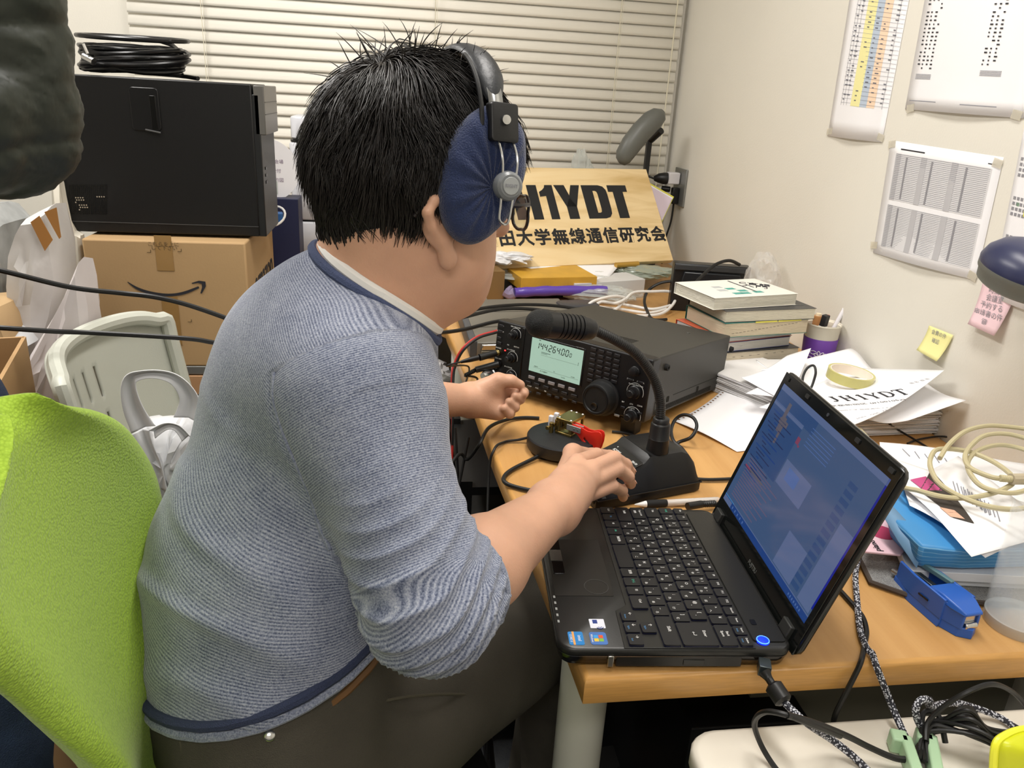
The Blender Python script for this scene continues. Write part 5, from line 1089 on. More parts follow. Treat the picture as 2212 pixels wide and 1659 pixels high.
# wall outlet with plugs
oc = [atX(x, y, WX) for x, y in ((1460, 358), (1490, 364), (1479, 448), (1455, 445))]
yc, zc_ = sum(p.y for p in oc) / 4, sum(p.z for p in oc) / 4
outl = thing('wall_outlet', 'grey metal wall socket plate in the corner by the blind', 'socket', (WX, yc, zc_ - .06))
obj('plate', MB().box((WX - .004, yc, zc_), (.007, .115, .125)), mat('plate_grey', '#8e8f8c', .35, metal=.6), outl, bev=.002)
pa = thing('adapter_plug', 'white adapter with a black round plug in the wall socket', 'plug', (WX - .04, yc + .01, zc_ + .01))
obj('adapter', MB().box((WX - .030, yc + .008, zc_ + .028), (.042, .034, .040)), mat('adapter_white', '#d9d6d9', .4), pa, bev=.004)
a = V(WX - .052, yc + .008, zc_ + .026)
obj('plug', MB().tube([a, a + V(-.012, 0, 0), a + V(-.030, .002, 0), a + V(-.045, .004, -.002)], [.020, .020, .016, .008], 16), M_blk, pa)
cable('cord', [a + V(-.045, .004, -.002), a + V(-.075, .012, .004), a + V(-.10, .03, -.02), a + V(-.10, .05, -.10), a + V(-.09, .05, -.2)], .0035, M_cab, parent=pa)
pb_ = thing('angled_plug', 'black right angle plug with cord below the white adapter', 'plug', (WX - .03, yc, zc_ - .04))
obj('plug', MB().box((WX - .020, yc - .004, zc_ - .030), (.024, .026, .055)).cyl((WX - .030, yc + .02, zc_ - .012), (WX - .060, yc + .03, zc_ - .010), .010), M_blk, pb_, bev=.003)
cable('cord', [V(WX - .02, yc - .004, zc_ - .055), V(WX - .022, yc - .004, zc_ - .12), V(WX - .035, yc, zc_ - .2), V(WX - .03, yc + .01, zc_ - .32)], .0035, M_cab, parent=pb_)
# yellow edged folder behind the board
a, b = atY(1425, 402, 2.62), atY(1445, 462, 2.50)
fo = thing('document_folder', 'white papers in a yellow edged folder standing behind the board', 'folder', (.89, 2.58, DZ))
FF = axes(V(.905, 2.52, .80), V(.72, -.60, .2).normalized(), V(.4, .45, -.1).normalized(), V(-.15, .25, .95).normalized())
a = [atY(1395, 390, 2.66), atY(1456, 425, 2.62), atY(1430, 480, 2.56), atY(1395, 470, 2.6)]
for nm, off, m_ in (('folder_back', .0, mat('folder_yellow', '#d6cf54', .4)), ('papers', .012, M_pap), ('front_sheet', .020, mat('sheet_lilac', '#d9c9d6', .5))):
    k = 1 - off * 9
    c = sum(a, V(0, 0, 0)) / 4; P = [c + (p - c) * k + V(-.01, -.6, 0) * off for p in a]; obj(nm, (P + [p + V(0, .004, 0) for p in P], [(0, 1, 2, 3), (7, 6, 5, 4), (0, 4, 5, 1), (1, 5, 6, 2), (2, 6, 7, 3), (3, 7, 4, 0)]), m_, fo, smooth=False)
def crumple(name, lab, c, d, m_, cat, seed=1, n=3, rz=0, rough_=.35, tilt=0, extra=None):
    """a crumpled bag or cloth: a noisy closed blob with flat facets"""
    bm = bmesh.new(); bmesh.ops.create_icosphere(bm, subdivisions=n, radius=1); rnd = random.Random(seed)
    ph = [(rnd.uniform(2, 6), rnd.uniform(2, 6), rnd.uniform(2, 6), rnd.uniform(0, 6)) for _ in range(5)]; F_ = fr((c[0], c[1], c[2] + d[2] / 2), rz, tilt)
    vs = []
    for v in bm.verts:
        p = v.co; k = 1 + rough_ * (sum(abs(math.sin(a * p.x + b * p.y + g * p.z + h)) for a, b, g, h in ph) / 5 - .6) + rnd.uniform(-.05, .05)
        q_ = Vector((p.x * d[0] / 2 * k, p.y * d[1] / 2 * k, max(-d[2] / 2, p.z * d[2] / 2 * k))); vs.append(F_ @ q_)
    fs = [[v.index for v in f.verts] for f in bm.faces]; bm.free()
    return obj(name, (vs, fs), m_, None, lab, cat, ang=18)
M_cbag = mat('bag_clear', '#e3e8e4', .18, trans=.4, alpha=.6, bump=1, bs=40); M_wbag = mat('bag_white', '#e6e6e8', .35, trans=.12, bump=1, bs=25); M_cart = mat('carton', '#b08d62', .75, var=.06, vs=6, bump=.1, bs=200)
# things under the board, left to right
bt = W(1030, 648, DZ); bo = thing('plastic_bottle', 'clear ribbed plastic bottle in front of the face at the desk back', 'bottle', (bt.x, bt.y, DZ))
obj('bottle_body', MB(Matrix.Translation(V(bt.x, bt.y, DZ))).lathe([(0, 0), (.028, 0), (.031, .004)] + [(.031 - .0018 * (i % 2), .008 + i * .007) for i in range(20)] + [(.030, .150), (.026, .165), (.013, .185), (.013, .20), (0, .20)], n=28), mat('bottle_plastic', '#eef3f4', .08, alpha=.35), bo, ang=40)
obj('cap', MB(Matrix.Translation(V(bt.x, bt.y, DZ + .197))).lathe([(0, 0), (.014, 0), (.014, .014), (0, .014)]), mat('pen_white', '#f2f2f0', .35), bo)
def boxon(name, lab, px, z0, h, m_, cat, dep=.2, bev=.0012, dirv=None):
    """box whose front bottom edge runs between two photo points at height z0"""
    a, b = W(*px[0], z0), W(*px[1], z0); x_ = (b - a).normalized(); y_ = UP.cross(x_); w_ = (b - a).length
    F_ = axes((a + b) / 2, x_, y_, UP); o = obj(name, MB(F_).box((0, dep / 2, h / 2), (w_, dep, h)), m_, None, lab, cat, bev=bev, smooth=False); return o, F_, w_
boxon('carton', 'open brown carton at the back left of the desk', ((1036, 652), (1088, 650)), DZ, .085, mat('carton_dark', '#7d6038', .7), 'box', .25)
o_, F_, w_ = boxon('yellow_box', 'ochre yellow flat box under the clear bags', ((1125, 628), (1288, 624)), DZ + .034, .036, mat('box_yellow', '#c99a35', .45, var=.12, vs=20), 'box', .16)
boxon('black_case', 'black flat case under the yellow box', ((1085, 646), (1300, 640)), DZ, .030, M_blk, 'case', .16)
pr_a, pr_b = W(1112, 632, DZ + .028), W(1310, 628, DZ + .034)
pu = thing('purple_roll', 'purple plastic wrapped roll in front of the yellow box', 'wrapper', tuple((pr_a + pr_b) / 2))
obj('roll', MB().tube(spline([pr_a, pr_a.lerp(pr_b, .4) + UP * .003, pr_b], 10), [.014 - .001 * math.sin(i * 1.3) for i in range(21)], 14), mat('wrap_purple', '#5a43a0', .25, bump=.6, bs=60), pu)
obj('wrapper_end', MB().tube(spline([W(1095, 628, DZ + .03), W(1103, 634, DZ + .024), pr_a], 6), [.02 - .0005 * i for i in range(13)], 10), mat('wrap_violet_clear', '#a99cc0', .2, trans=.4), pu)
c_ = W(1190, 600, .745); crumple('plastic_bag', 'clear grey plastic bag lying left under the name board', (c_.x - .02, c_.y + .02, .736), (.36, .16, .030), M_cbag, 'bag', 3, 4, 5, .6)
c_ = W(1395, 590, .745); crumple('plastic_bag', 'clear green tinted plastic bag under the right end of the name board', (c_.x, c_.y + .02, .728), (.20, .14, .036), mat('bag_green_clear', '#c9d4c6', .18, trans=.6, bump=1, bs=40), 'bag', 5, 4, 10, .5)
c_ = W(1090, 604, .735); crumple('plastic_bag', 'torn white plastic bag hanging over the brown carton', (c_.x, c_.y, .785), (.15, .10, .030), M_wbag, 'bag', 7, 4, 5, .9)
stck = [V(q.x, q.y, q.z) for q in (W(1135, 577, .772), W(1345, 565, .768), W(1298, 617, .745), W(1215, 600, .758))]
loose('loose_sheet', 'bright white sheet with pointed corner poking out under the name board', stck, lambda u, v: .004 * math.sin(4 * u) * v)
o = MB().tube([W(1330, 573, .768), W(1378, 570, .768)], .0085, 16); obj('gold_tube', o, mat('gold_foil', '#c8a04e', .3, metal=.7), None, 'gold coloured tube under the right end of the board', 'tube')
boxon('white_package', 'white paper package with small print at the desk back', ((1240, 652), (1390, 640)), DZ, .052, mat('package_white', '#c9c8c6', .7, var=.08, vs=12), 'package', .10)
c_ = W(1300, 655, DZ); crumple('plastic_bag', 'clear bag of papers behind the white cables', (c_.x, c_.y + .02, DZ), (.22, .10, .045), M_cbag, 'bag', 11, 4, -5, .5)
# white power cables
M_wc = mat('cable_white', '#dcd9d4', .45)
def wc(L, lab, r_=.0042): return cable('white_cable', PW(L), r_, M_wc, lab)
wc([(1262, 676, .715), (1275, 655, .74), (1300, 645, .75), (1330, 640, .75), (1350, 645, .74), (1330, 655, .735), (1300, 652, .73), (1290, 662, .72), (1340, 668, .712), (1400, 676, .710), (1440, 668, .712)], 'white cable folded in a pointed loop behind the radio')
wc([(1300, 680, .712), (1330, 668, .72), (1350, 648, .735), (1370, 632, .745), (1410, 630, .745), (1445, 630, .745), (1460, 640, .735), (1450, 662, .72), (1420, 680, .712), (1350, 682, .711)], 'white cable sweeping around towards the book stack')
wc([(1330, 655, .716), (1370, 662, .716), (1410, 668, .716), (1448, 660, .718)], 'short white cable between the other white loops')
tcab = cable('black_cable', PW([(1480, 606, .78), (1455, 607, .775), (1425, 612, .765), (1400, 628, .745), (1392, 650, .73), (1398, 672, .715), (1410, 690, .71), (1440, 690, .708)]), .0042, M_cab, 'black cable with blue tape arching left of the book stack')
cable('tape_band', PW([(1452, 608, .775), (1472, 604, .779)]), .0062, mat('tape_blue', '#2d8fd6', .4), parent=tcab)
# dark network device behind the books
mn = thing('dark_monitor', 'flat black device standing against the wall behind the book stack', 'monitor', (.82, 2.05, DZ))
pa_, pb2 = W(1457, 655, DZ), W(1628, 650, DZ); pb2.x = min(pb2.x, .965)
a, b = atY(1458, 568, 2.02), atY(1624, 575, 1.98); b.x = min(b.x, .972)
x_ = (b - a); x_.z = 0; x_.normalize(); FM2 = axes(V(a.x, a.y, DZ), x_, UP.cross(x_), UP); Wm = (V(b.x, b.y, 0) - V(a.x, a.y, 0)).length; Hm = a.z - DZ
obj('housing', MB(FM2).box((Wm / 2, .02, Hm / 2), (Wm, .04, Hm)), mat('device_black', '#17181a', .35), mn, bev=.003)
obj('top_strip', MB(FM2).box((Wm / 2, -.002, Hm - .010), (Wm * .98, .006, .014)), mat('device_grey', '#34373a', .4), mn, bev=.001)
obj('bevelled_face', MB(FM2).box((Wm / 2, -.004, Hm - .040), (Wm * .80, .012, .038), tx=.92), mat('device_gloss', '#1f2226', .2), mn, bev=.003)
cable('black_cable', [atY(1500, 614, 1.9), atY(1515, 598, 1.92), atY(1545, 572, 1.94), atY(1575, 563, 1.95), atY(1598, 572, 1.96)], .0045, M_cab, 'thick black cable arching over the black device behind the books')
p_ = atX(1655, 600, .93); crumple('plastic_bag', 'clear plastic bag standing against the wall behind the books', (p_.x - .01, p_.y, DZ), (.085, .12, .20), mat('bag_thin', '#f4f5f4', .15, trans=.3, alpha=.32, bump=.6, bs=30), 'bag', 13, 4, 0, .6)
p_ = atY(1258, 350, 2.72); crumple('plastic_bag', 'small crumpled clear bag behind the top edge of the name board', (p_.x, 2.70, DZ), (.10, .06, p_.z - DZ + .02), M_cbag, 'bag', 17, 4, 0, .7)
# flat grey device under the coax cables
g0, g1, g2, g3 = W(1018, 740, .737), W(998, 652, .737), W(1195, 634, .737), W(1215, 668, .737)
gx_ = V(.98, .20, 0).normalized(); gy_ = V(-.05, 1, 0).normalized(); gx_ = V(gy_.y, -gy_.x, 0)
gd = thing('grey_device', 'flat grey metal device with chrome front under the black cables', 'device', (g0.x, g0.y, DZ))
FG2 = axes(V(g0.x - .002, g0.y, DZ), V(.99, .12, 0).normalized(), V(-.02, .999, 0).normalized(), UP)
obj('case', MB(FG2).box((.15, .19, .0185), (.27, .37, .033)), mat('device_silver_grey', '#76736b', .45, metal=.3), gd, bev=.002)
obj('side_rail', MB(FG2).box((.008, .19, .020), (.016, .37, .036)), mat('device_dark_grey', '#44484d', .45), gd, bev=.002)
obj('front_bar', MB(FG2).box((.15, -.002, .026), (.25, .008, .014)), mat('satin_metal', '#b5b2ac', .25, metal=1), gd, bev=.003)
obj('front_plate', MB(FG2).box((.15, -.001, .010), (.25, .008, .016)), mat('plate_tan', '#8d8470', .4, metal=.4), gd, bev=.001)
obj('card_slot', MB(FG2).box((.048, -.006, .013), (.045, .002, .006)), mat('slot_dark', '#3d392f', .5), gd)
for y in (.12, .25): obj('seam', MB(FG2).box((.15, y, .0354), (.25, .0015, .0006)), mat('slot_dark', '#3d392f', .5), gd)
p_ = W(1245, 668, DZ + .03); obj('power_adapter', MB(fr((p_.x + .01, p_.y + .03, DZ), 8)).rbox((0, 0, .020), (.11, .07, .040), .02, ch=.006), mat('adapter_dark', '#3a3b40', .4), None, 'dark grey oval power adapter behind the microphone head', 'adapter')
# ---------------------------------------------------------------- under the desk, by the left edge
def crate(name, lab, c, d, m_, cat='box', rz=0, adds=()):
    F_ = fr(c, rz); t = thing(name, lab, cat, F=F_); obj('body', MB(F_).box((0, 0, d[2] / 2), d), m_, t, bev=.002, smooth=False)
    for nm, mm, cc_, dd in adds: obj(nm, MB(F_).box(cc_, dd), mm, t, smooth=False)
    return t
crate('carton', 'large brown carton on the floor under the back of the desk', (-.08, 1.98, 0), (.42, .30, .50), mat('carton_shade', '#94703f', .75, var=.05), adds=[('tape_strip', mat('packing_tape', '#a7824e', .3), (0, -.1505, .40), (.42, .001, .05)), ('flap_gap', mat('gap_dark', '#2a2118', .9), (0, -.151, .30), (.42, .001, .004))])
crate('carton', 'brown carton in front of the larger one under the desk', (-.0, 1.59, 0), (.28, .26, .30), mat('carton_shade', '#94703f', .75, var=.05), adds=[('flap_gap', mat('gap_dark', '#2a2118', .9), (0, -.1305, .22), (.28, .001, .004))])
sh_ = thing('equipment_rack', 'black metal rack with labelled boxes under the desk', 'rack', (.17, 1.35, 0))
for x, y in ((.12, 1.22), (.12, 1.50), (.50, 1.22), (.50, 1.50)): obj('post', MB().box((x, y, .30), (.022, .022, .60)), mat('rack_black', '#101112', .5), sh_)
for z in (.06, .30, .58): obj('shelf', MB().box((.31, 1.36, z), (.40, .30, .016)), mat('rack_black', '#101112', .5), sh_)
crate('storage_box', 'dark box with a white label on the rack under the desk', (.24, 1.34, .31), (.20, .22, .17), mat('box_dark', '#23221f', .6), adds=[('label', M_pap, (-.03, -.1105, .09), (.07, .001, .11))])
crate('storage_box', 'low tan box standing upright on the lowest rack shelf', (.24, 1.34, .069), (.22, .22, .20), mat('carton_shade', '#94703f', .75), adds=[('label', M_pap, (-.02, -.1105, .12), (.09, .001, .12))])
c_ = W(930, 745, .60); crumple('plastic_bag', 'grey white plastic bag stuffed behind the desk edge', (.0, 1.86, .505), (.28, .16, .10), M_wbag, 'bag', 19, 4, 10, .6)
cable('cable', [V(.12, 1.20, .69), V(.09, 1.14, .55), V(.07, 1.10, .40), V(.06, 1.08, .02)], .0028, M_cab, 'thin black cable hanging straight below the left hand')
cable('cable', [V(.10, 1.24, .69), V(.11, 1.16, .5), V(.12, 1.12, .3), V(.10, 1.08, .02)], .0028, M_cab, 'second thin black cable hanging beside the desk edge')
cable('cable', [V(.04, 1.16, .50), V(.09, 1.08, .38), V(.14, 1.02, .28), V(.16, 1.00, .15), V(.18, .98, .02)], .009, M_cab, 'thick black hose running down to the floor under the desk')
for i, (a, b, c2, m_, lab) in enumerate((((.33, .66, .50), (.40, .70, .44), (.50, .78, .42), mat('wire_blue', '#3b5a78', .5), 'blue wire in the dark under the desk front'), ((.36, .68, .52), (.46, .72, .38), (.56, .76, .44), mat('wire_pale', '#8a8a72', .5), 'pale wire sagging under the desk front'))):
    cable('wire', [V(*a), V(*b), V(*c2)], .0022, m_, lab)
crate('computer_case', 'dark computer case on the floor behind the desk leg', (.50, 1.00, 0), (.18, .40, .42), mat('case_black', '#0f0f10', .5))
# ---------------------------------------------------------------- cables on the low white table
def tz(L, dz=.0): return [W(x, y, TZ + z) for x, y, z in L]
M_brd = mat('braided_cable', '#3a3c46', .6); nt = M_brd.node_tree
tc = nt.nodes.new('ShaderNodeTexCoord'); ck = nt.nodes.new('ShaderNodeTexVoronoi'); ck.inputs['Scale'].default_value = 420
rp = nt.nodes.new('ShaderNodeValToRGB'); rp.color_ramp.interpolation = 'CONSTANT'; rp.color_ramp.elements[0].color = lin('#c9cbd4'); rp.color_ramp.elements[1].position = .42; rp.color_ramp.elements[1].color = lin('#23242e')
nt.links.new(tc.outputs['Object'], ck.inputs['Vector']); nt.links.new(ck.outputs['Distance'], rp.inputs[0]); nt.links.new(rp.outputs[0], bas(M_brd).inputs['Base Color'])
p = FL @ V(BW + .001, .212, -.014); ud = V(.14, -.97, -.20).normalized()
us = thing('usb_cable', 'braided usb cable plugged into the laptop side with a grey connector', 'cable', tuple(p))
p1, p2, p3 = atD(1652, 1452, (p - CO).length * .985), atD(1668, 1478, .86), atD(1695, 1518, .855)
p0_ = p; 
obj('connector', MB().tube([p0_, p0_.lerp(p1, .25), p1], [.0075, .0085, .0085], 4), mat('connector_grey', '#4a5254', .3, metal=.6), us, bev=.0008)
obj('neck', MB().tube(spline([p1, p1.lerp(p2, .5), p2], 6), [.0068, .0064, .006, .0054, .005, .0045, .0042, .004, .004, .004, .004, .004, .004], 10), M_blk, us)
obj('ferrite', MB().tube([p2, p2.lerp(p3, .12), p2.lerp(p3, .88), p3], [.006, .0092, .0092, .006], 14), M_blk, us)
cable('braided_cord', [p3, atD(1740, 1560, .85), W(1800, 1600, TZ + .02), W(1850, 1640, TZ + .006), W(1900, 1690, TZ + .005)], .0036, M_brd, parent=us)
cable('cable', [W(1815, 1590, TZ + .045), W(1758, 1568, TZ + .07), W(1700, 1545, TZ + .085), W(1652, 1538, TZ + .075), W(1630, 1560, TZ + .045), W(1640, 1600, TZ + .02), W(1665, 1645, TZ + .006), W(1700, 1690, TZ + .005)], .0028, M_cab, 'black cable looping over the left end of the white table')
cable('cable', [W(1700, 1545, TZ + .086), W(1760, 1562, TZ + .07), W(1830, 1590, TZ + .04), W(1880, 1615, TZ + .02), W(1935, 1638, TZ + .012), W(1975, 1640, TZ + .012)], .0032, M_cab, 'black cable crossing the white table towards the green clip')
cable('braided_cable', [W(1856, 1200, DZ + .012), W(1848, 1240, DZ + .010), W(1852, 1300, DZ + .006), W(1858, 1360, DZ + .006), W(1872, 1400, DZ + .006), W(1884, 1412, DZ + .006), atY(1892, 1436, .590), atY(1905, 1470, .583), atY(1928, 1528, .572), W(1955, 1590, TZ + .012), W(1975, 1630, TZ + .008), W(1990, 1680, TZ + .006)], .0036, M_brd, 'black and white braided cable hanging over the desk front edge')
cable('cable', [W(1808, 1268, DZ + .004), W(1830, 1292, DZ + .004), W(1862, 1330, DZ + .004), W(1872, 1362, DZ + .004), W(1868, 1390, DZ + .004), W(1864, 1412, DZ + .005), atY(1858, 1434, .5905), atY(1842, 1468, .589), atY(1818, 1515, .588), atY(1802, 1552, .588), atY(1798, 1600, .589), atY(1798, 1700, .589)], .0028, M_cab, 'black cable crossing the braided one and dropping off the desk')
bnd = thing('cable_bundle', 'tied bundle of thin black cable loops on the white table', 'cable', tuple(W(2010, 1590, TZ)))
rnd = random.Random(4); ctr = W(2005, 1590, TZ + .012)
for k in range(11):
    t = k / 10; e_ = W(2130 + 150 * t * .6, 1575 + 75 * t + rnd.uniform(-8, 8), TZ + .008 + .03 * rnd.random()); m2 = ctr.lerp(e_, .5) + V(0, 0, .012 + .02 * (1 - t)); s0 = W(1965 + 40 * t, 1635 + 12 * t, TZ + .006 + .004 * (k % 3))
    obj('cable_loop', MB().tube(spline([s0, ctr + V(rnd.uniform(-.006, .006), rnd.uniform(-.004, .006), rnd.uniform(0, .014)), m2, e_, e_ + V(.03, -.01, 0)], 7), .0022, 7), M_cab, bnd)
cable('bundle_end', [W(2000, 1600, TZ + .02), W(2005, 1560, TZ + .03), W(2040, 1525, TZ + .05), W(2090, 1495, TZ + .07), W(2140, 1478, TZ + .075), W(2180, 1490, TZ + .06), W(2212, 1520, TZ + .04), W(2230, 1560, TZ + .02)], .0026, M_cab, parent=bnd)
obj('twist_tie', MB().tube(spline([ctr + V(-.012, -.008, .0), ctr + V(-.004, .010, .02), ctr + V(.010, .006, .02), ctr + V(.012, -.010, 0)], 5), .0028, 8), M_cab, bnd)
cable('braided_cable', [W(1998, 1585, TZ + .01), W(1982, 1555, TZ + .03), W(1978, 1530, TZ + .045), W(1990, 1512, TZ + .05), W(2008, 1512, TZ + .045), W(2010, 1525, TZ + .03), W(2060, 1518, TZ + .022), W(2110, 1530, TZ + .012), W(2160, 1550, TZ + .006), W(2200, 1575, TZ + .005), W(2260, 1600, TZ + .005)], .0036, M_brd, 'braided cable curving over the right of the cable bundle')
gc_ = W(1950, 1640, TZ); gcl = thing('clothes_peg', 'pale green plastic clip holding the cable ends on the white table', 'clip', (gc_.x, gc_.y, TZ)); M_gr = mat('clip_green', '#a9c9a4', .45)
for k, (dx_, a_) in enumerate(((-.002, 70), (.022, 62))):
    obj('jaw', MB(fr((gc_.x + dx_, gc_.y - .012, TZ + .010), a_)).box((0, 0, 0), (.052, .011, .018)).box((.024, .006, 0), (.016, .016, .018)), M_gr, gcl, bev=.002)
yb = W(2195, 1640, TZ); yl_ = [W(x, y, TZ + h) for x, y, h in ((2145, 1665, .03), (2150, 1610, .055), (2172, 1588, .06), (2212, 1575, .06), (2280, 1575, .06))]
ybg = thing('yellow_bag', 'bright yellow plastic bag at the bottom right corner', 'bag', tuple(W(2200, 1660, TZ)))
rows2 = [[p.lerp(W(2330, 1760, TZ + .002), t) + UP * (.02 * math.sin(3.1 * t)) for t in (0, .15, .3, .5, .7, .9)] for p in spline(yl_, 5)]
obj('bag_side', MB().grid(rows2), mat('bag_yellow', '#cdd21e', .35, var=.1, vs=15), ybg, solid=.001, ang=180)
obj('bag_rim', MB().tube(spline(yl_, 6), .0035, 8), mat('bag_rim_yellow', '#eeee3c', .35), ybg)
# ---------------------------------------------------------------- left background
M_pc = mat('pc_black', '#0e0e0f', .42, bump=.12, bs=700)
py_ = 1.80; a = atY(128, 160, py_); b = atY(560, 510, py_); px0, px1, pz0, pz1 = -.715, -.306, .914, 1.234
cab = thing('low_cabinet', 'low rack with a wood coloured front strip under the carton', 'cabinet', (-.5, 2.05, 0))
CZT = .622
obj('cabinet_top', MB().box((-.60, 2.12, CZT - .010), (1.0, .74, .02)), mat('cabinet_metal', '#8d8e8c', .35, metal=.6), cab, bev=.002)
obj('front_strip', MB().box((-.60, 1.752, CZT - .045), (1.0, .012, .045)), mat('strip_wood', '#b98f68', .5), cab, bev=.001)
obj('lower_rail', MB().box((-.60, 1.750, CZT - .076), (1.0, .014, .012)), mat('cabinet_metal', '#8d8e8c', .35, metal=.6), cab, bev=.002)
obj('drawer_body', MB().box((-.60, 2.12, .27), (.98, .70, .53)), mat('cabinet_dark', '#3a3d3c', .5), cab)
for k in range(5): obj('drawer', MB().box((-.60, 1.762, .10 + k * .09), (.96, .012, .075)), mat('drawer_grey', '#5e6462', .45), cab, bev=.002)
ab = thing('carton_box', 'large brown carton with a smile arrow holding up the computer', 'box', (-.5, 1.95, CZT))
bx_ = (-.665, -.330)
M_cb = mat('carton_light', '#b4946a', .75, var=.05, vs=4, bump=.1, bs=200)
F_ab = fr((-.4975, 1.94, CZT), 0); bw_, bh_, bd_ = .335, .286, .38
obj('carton_body', MB(F_ab).box((0, 0, bh_ / 2), (bw_, bd_, bh_)), M_cb, ab, bev=.004)
FA = F_ab @ axes(V(0, -bd_ / 2 - .0006, 0), V(1, 0, 0), V(0, 0, 1), V(0, -1, 0))
def AL(px, py):
    p = atY(px, py, 1.94 - bd_ / 2); return p.x + .4975, p.z - CZT
TP = mat('packing_tape_brown', '#9c7a4a', .25, coat=.3)
for (x0, y0, x1, y1) in ((332, 508, 377, 585), (348, 640, 394, 745)):
    a, b = AL(x0, y0), AL(x1, y1); obj('tape_strip', MB(FA).box(((a[0] + b[0]) / 2, (a[1] + b[1]) / 2, .0002), (abs(b[0] - a[0]), abs(b[1] - a[1]), .0006)), TP, ab)
up_ = [AL(x, y) for x, y in ((276, 608), (300, 621), (330, 630), (365, 634), (395, 630), (429, 618))]; lo_ = [AL(x, y) for x, y in ((431, 622), (400, 635), (365, 640), (330, 637), (298, 626), (276, 610))]
mb = MB(FA); pp = [(p.x, p.y) for p in spline([(a[0], a[1], 0) for a in up_], 5)] + [(p.x, p.y) for p in spline([(a[0], a[1], 0) for a in lo_], 5)]
n = len(pp); h2 = n // 2
for i in range(h2 - 1): mb.add([(pp[i][0], pp[i][1], .0008), (pp[i + 1][0], pp[i + 1][1], .0008), (pp[n - 2 - i][0], pp[n - 2 - i][1], .0008), (pp[n - 1 - i][0], pp[n - 1 - i][1], .0008)], [(0, 1, 2, 3)])
hd_ = [AL(x, y) for x, y in ((414, 611), (430, 606), (444, 608), (445, 618), (436, 634), (433, 633), (437, 620), (436, 613), (428, 611), (416, 613))]
mb.add([(a[0], a[1], .0008) for a in hd_], [tuple(range(len(hd_)))])
obj('smile_arrow', mb, M_ink, ab, smooth=False)
mb = MB(FA); 
for t, x, y in (('こちらを上に', 353, 528), ('して下さい', 355, 536)): q_ = AL(x, y); text(mb, t, .011, Matrix.Translation((q_[0], q_[1], .0009)), ext=0)
for x, y in ((322, 545), (388, 543), (410, 695)):
    q_ = AL(x, y); mb.box((q_[0], q_[1], .0009), (.008, .0012, .0002)); mb.box((q_[0] + .004, q_[1] + .003, .0009), (.0012, .006, .0002))
obj('printing', mb, mat('print_brown', '#5d4a30', .8), ab, smooth=False)
FA2 = F_ab @ axes(V(bw_ / 2 + .0006, 0, 0), V(0, 1, 0), V(0, 0, 1), V(1, 0, 0))
mb = MB(FA2); text(mb, 'amazon', .085, Matrix.Translation((.03, bh_ - .115, .0006)), ext=0, off=.0012); obj('side_lettering', mb, M_ink, ab, smooth=False)
# desktop computer on its side panel
pc = thing('desktop_computer', 'large black computer tower standing on the carton', 'computer', (-.51, 1.9, pz0)); pm_x = (px0 + px1) / 2
obj('case', MB().box((pm_x, py_ + .095, (pz0 + pz1) / 2), (px1 - px0, .19, pz1 - pz0)), M_pc, pc, bev=.003)
obj('front_bezel', MB().box((px1 + .006, py_ + .095, (pz0 + pz1) / 2 - .01), (.016, .186, pz1 - pz0 - .02)), mat('bezel_charcoal', '#1b1c1d', .4), pc, bev=.002)
obj('drive_bays', MB().box((px1 + .014, py_ + .092, pz1 - .052), (.022, .180, .100)), mat('bay_grey', '#5d5b57', .35), pc, bev=.002)
for z in (pz1 - .035, pz1 - .06): obj('bay_line', MB().box((px1 + .0255, py_ + .092, z), (.001, .17, .0015)), M_blk, pc)
for z in (1.06, 1.045, 1.03): obj('port', MB().box((px1 + .0145, py_ + .04, z), (.002, .014, .006)), mat('port_dark', '#050505', .3), pc)
def PL(px, py): p = atY(px, py, py_); return p.x, p.z
a, b = PL(277, 187), PL(350, 284); obj('latch_plate', MB(axes(V((a[0] + b[0]) / 2, py_ - .0005, (a[1] + b[1]) / 2), V(1, 0, 0), V(0, 0, 1), V(0, -1, 0))).rbox((0, 0, .0005), (b[0] - a[0], a[1] - b[1], .003), .008), mat('latch_black', '#141415', .3), pc, bev=.0012)
a, b = PL(322, 206), PL(343, 280); obj('latch_slot', MB().box(((a[0] + b[0]) / 2, py_ - .0022, (a[1] + b[1]) / 2), (b[0] - a[0], .002, a[1] - b[1])), mat('port_dark', '#050505', .3), pc, bev=.0008)
a = PL(333, 283); obj('latch_lip', MB().tube([V(a[0] - .016, py_ - .004, a[1] + .002), V(a[0] + .014, py_ - .004, a[1] - .003)], .002, 8), mat('latch_grey', '#4a4a4a', .3), pc)
mb = MB()
for i in range(20):
    for j in range(16):
        q_ = PL(150 + i * 4.2, 400 + j * 4.1); mb.cyl((q_[0], py_ + .001, q_[1]), (q_[0], py_ - .0008, q_[1]), .0016, n=6)
obj('vent_holes', mb, mat('port_dark', '#050505', .3), pc, kind='stuff', smooth=False)
mb = MB()
for (cx_, cy_) in ((173, 432), (181, 448), (219, 430)):
    for k in range(9 if cx_ < 200 else 4): q_ = PL(cx_ - 9 + (k % 4) * 5 + (k // 4) % 2 * 2, cy_ - 5 + (k // 4) * 5); mb.cyl((q_[0], py_, q_[1]), (q_[0], py_ - .0011, q_[1]), .0015, n=6)
obj('lit_vent_holes', mb, mat('vent_light', '#a59a88', .6), pc, kind='stuff', smooth=False)
obj('lower_seam', MB().box((pm_x, py_ - .0006, pz0 + .022), (px1 - px0 - .004, .0014, .0014)), mat('latch_grey', '#4a4a4a', .3), pc)
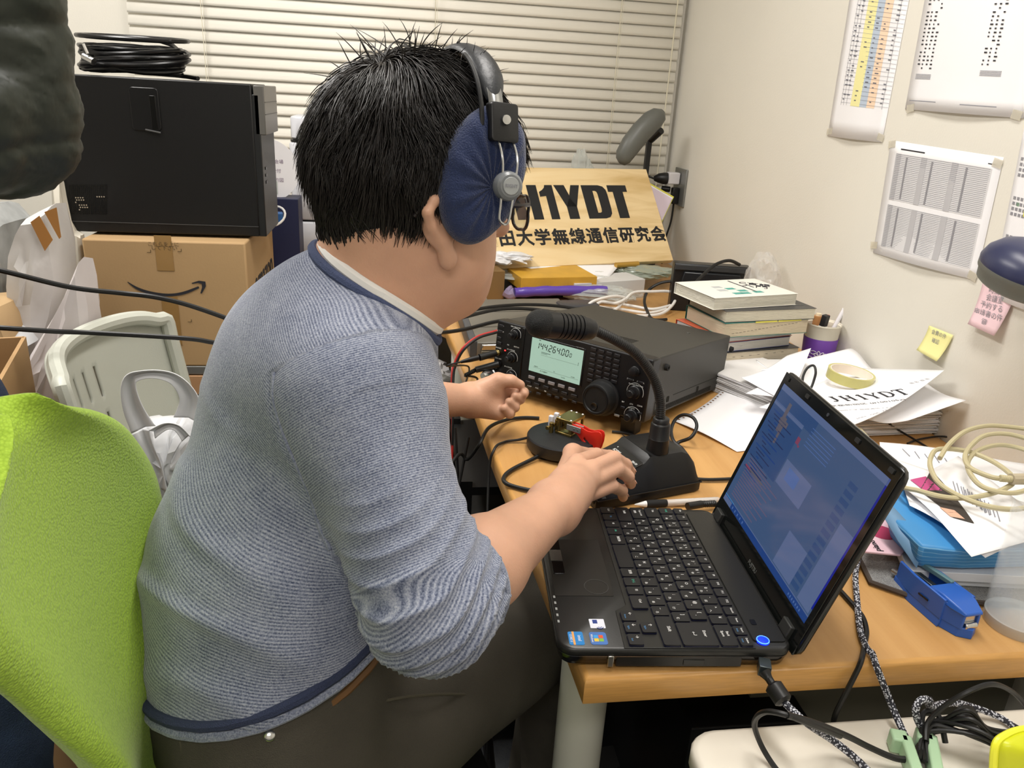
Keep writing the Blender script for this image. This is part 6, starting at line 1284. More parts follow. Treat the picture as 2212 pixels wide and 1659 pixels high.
# coil of coax on the computer
ck_ = atY(292, 160, 1.89); rnd = random.Random(3); coil = thing('cable_coil', 'coiled black coaxial cable with silver connector on top of the computer', 'cable', (ck_.x, 1.89, pz1))
pts = []; N = 21
for k in range(N * 16):
    t = k / 16; a_ = 2 * math.pi * k / 16 + .3 * math.sin(t * 1.7); rr = .118 + .013 * math.sin(t * 2.3) + .006 * math.sin(t * 5.1 + 1)
    z_ = max(pz1 + .005, pz1 + .001 + (.076 * ((t * .618) % 1.0)) * (.9 + .1 * math.sin(a_)) + .007 * math.sin(a_ * 2 + t * 3))
    if t > N - 2: z_ = pz1 + .078 + .006 * math.sin(a_)
    pts.append(V(ck_.x + rr * math.cos(a_) * 1.05, 1.89 + rr * math.sin(a_) * .72, z_))
def smooth_pts(P, k=2):
    for _ in range(k): P = [P[0]] + [(P[i - 1] + P[i] * 2 + P[i + 1]) / 4 for i in range(1, len(P) - 1)] + [P[-1]]
    return P
obj('coiled_cable', MB().tube(smooth_pts(pts, 6), .0046, 8), mat('coax_black', '#131314', .3), coil)
q_ = atY(198, 130, 1.80); obj('connector', MB().tube([q_ + V(-.018, .01, .006), q_ + V(.004, 0, -.003)], .0075, 12), M_chr, coil); obj('tie', MB().tube([q_ + V(-.012, .0, .03), q_ + V(-.006, 0, .012)], .003, 6), mat('tie_white', '#c9c6bf', .4), coil)
# things right of the computer
fc = atY(585, 368, 2.22); fan_ = thing('paper_fan', 'white round paper fan with small print behind the computer', 'fan', (fc.x, 2.22, fc.z - .06))
obj('fan_sheet', MB().loft([[(fc.x - .02 + .095 * math.cos(2 * math.pi * i / 40), y, fc.z + max(-.070, .085 * math.sin(2 * math.pi * i / 40))) for i in range(40)] for y in (2.219, 2.222)]), mat('fan_white', '#dedcde', .6), fan_, smooth=False)
mb = MB(Matrix.Translation(V(fc.x - .005, 2.2185, fc.z - .02)) @ Matrix.Rotation(R(90), 4, 'X'))
for i in range(6): text(mb, ('夏まつり', '■ 会場', 'テント', '受付', '本部', '案内図')[i], .012, Matrix.Translation((-.01 + (i % 2) * .03, .055 - i * .012, 0)), ext=0)
obj('printing', mb, mat('print_mauve', '#8f7f92', .7), fan_, smooth=False)
obj('map_print', MB().box((fc.x - .012, 2.2186, fc.z - .045), (.055, .0004, .035)), mat('print_greygreen', '#a9b0aa', .7), fan_, smooth=False)
nb_ = atY(600, 500, 2.19); obj('navy_box', MB().box((nb_.x, 2.235, (.622 + fc.z - .070) / 2), (.115, .09, fc.z - .070 - .622)), mat('box_navy', '#1a1e3c', .5), None, 'tall navy blue box behind the carton', 'box', bev=.002, smooth=False)
a = atY(566, 455, 1.93); obj('blue_pouch', MB(fr((a.x + .004, 2.06, .9085), 10)).rbox((0, 0, .010), (.05, .04, .020), .006), mat('pouch_blue', '#2c5f9c', .5), None, 'small blue block on the carton beside the computer', 'block')
cr = atY(597, 452, 2.0); pts = [V(-.262 - .02 + .030 * math.cos(t), 2.03 + .06 * math.sin(t), .925 + .016 * math.sin(t * 1.0)) for t in np.linspace(0, 12.2, 40)]
pts = [V(p.x - .03, p.y, p.z) for p in pts]; wcb = thing('white_lead', 'coiled thin white lead lying on the carton top', 'cable', tuple(pts[0])); obj('coil', MB().tube(pts, .0028, 7), M_wc, wcb)
wd = atY(640, 545, 2.36); sb_ = thing('water_dispenser', 'white water dispenser with grey collar behind the man head', 'dispenser', (-.21, 2.42, .622))
M_wd = mat('dispenser_white', '#cfd0d6', .35)
sbx = -.205
def wdr(z0, z1, w_, d_, m_, nm, r_=.03): obj(nm, MB(Matrix.Translation((sbx, 2.42, 0))).rbox((0, 0, (z0 + z1) / 2), (w_, d_, z1 - z0), r_, ch=.006), m_, sb_, ang=50)
wdr(.70, .772, .190, .18, mat('dispenser_grey', '#a9aab0', .4), 'foot'); wdr(.772, .866, .200, .19, M_wd, 'lower_tank'); wdr(.866, .870, .194, .18, M_blk, 'dark_gap'); wdr(.870, 1.02, .200, .19, M_wd, 'middle_body'); wdr(1.02, 1.035, .203, .195, mat('dispenser_grey', '#a9aab0', .4), 'grey_collar'); wdr(1.035, 1.085, .200, .19, M_wd, 'upper_body'); wdr(1.085, 1.092, .194, .18, M_blk, 'dark_gap'); wdr(1.092, 1.155, .190, .18, M_wd, 'lid')
# heap at the far left
def bagx(name, lab, P, m_, cat='bag', th=.05, adds=()):
    """upright sack from a photo outline at depth Y, with real thickness"""
    t = thing(name, lab, cat, tuple(sum(P, V(0, 0, 0)) / len(P)))
    c = sum(P, V(0, 0, 0)) / len(P); rnd = random.Random(len(lab)); rings = []
    for k, s_ in ((-1, .90), (-.6, 1.0), (0, 1.01), (.6, 1.0), (1, .9)):
        rings.append([c + (p - c) * s_ + V(0, th * k, 0) + V(rnd.uniform(-.004, .004), rnd.uniform(-.004, .004), rnd.uniform(-.004, .004)) for p in P])
    n = len(P); mb = MB(); mb.loft(rings, caps=False)
    for ri, s_ in ((0, 1), (4, -1)):
        prev = rings[ri]
        cen = []
        for q_ in (.66, .33): cen.append([c + (p - c) * .9 * q_ + V(0, (-th - .012 * (1 - q_)) * s_ + rnd.uniform(-.008, .008), 0) for p in P])
        mb.loft([prev] + cen, caps=False); mb.add([*cen[-1], c + V(0, (-th - .01) * s_, 0)], [(i, (i + 1) % n, n) for i in range(n)])
    obj('body', mb, m_, t, ang=25)
    for nm, mm, Q in adds: obj(nm, MB().add(Q, [tuple(range(len(Q)))]), mm, t, solid=.0015, smooth=False)
    return t
Yb = 1.95
M_pb = mat('paper_bag_white', '#cfccca', .7, bump=1, bs=18, var=.06, vs=8)
def AY(L, y): return [atY(px, py, y) for px, py in L]
bagx('paper_bag', 'white crinkled paper bag closed with brown tape at the far left', AY([(62, 490), (75, 465), (105, 455), (125, 440), (140, 520), (152, 600), (130, 680), (108, 760), (50, 770), (45, 690), (42, 610), (48, 540)], 1.62), M_pb, th=.06,
     adds=[('brown_tape', mat('kraft_tape', '#a8763f', .5), [V(q.x, q.y - .0, q.z) for q in AY([(66, 480), (85, 466), (114, 518), (97, 542)], 1.548)]), ('brown_tape', mat('kraft_tape', '#a8763f', .5), [V(q.x, q.y, q.z) for q in AY([(96, 458), (122, 448), (132, 512), (128, 516)], 1.548)])])
bagx('packing_board', 'torn white packing board between paper bag and carton', AY([(118, 400), (131, 380), (146, 480), (160, 505), (175, 510), (185, 575), (172, 600), (150, 560), (130, 500), (122, 450)], 1.78), mat('board_white', '#d6d0c2', .7, bump=.6, bs=12, stretch=(1, 1, .2)), 'board', .02)
bagx('paper_sheet_roll', 'long white wrapping sheet slumped in front of the carton', AY([(184, 560), (192, 600), (200, 650), (206, 700), (206, 800), (200, 950), (60, 990), (20, 985), (45, 900), (70, 800), (85, 755), (120, 690), (160, 610)], 1.50), mat('wrap_white', '#d9d2d3', .6, bump=.5, bs=8, var=.05), 'paper', .05)
bagx('litter_heap', 'grey white heap of bagged waste at the left edge', AY([(-80, 450), (0, 440), (35, 480), (50, 560), (58, 640), (40, 690), (-80, 700)], 1.75), mat('heap_grey', '#a7a9a8', .5, bump=1, bs=22, var=.35, vs=16), 'waste', .09)
bagx('kraft_paper', 'folded brown kraft paper at the left edge', AY([(-80, 650), (0, 645), (25, 652), (40, 672), (55, 712), (40, 722), (0, 700), (-80, 700)], 1.55), mat('kraft_paper', '#b1946c', .7), 'paper', .08)
bagx('magazine_roll', 'grey white curled magazine under the brown paper at the left edge', AY([(-80, 712), (10, 716), (40, 735), (55, 750), (48, 752), (20, 745), (-80, 760)], 1.50), mat('roll_white', '#c4c6c8', .6), 'magazine', .08)
cf = thing('open_carton', 'brown carton with open top at the left edge', 'box', (-.62, 1.3, 0))
Pq = AY([(55, 755), (0, 800), (-60, 830)], 1.30)
c0, c1 = atY(58, 762, 1.38), atY(0, 800, 1.18)
dr_ = V(c1.x - c0.x, c1.y - c0.y, 0); ln = dr_.length; dr_.normalize(); FCf = axes(V(c0.x, c0.y, 0), dr_, UP.cross(dr_) * -1, UP) if False else axes(V(c0.x, c0.y, 0), dr_, V(-dr_.y, dr_.x, 0), UP)
sgn = -1 if (V(-dr_.y, dr_.x, 0)).x > 0 else 1
hz = c1.z - .01; wl = .45
for nm, c_, d_ in (('side', (wl / 2, 0, hz / 2), (wl, .006, hz)), ('side', (0, sgn * .15, hz / 2), (.006, .30, hz)), ('side', (wl / 2, sgn * .30, hz / 2), (wl, .006, hz)), ('side', (wl, sgn * .15, hz / 2), (.006, .30, hz)), ('bottom', (wl / 2, sgn * .15, .01), (wl, .3, .006))):
    obj(nm, MB(FCf).box(c_, d_), M_cart, cf, smooth=False)
# plastic chair
L0, R0 = W(148, 806, .80), W(372, 676, .80)
ch_ = thing('plastic_chair', 'pale grey plastic chair with slotted back behind the green chair', 'chair', (-.42, 1.38, 0))
M_pch = mat('chair_plastic', '#c3c5ba', .4, bump=.1, bs=500)
A0, A1 = V(-.505, 1.20, 0), V(-.452, 1.585, 0); axd = (A1 - A0).normalized(); nrm = V(axd.y, -axd.x, 0)  # faces +x
def cbk(u, z, off=0):  # u 0..1 along the back, z height; curved shell facing +x
    bow = .075 * (1 - (2 * u - 1) ** 2) - .03; lean = -(z - .45) * .16
    return A0 + (A1 - A0) * u - nrm * bow + nrm * lean + nrm * off + UP * z
def ztop(u): return .800 - .03 * abs(2 * u - 1) ** 6
rows3 = []
NU, NZ = 56, 40; slots = [(us, zs) for zs in (.70, .605, .51) for us in (.33, .42, .51, .60)]
keep = {}
mbv = []; fs_ = []
for j in range(NZ + 1):
    for i in range(NU + 1):
        u = i / NU; z = .40 + (ztop(u) - .40) * j / NZ; mbv.append(cbk(u, z))
for j in range(NZ):
    for i in range(NU):
        u = (i + .5) / NU; z = .40 + (ztop(u) - .40) * (j + .5) / NZ
        if any(abs(u - us - .0) < .009 and abs(z - zs) < .033 for us, zs in slots): continue
        a = j * (NU + 1) + i; fs_.append((a, a + 1, a + NU + 2, a + NU + 1))
obj('backrest', (mbv, fs_), M_pch, ch_, solid=.006, ang=60)
rim = [cbk(0, .42 + .36 * k / 10, .012) for k in range(11)] + [cbk(k / 20, ztop(k / 20), .012 + .004) for k in range(1, 20)] + [cbk(1, .78 - .36 * k / 10, .012) for k in range(11)]
obj('rim', MB().tube(spline(rim, 3), .014, 10), M_pch, ch_)
sc_ = (A0 + A1) / 2 + nrm * .20
obj('seat', MB(axes(V(sc_.x, sc_.y, 0), axd, nrm * -1, UP)).rbox((0, 0, .43), (.40, .42, .03), .05, ch=.008), M_pch, ch_, ang=50)
for i, (u, v) in enumerate(((-.17, -.17), (.17, -.17), (-.17, .17), (.17, .17))): obj('leg', MB().cyl(V(sc_.x, sc_.y, 0) + axd * u * 1.1 + nrm * v * 1.15, V(sc_.x, sc_.y, .42) + axd * u + nrm * v, .012), M_chr, ch_)
# shopping bag on that chair
bgp = thing('shopping_bag', 'thin white plastic shopping bag with handle loops on the plastic chair', 'bag', (-.28, 1.22, .45))
M_sb2 = mat('shopping_bag_white', '#e9eaec', .35, trans=.05, alpha=.97, bump=.8, bs=22)
Yg = 1.24
def bagshape(L, y, d_, jit):
    P = spline(AY(L, y), 3, closed=True); c = sum(P, V(0, 0, 0)) / len(P); rnd = random.Random(jit); rings = []
    for s_, y_ in ((.15, -1.15), (.45, -1.05), (.75, -.85), (.93, -.45), (1, 0), (.93, .45), (.75, .85), (.45, 1.05), (.15, 1.15)):
        rings.append([c + (p - c) * s_ + V(0, y_ * d_, 0) + V(rnd.uniform(-.003, .003), rnd.uniform(-.005, .005), rnd.uniform(-.003, .003)) + V(0, -.012 * abs(math.sin(k * .55)) * (1 - s_ * s_), 0) for k, p in enumerate(P)])
    return MB().loft(rings)
obj('bag_body', bagshape([(298, 918), (330, 902), (375, 900), (398, 905), (440, 880), (455, 960), (440, 1060), (420, 1120), (360, 1110), (335, 1040), (315, 980)], Yg, .045, 3), M_sb2, bgp, ang=40)
def strap(L, w0, w1, y): # flat handle loop narrowing towards its top
    P = spline(AY(L, y), 6); n = len(P); out = []
    for i, p in enumerate(P):
        t = (P[min(n - 1, i + 1)] - P[max(0, i - 1)]).normalized(); nn = V(-t.z, 0, t.x); w_ = w1 + (w0 - w1) * abs(2 * i / (n - 1) - 1) ** 1.5
        out.append([p + nn * w_ * k + V(0, .006 * math.cos(k * 3), 0) for k in (-1, -.5, 0, .5, 1)])
    return MB().grid(out)
obj('handle', strap([(312, 925), (292, 885), (281, 845), (284, 818), (305, 808), (340, 806), (375, 815), (400, 838), (412, 868), (405, 905)], .020, .0065, Yg - .035), M_sb2, bgp, solid=.0015, ang=180)
obj('handle', strap([(305, 930), (318, 960), (335, 1000), (345, 1060)], .014, .010, Yg - .06), M_sb2, bgp, solid=.0015, ang=180)
obj('handle', strap([(330, 935), (360, 918), (385, 922), (405, 945)], .008, .005, Yg - .06), M_sb2, bgp, solid=.0015, ang=180)
# ---------------------------------------------------------------- smooth solid modelling (signed distances to a mesh)
def rc(a, b, r1, r2, k=.01, tag=0): return ('rc', np.array(a, float), np.array(b, float), r1, r2, k, tag)
def el(c, r, M=None, k=.02, tag=0): return ('el', np.array(c, float), np.array(r, float), None if M is None else np.array(M.to_3x3() if hasattr(M, 'to_3x3') else M, float), 0, k, tag)
def chain(P, rs, k=.01, tag=0): return [rc(P[i], P[i + 1], rs[i], rs[i + 1], k, tag) for i in range(len(P) - 1)]
def pd(pr, X):
    if pr[0] == 'rc':
        _, a, b, r1, r2, k, _t = pr
        ba = b - a; l2 = ba @ ba; h = np.clip((X - a) @ ba / l2, 0, 1); d = X - a - h[..., None] * ba
        return np.sqrt((d * d).sum(-1)) - (r1 + (r2 - r1) * h)
    _, c, r, M, _z, k, _t = pr
    p = X - c
    if M is not None: p = p @ M
    q = p / r; k0 = np.sqrt((q * q).sum(-1)); k1 = np.sqrt(((q / r) ** 2).sum(-1))
    return k0 * (k0 - 1) / np.maximum(k1, 1e-6)
def pbox(pr):
    if pr[0] == 'rc':
        m = max(pr[3], pr[4]); return np.minimum(pr[1], pr[2]) - m, np.maximum(pr[1], pr[2]) + m
    m = max(pr[2]) * (1 if pr[3] is not None else 1); return pr[1] - m, pr[1] + m
def field(prims, X, post=None, sel=None):
    f = np.full(X.shape[:-1], 1.0)
    for i, pr in enumerate(prims):
        if sel is not None and i not in sel: continue
        d = pd(pr, X); k = pr[5]; h = np.maximum(k - np.abs(f - d), 0) / k; f = np.minimum(f, d) - h * h * k * .25
    if post: f = post(f, X)
    return f
def mesh_sdf(prims, vox, post=None, B=28):
    lo = np.min([pbox(p)[0] for p in prims], 0) - 4 * vox; hi = np.max([pbox(p)[1] for p in prims], 0) + 4 * vox
    nb = np.ceil((hi - lo) / (vox * B)).astype(int); bb = [pbox(p) for p in prims]
    Vs, Ks, Fs = [], [], []
    ar = np.arange(B + 2)
    for bi in range(nb[0]):
        for bj in range(nb[1]):
            for bk in range(nb[2]):
                i0 = np.array([bi, bj, bk]) * B; c0 = lo + i0 * vox; c1 = c0 + (B + 2) * vox
                sel = [i for i, p in enumerate(prims) if np.all(bb[i][0] - p[5] - 3 * vox < c1) and np.all(bb[i][1] + p[5] + 3 * vox > c0)]
                if not sel: continue
                mid = (c0 + c1) / 2; fm = field(prims, mid[None], None, sel)[0]
                if abs(fm) > vox * (B + 2) * .9 + .06: continue
                X = np.stack(np.meshgrid(c0[0] + ar * vox, c0[1] + ar * vox, c0[2] + ar * vox, indexing='ij'), -1)
                f = field(prims, X, post, sel); s = f < 0
                if s.all() or not s.any(): continue
                # cells
                cs = [s[a:B + 1 + a, b:B + 1 + b, c:B + 1 + c] for a in (0, 1) for b in (0, 1) for c in (0, 1)]
                cnt = sum(x.astype(np.int8) for x in cs); act = (cnt > 0) & (cnt < 8)
                if not act.any(): continue
                ci = np.argwhere(act); acc = np.zeros((len(ci), 3)); num = np.zeros(len(ci))
                cor = [(a, b, c) for a in (0, 1) for b in (0, 1) for c in (0, 1)]
                for x, p in enumerate(cor):
                    for q in cor[x + 1:]:
                        if sum(abs(p[t] - q[t]) for t in range(3)) != 1: continue
                        fa = f[ci[:, 0] + p[0], ci[:, 1] + p[1], ci[:, 2] + p[2]]; fb = f[ci[:, 0] + q[0], ci[:, 1] + q[1], ci[:, 2] + q[2]]
                        m = (fa < 0) != (fb < 0); t = np.where(m, fa / np.where(m, fa - fb, 1), 0)
                        pos = np.array(p) + t[:, None] * (np.array(q) - np.array(p)); acc += pos * m[:, None]; num += m
                Vs.append(lo + (i0 + ci + acc / num[:, None]) * vox)
                g = i0 + ci; Ks.append((g[:, 0] * 100003 + g[:, 1]) * 100003 + g[:, 2])
                for ax in range(3):
                    sl0 = [slice(1, B + 1)] * 3; sl1 = [slice(1, B + 1)] * 3; sl1[ax] = slice(2, B + 2)
                    m = s[tuple(sl0)] != s[tuple(sl1)]; e = np.argwhere(m) + 1
                    if not len(e): continue
                    inside = s[e[:, 0], e[:, 1], e[:, 2]]; o1, o2 = [t for t in range(3) if t != ax]
                    q = []
                    for (da, db) in ((-1, -1), (0, -1), (0, 0), (-1, 0)):
                        c = e.copy(); c[:, o1] += da; c[:, o2] += db; c = c + i0; q.append((c[:, 0] * 100003 + c[:, 1]) * 100003 + c[:, 2])
                    q = np.stack(q, 1); flip = inside if ax != 1 else ~inside
                    q[~flip] = q[~flip][:, ::-1]; Fs.append(q)
    K = np.concatenate(Ks); Vv = np.concatenate(Vs); F = np.concatenate(Fs)
    u, idx = np.unique(K, return_index=True); return Vv[idx], np.searchsorted(u, F)
def relax(Vv, F, n=2, lam=.5):
    E = np.concatenate([F[:, [0, 1]], F[:, [1, 2]], F[:, [2, 3]], F[:, [3, 0]]])
    for _ in range(n):
        acc = np.zeros_like(Vv); cnt = np.zeros(len(Vv))
        for a, b in ((0, 1), (1, 0)):
            np.add.at(acc, E[:, a], Vv[E[:, b]]); np.add.at(cnt, E[:, a], 1)
        Vv = Vv + lam * (acc / cnt[:, None] - Vv)
    return Vv
def vnormals(Vv, F):
    n = np.cross(Vv[F[:, 2]] - Vv[F[:, 0]], Vv[F[:, 3]] - Vv[F[:, 1]]); o = np.zeros_like(Vv)
    for i in range(4): np.add.at(o, F[:, i], n)
    return o / np.maximum(np.linalg.norm(o, axis=1, keepdims=True), 1e-12)
def npobj(name, Vv, F, m, parent, attrs=None):
    I = np.array(gm(parent).inverted()); P = Vv @ I[:3, :3].T + I[:3, 3]
    me = bpy.data.meshes.new(name); me.vertices.add(len(P)); me.vertices.foreach_set('co', P.astype(np.float32).ravel())
    k = F.shape[1]; me.loops.add(F.size); me.loops.foreach_set('vertex_index', F.astype(np.int32).ravel()); me.polygons.add(len(F))
    me.polygons.foreach_set('loop_start', np.arange(0, F.size, k, dtype=np.int32)); me.polygons.foreach_set('loop_total', np.full(len(F), k, dtype=np.int32))
    me.update(calc_edges=True); me.validate(); me.polygons.foreach_set('use_smooth', [True] * len(me.polygons)); me.materials.append(m)
    for nm, val in (attrs or {}).items():
        a = me.attributes.new(nm, 'FLOAT', 'POINT'); a.data.foreach_set('value', val.astype(np.float32))
    o = bpy.data.objects.new(name, me); COL.objects.link(o); o.parent = parent; return o
def noise3(P, sc_, seed=0, oct_=3):
    r_ = np.random.RandomState(seed); o = np.zeros(len(P)); a = 1
    for _ in range(oct_ * 3):
        d = r_.normal(size=3); d /= np.linalg.norm(d); o += a * np.sin(P @ d * sc_ * r_.uniform(.7, 1.3) + r_.uniform(0, 6.28)); 
        if (_ + 1) % 3 == 0: a *= .55; sc_ *= 1.9
    return o / 3
# ---------------------------------------------------------------- the seated man
def D(px, py, d): return np.array(atD(px, py, d))
def A3(v): return np.array(tuple(v), float)
man = thing('person', 'seated man in blue grey striped sweater operating the radio, right hand on the microphone base', 'person', (-.11, .74, .0))
Hs = V(.023, .795, 1.144); _y, _p, _o = R(16.6), R(4.2), R(-6.8)
f0 = V(math.cos(_y), math.sin(_y), 0); r0 = V(f0.y, -f0.x, 0); hf = f0 * math.cos(_p) - UP * math.sin(_p); u0_ = UP * math.cos(_p) + f0 * math.sin(_p)
hr = r0 * math.cos(_o) - u0_ * math.sin(_o); hu = u0_ * math.cos(_o) + r0 * math.sin(_o)
FHd = axes(Hs, hr, hf, hu); HM = np.array([A3(hr), A3(hf), A3(hu)]).T
def H(x, y, z): return A3(FHd @ V(x, y, z))
# joints
RS, RE, RW = D(775, 850, .735), D(925, 1305, .705), A3(W(1196, 1096, .796))
LS, LE = np.array((-.098, .94, .940)), np.array((-.09, 1.06, .815)); d0 = (W(1022, 862, .768) - CO).length; LW = D(1018, 864, d0)
NB = np.array((-.030, .79, 1.045)); CH = np.array((-.080, .79, .89)); BE = np.array((-.128, .73, .73)); PV = np.array((-.138, .71, .60))
fx = np.array((.88, .47, 0)); rx_ = np.array((.47, -.88, 0)); BM = np.array([rx_, fx, (0, 0, 1.)]).T
HR, HL = PV + rx_ * .09 + np.array((0, 0, -.05)), PV - rx_ * .09 + np.array((0, 0, -.05))
KR, KL = np.array((.24, .90, .545)), np.array((.27, 1.02, .555)); AR, AL_ = np.array((.24, .93, .09)), np.array((.24, 1.04, .09))
def torso(e, tag=0):
    return [el(CH + fx * -.005, (.158 + e, .112 + e, .175 + e), BM, .05, tag), el(BE + fx * -.005, (.152 + e, .122 + e, .165 + e), BM, .06, tag), el(PV + np.array((0, 0, .01)), (.165 + e, .125 + e, .13 + e), BM, .06, tag),
            rc(RS + np.array((-.01, .02, .0)), NB + np.array((-.01, -.02, -.03)), .058 + e, .055 + e, .06, tag), rc(LS, NB + np.array((-.0, .03, -.03)), .052 + e, .050 + e, .05, tag), rc(NB + np.array((-.015, 0, -.03)), CH, .06 + e, .09 + e, .05, tag)]
def fing(P, r, k=.004): return chain(P, r, k)
arms = []
# right arm
arms += [rc(RS, RE, .052, .044, .03), rc(RE, RE + (RW - RE) * .35, .044, .043, .02), rc(RE + (RW - RE) * .35, RW, .043, .0275, .02)]
w_ = RW
mc = [A3(W(1246, 1000, .799)), A3(W(1280, 1012, .800)), A3(W(1278, 1040, .790)), A3(W(1262, 1072, .776))]
arms += [rc(w_, w_ * .45 + mc[i] * .55, .0255 - .001 * i, .0185 - .001 * i, .018) for i in range(4)]
arms += [rc(w_ * .55 + mc[i] * .45, mc[i], .0195 - .0012 * i, .0118 - .0008 * i, .012) for i in range(4)]
rf = [[mc[0], A3(W(1288, 984, .789)), A3(W(1317, 986, .772)), A3(W(1330, 998, .762))],
      [mc[1], A3(W(1327, 990, .800)), A3(W(1351, 1004, .782)), A3(W(1362, 1020, .764))],
      [mc[2], A3(W(1334, 1014, .789)), A3(W(1357, 1030, .770)), A3(W(1363, 1046, .750))],
      [mc[3], A3(W(1322, 1050, .771)), A3(W(1343, 1060, .752)), A3(W(1346, 1074, .733))]]
for i, P in enumerate(rf): arms += fing(P, [.0112 - .0004 * i, .0102 - .0005 * i, .0090 - .0004 * i, .0076 - .0003 * i], .0035)
arms += fing([w_ * .6 + mc[0] * .4 + np.array((.0, .01, -.012)), A3(W(1240, 985, .770)) + np.array((0, .01, 0)), A3(W(1280, 985, .752)), A3(W(1310, 990, .748))], [.017, .0125, .0105, .0085], .008)
# left arm: sleeve end to curled hand
arms += [rc(LS, LE, .048, .040, .03), rc(LE, LE + (LW - LE) * .4, .040, .037, .02), rc(LE + (LW - LE) * .4, LW, .037, .0245, .02)]
def Q(px, py, o=0): return D(px, py, d0 + o)
lm = [Q(1088, 838, .022), Q(1090, 852, .024), Q(1088, 868, .022), Q(1082, 884, .016)]
arms += [rc(LW, lm[i] * .6 + LW * .4, .0235 - .0008 * i, .0175, .015) for i in range(4)] + [rc(lm[i] * .6 + LW * .4, lm[i], .0175, .0115, .010) for i in range(4)]
arms += [rc(LW * .7 + lm[0] * .3, Q(1066, 836, -.004), .018, .0165, .014), rc(LW * .6 + lm[3] * .4 + 0, Q(1076, 890, .0), .0175, .0140, .012)]
lf_ = [[lm[0], Q(1116, 842, .030), Q(1131, 848, .016), Q(1132, 851, .002)], [lm[1], Q(1116, 855, .026), Q(1124, 862, .008), Q(1112, 856, -.004)],
       [lm[2], Q(1111, 874, .020), Q(1112, 880, .000), Q(1099, 868, -.010)], [lm[3], Q(1102, 893, .012), Q(1100, 894, -.006), Q(1089, 882, -.014)]]
for i, P in enumerate(lf_): arms += fing(P, [.0108 - .0004 * i, .0096 - .0004 * i, .0088 - .0004 * i, .0076 - .0003 * i], .003)
arms += fing([Q(1048, 838, -.004), Q(1076, 822, -.008), Q(1103, 823, -.004), Q(1124, 831, .004)], [.0165, .0125, .0100, .0078], .006)
# head, neck
head = [el(H(0, -.009, .029), (.077, .090, .088), HM, .03), el(H(0, .012, -.035), (.064, .064, .078), HM, .03), el(H(0, .020, -.070), (.050, .046, .044), HM, .03), el(H(.038, .022, -.050), (.033, .037, .042), HM, .02), el(H(-.038, .022, -.050), (.033, .037, .042), HM, .02),
        rc(H(0, .050, -.096), H(0, .042, -.092), .020, .022, .025), rc(H(0, .072, .010), H(0, .088, -.028), .008, .011, .012), el(H(0, .069, -.062), (.022, .010, .006), HM, .006), el(H(0, .066, -.072), (.019, .010, .006), HM, .006),
        rc(H(.030, .078, .022), H(-.030, .078, .022), .010, .010, .015),
        rc(H(0, -.035, -.050), NB + np.array((.008, -.006, .010)), .060, .060, .035), rc(H(0, .010, -.075), NB + np.array((.02, .008, .00)), .050, .060, .035)]
def ear(s):
    P = [H(s * x, y, -.030 + (z + .022) * .68) for x, y, z in ((.077, .002, -.060), (.082, -.006, -.040), (.087, -.018, -.022), (.091, -.024, -.004), (.090, -.018, .012), (.085, -.004, .018), (.080, .006, .010))]
    return chain(P, [.0085, .0062, .0050, .0050, .0050, .0050, .0050], .003) + [el(H(s * .080, -.007, -.024), (.006, .019, .025), HM, .006), el(H(s * .080, .002, -.060), (.006, .008, .010), HM, .006)]
head += ear(1) + ear(-1)
legs = [rc(HR, KR, .088, .062, .04), rc(KR, AR, .058, .042, .03), rc(HL, KL, .088, .062, .04), rc(KL, AL_, .058, .042, .03)]
feet = [rc(AR, AR + np.array((.13, .03, -.05)), .038, .030, .03), rc(AL_, AL_ + np.array((.13, .03, -.05)), .038, .030, .03)]
body = torso(-.010) + arms + head + [rc(a[1], a[2], a[3] - .012, a[4] - .012, .03) for a in legs] + feet
# eyes are cut in as lids' hollows and added as their own spheres
M_skin = mat('skin', '#cb9d82', .46, bump=.12, bs=420, var=.10, vs=22, sss=.0)
bas(M_skin).inputs['Subsurface Weight'].default_value = .12; bas(M_skin).inputs['Subsurface Radius'].default_value = (.012, .004, .002); bas(M_skin).inputs['Subsurface Scale'].default_value = .5
BV, BF = mesh_sdf(body, .0022); BV = relax(BV, BF, 1)
nbv = vnormals(BV, BF); bodyo = npobj('body', BV, BF, M_skin, man)
for s in (1, -1):
    e_ = H(s * .032, .072, -.004); obj('eye', MB().ball(tuple(e_), .012), mat('eye_white', '#e8e4de', .2), man); obj('iris', MB().ball(tuple(H(s * .032, .0815, -.005)), .0045), mat('iris_brown', '#2b1a12', .2), [o for o in sc.objects if o.name.startswith('eye') and o.parent == man][-1])
    obj('eyebrow', MB().tube(spline([H(s * x, y, z) for x, y, z in ((.014, .087, .022), (.030, .085, .028), (.046, .074, .022))], 6), .0022, 6), mat('hair_black', '#17130f', .45), man)
# nails on the right hand
for P in rf[1:]:
    t = P[3] - P[2]; t /= np.linalg.norm(t); up_n = np.array((.35, -.2, .8)); up_n -= t * (up_n @ t); up_n /= np.linalg.norm(up_n); c = P[3] + up_n * .0066 - t * .001
    s_ = np.cross(t, up_n); obj('fingernail', MB(axes(V(*c), V(*s_), V(*t), V(*up_n))).ball((0, 0, 0), (.0050, .0060, .0014), n=14, m=8), mat('nail', '#d8a892', .25), man)
P = lf_[2]
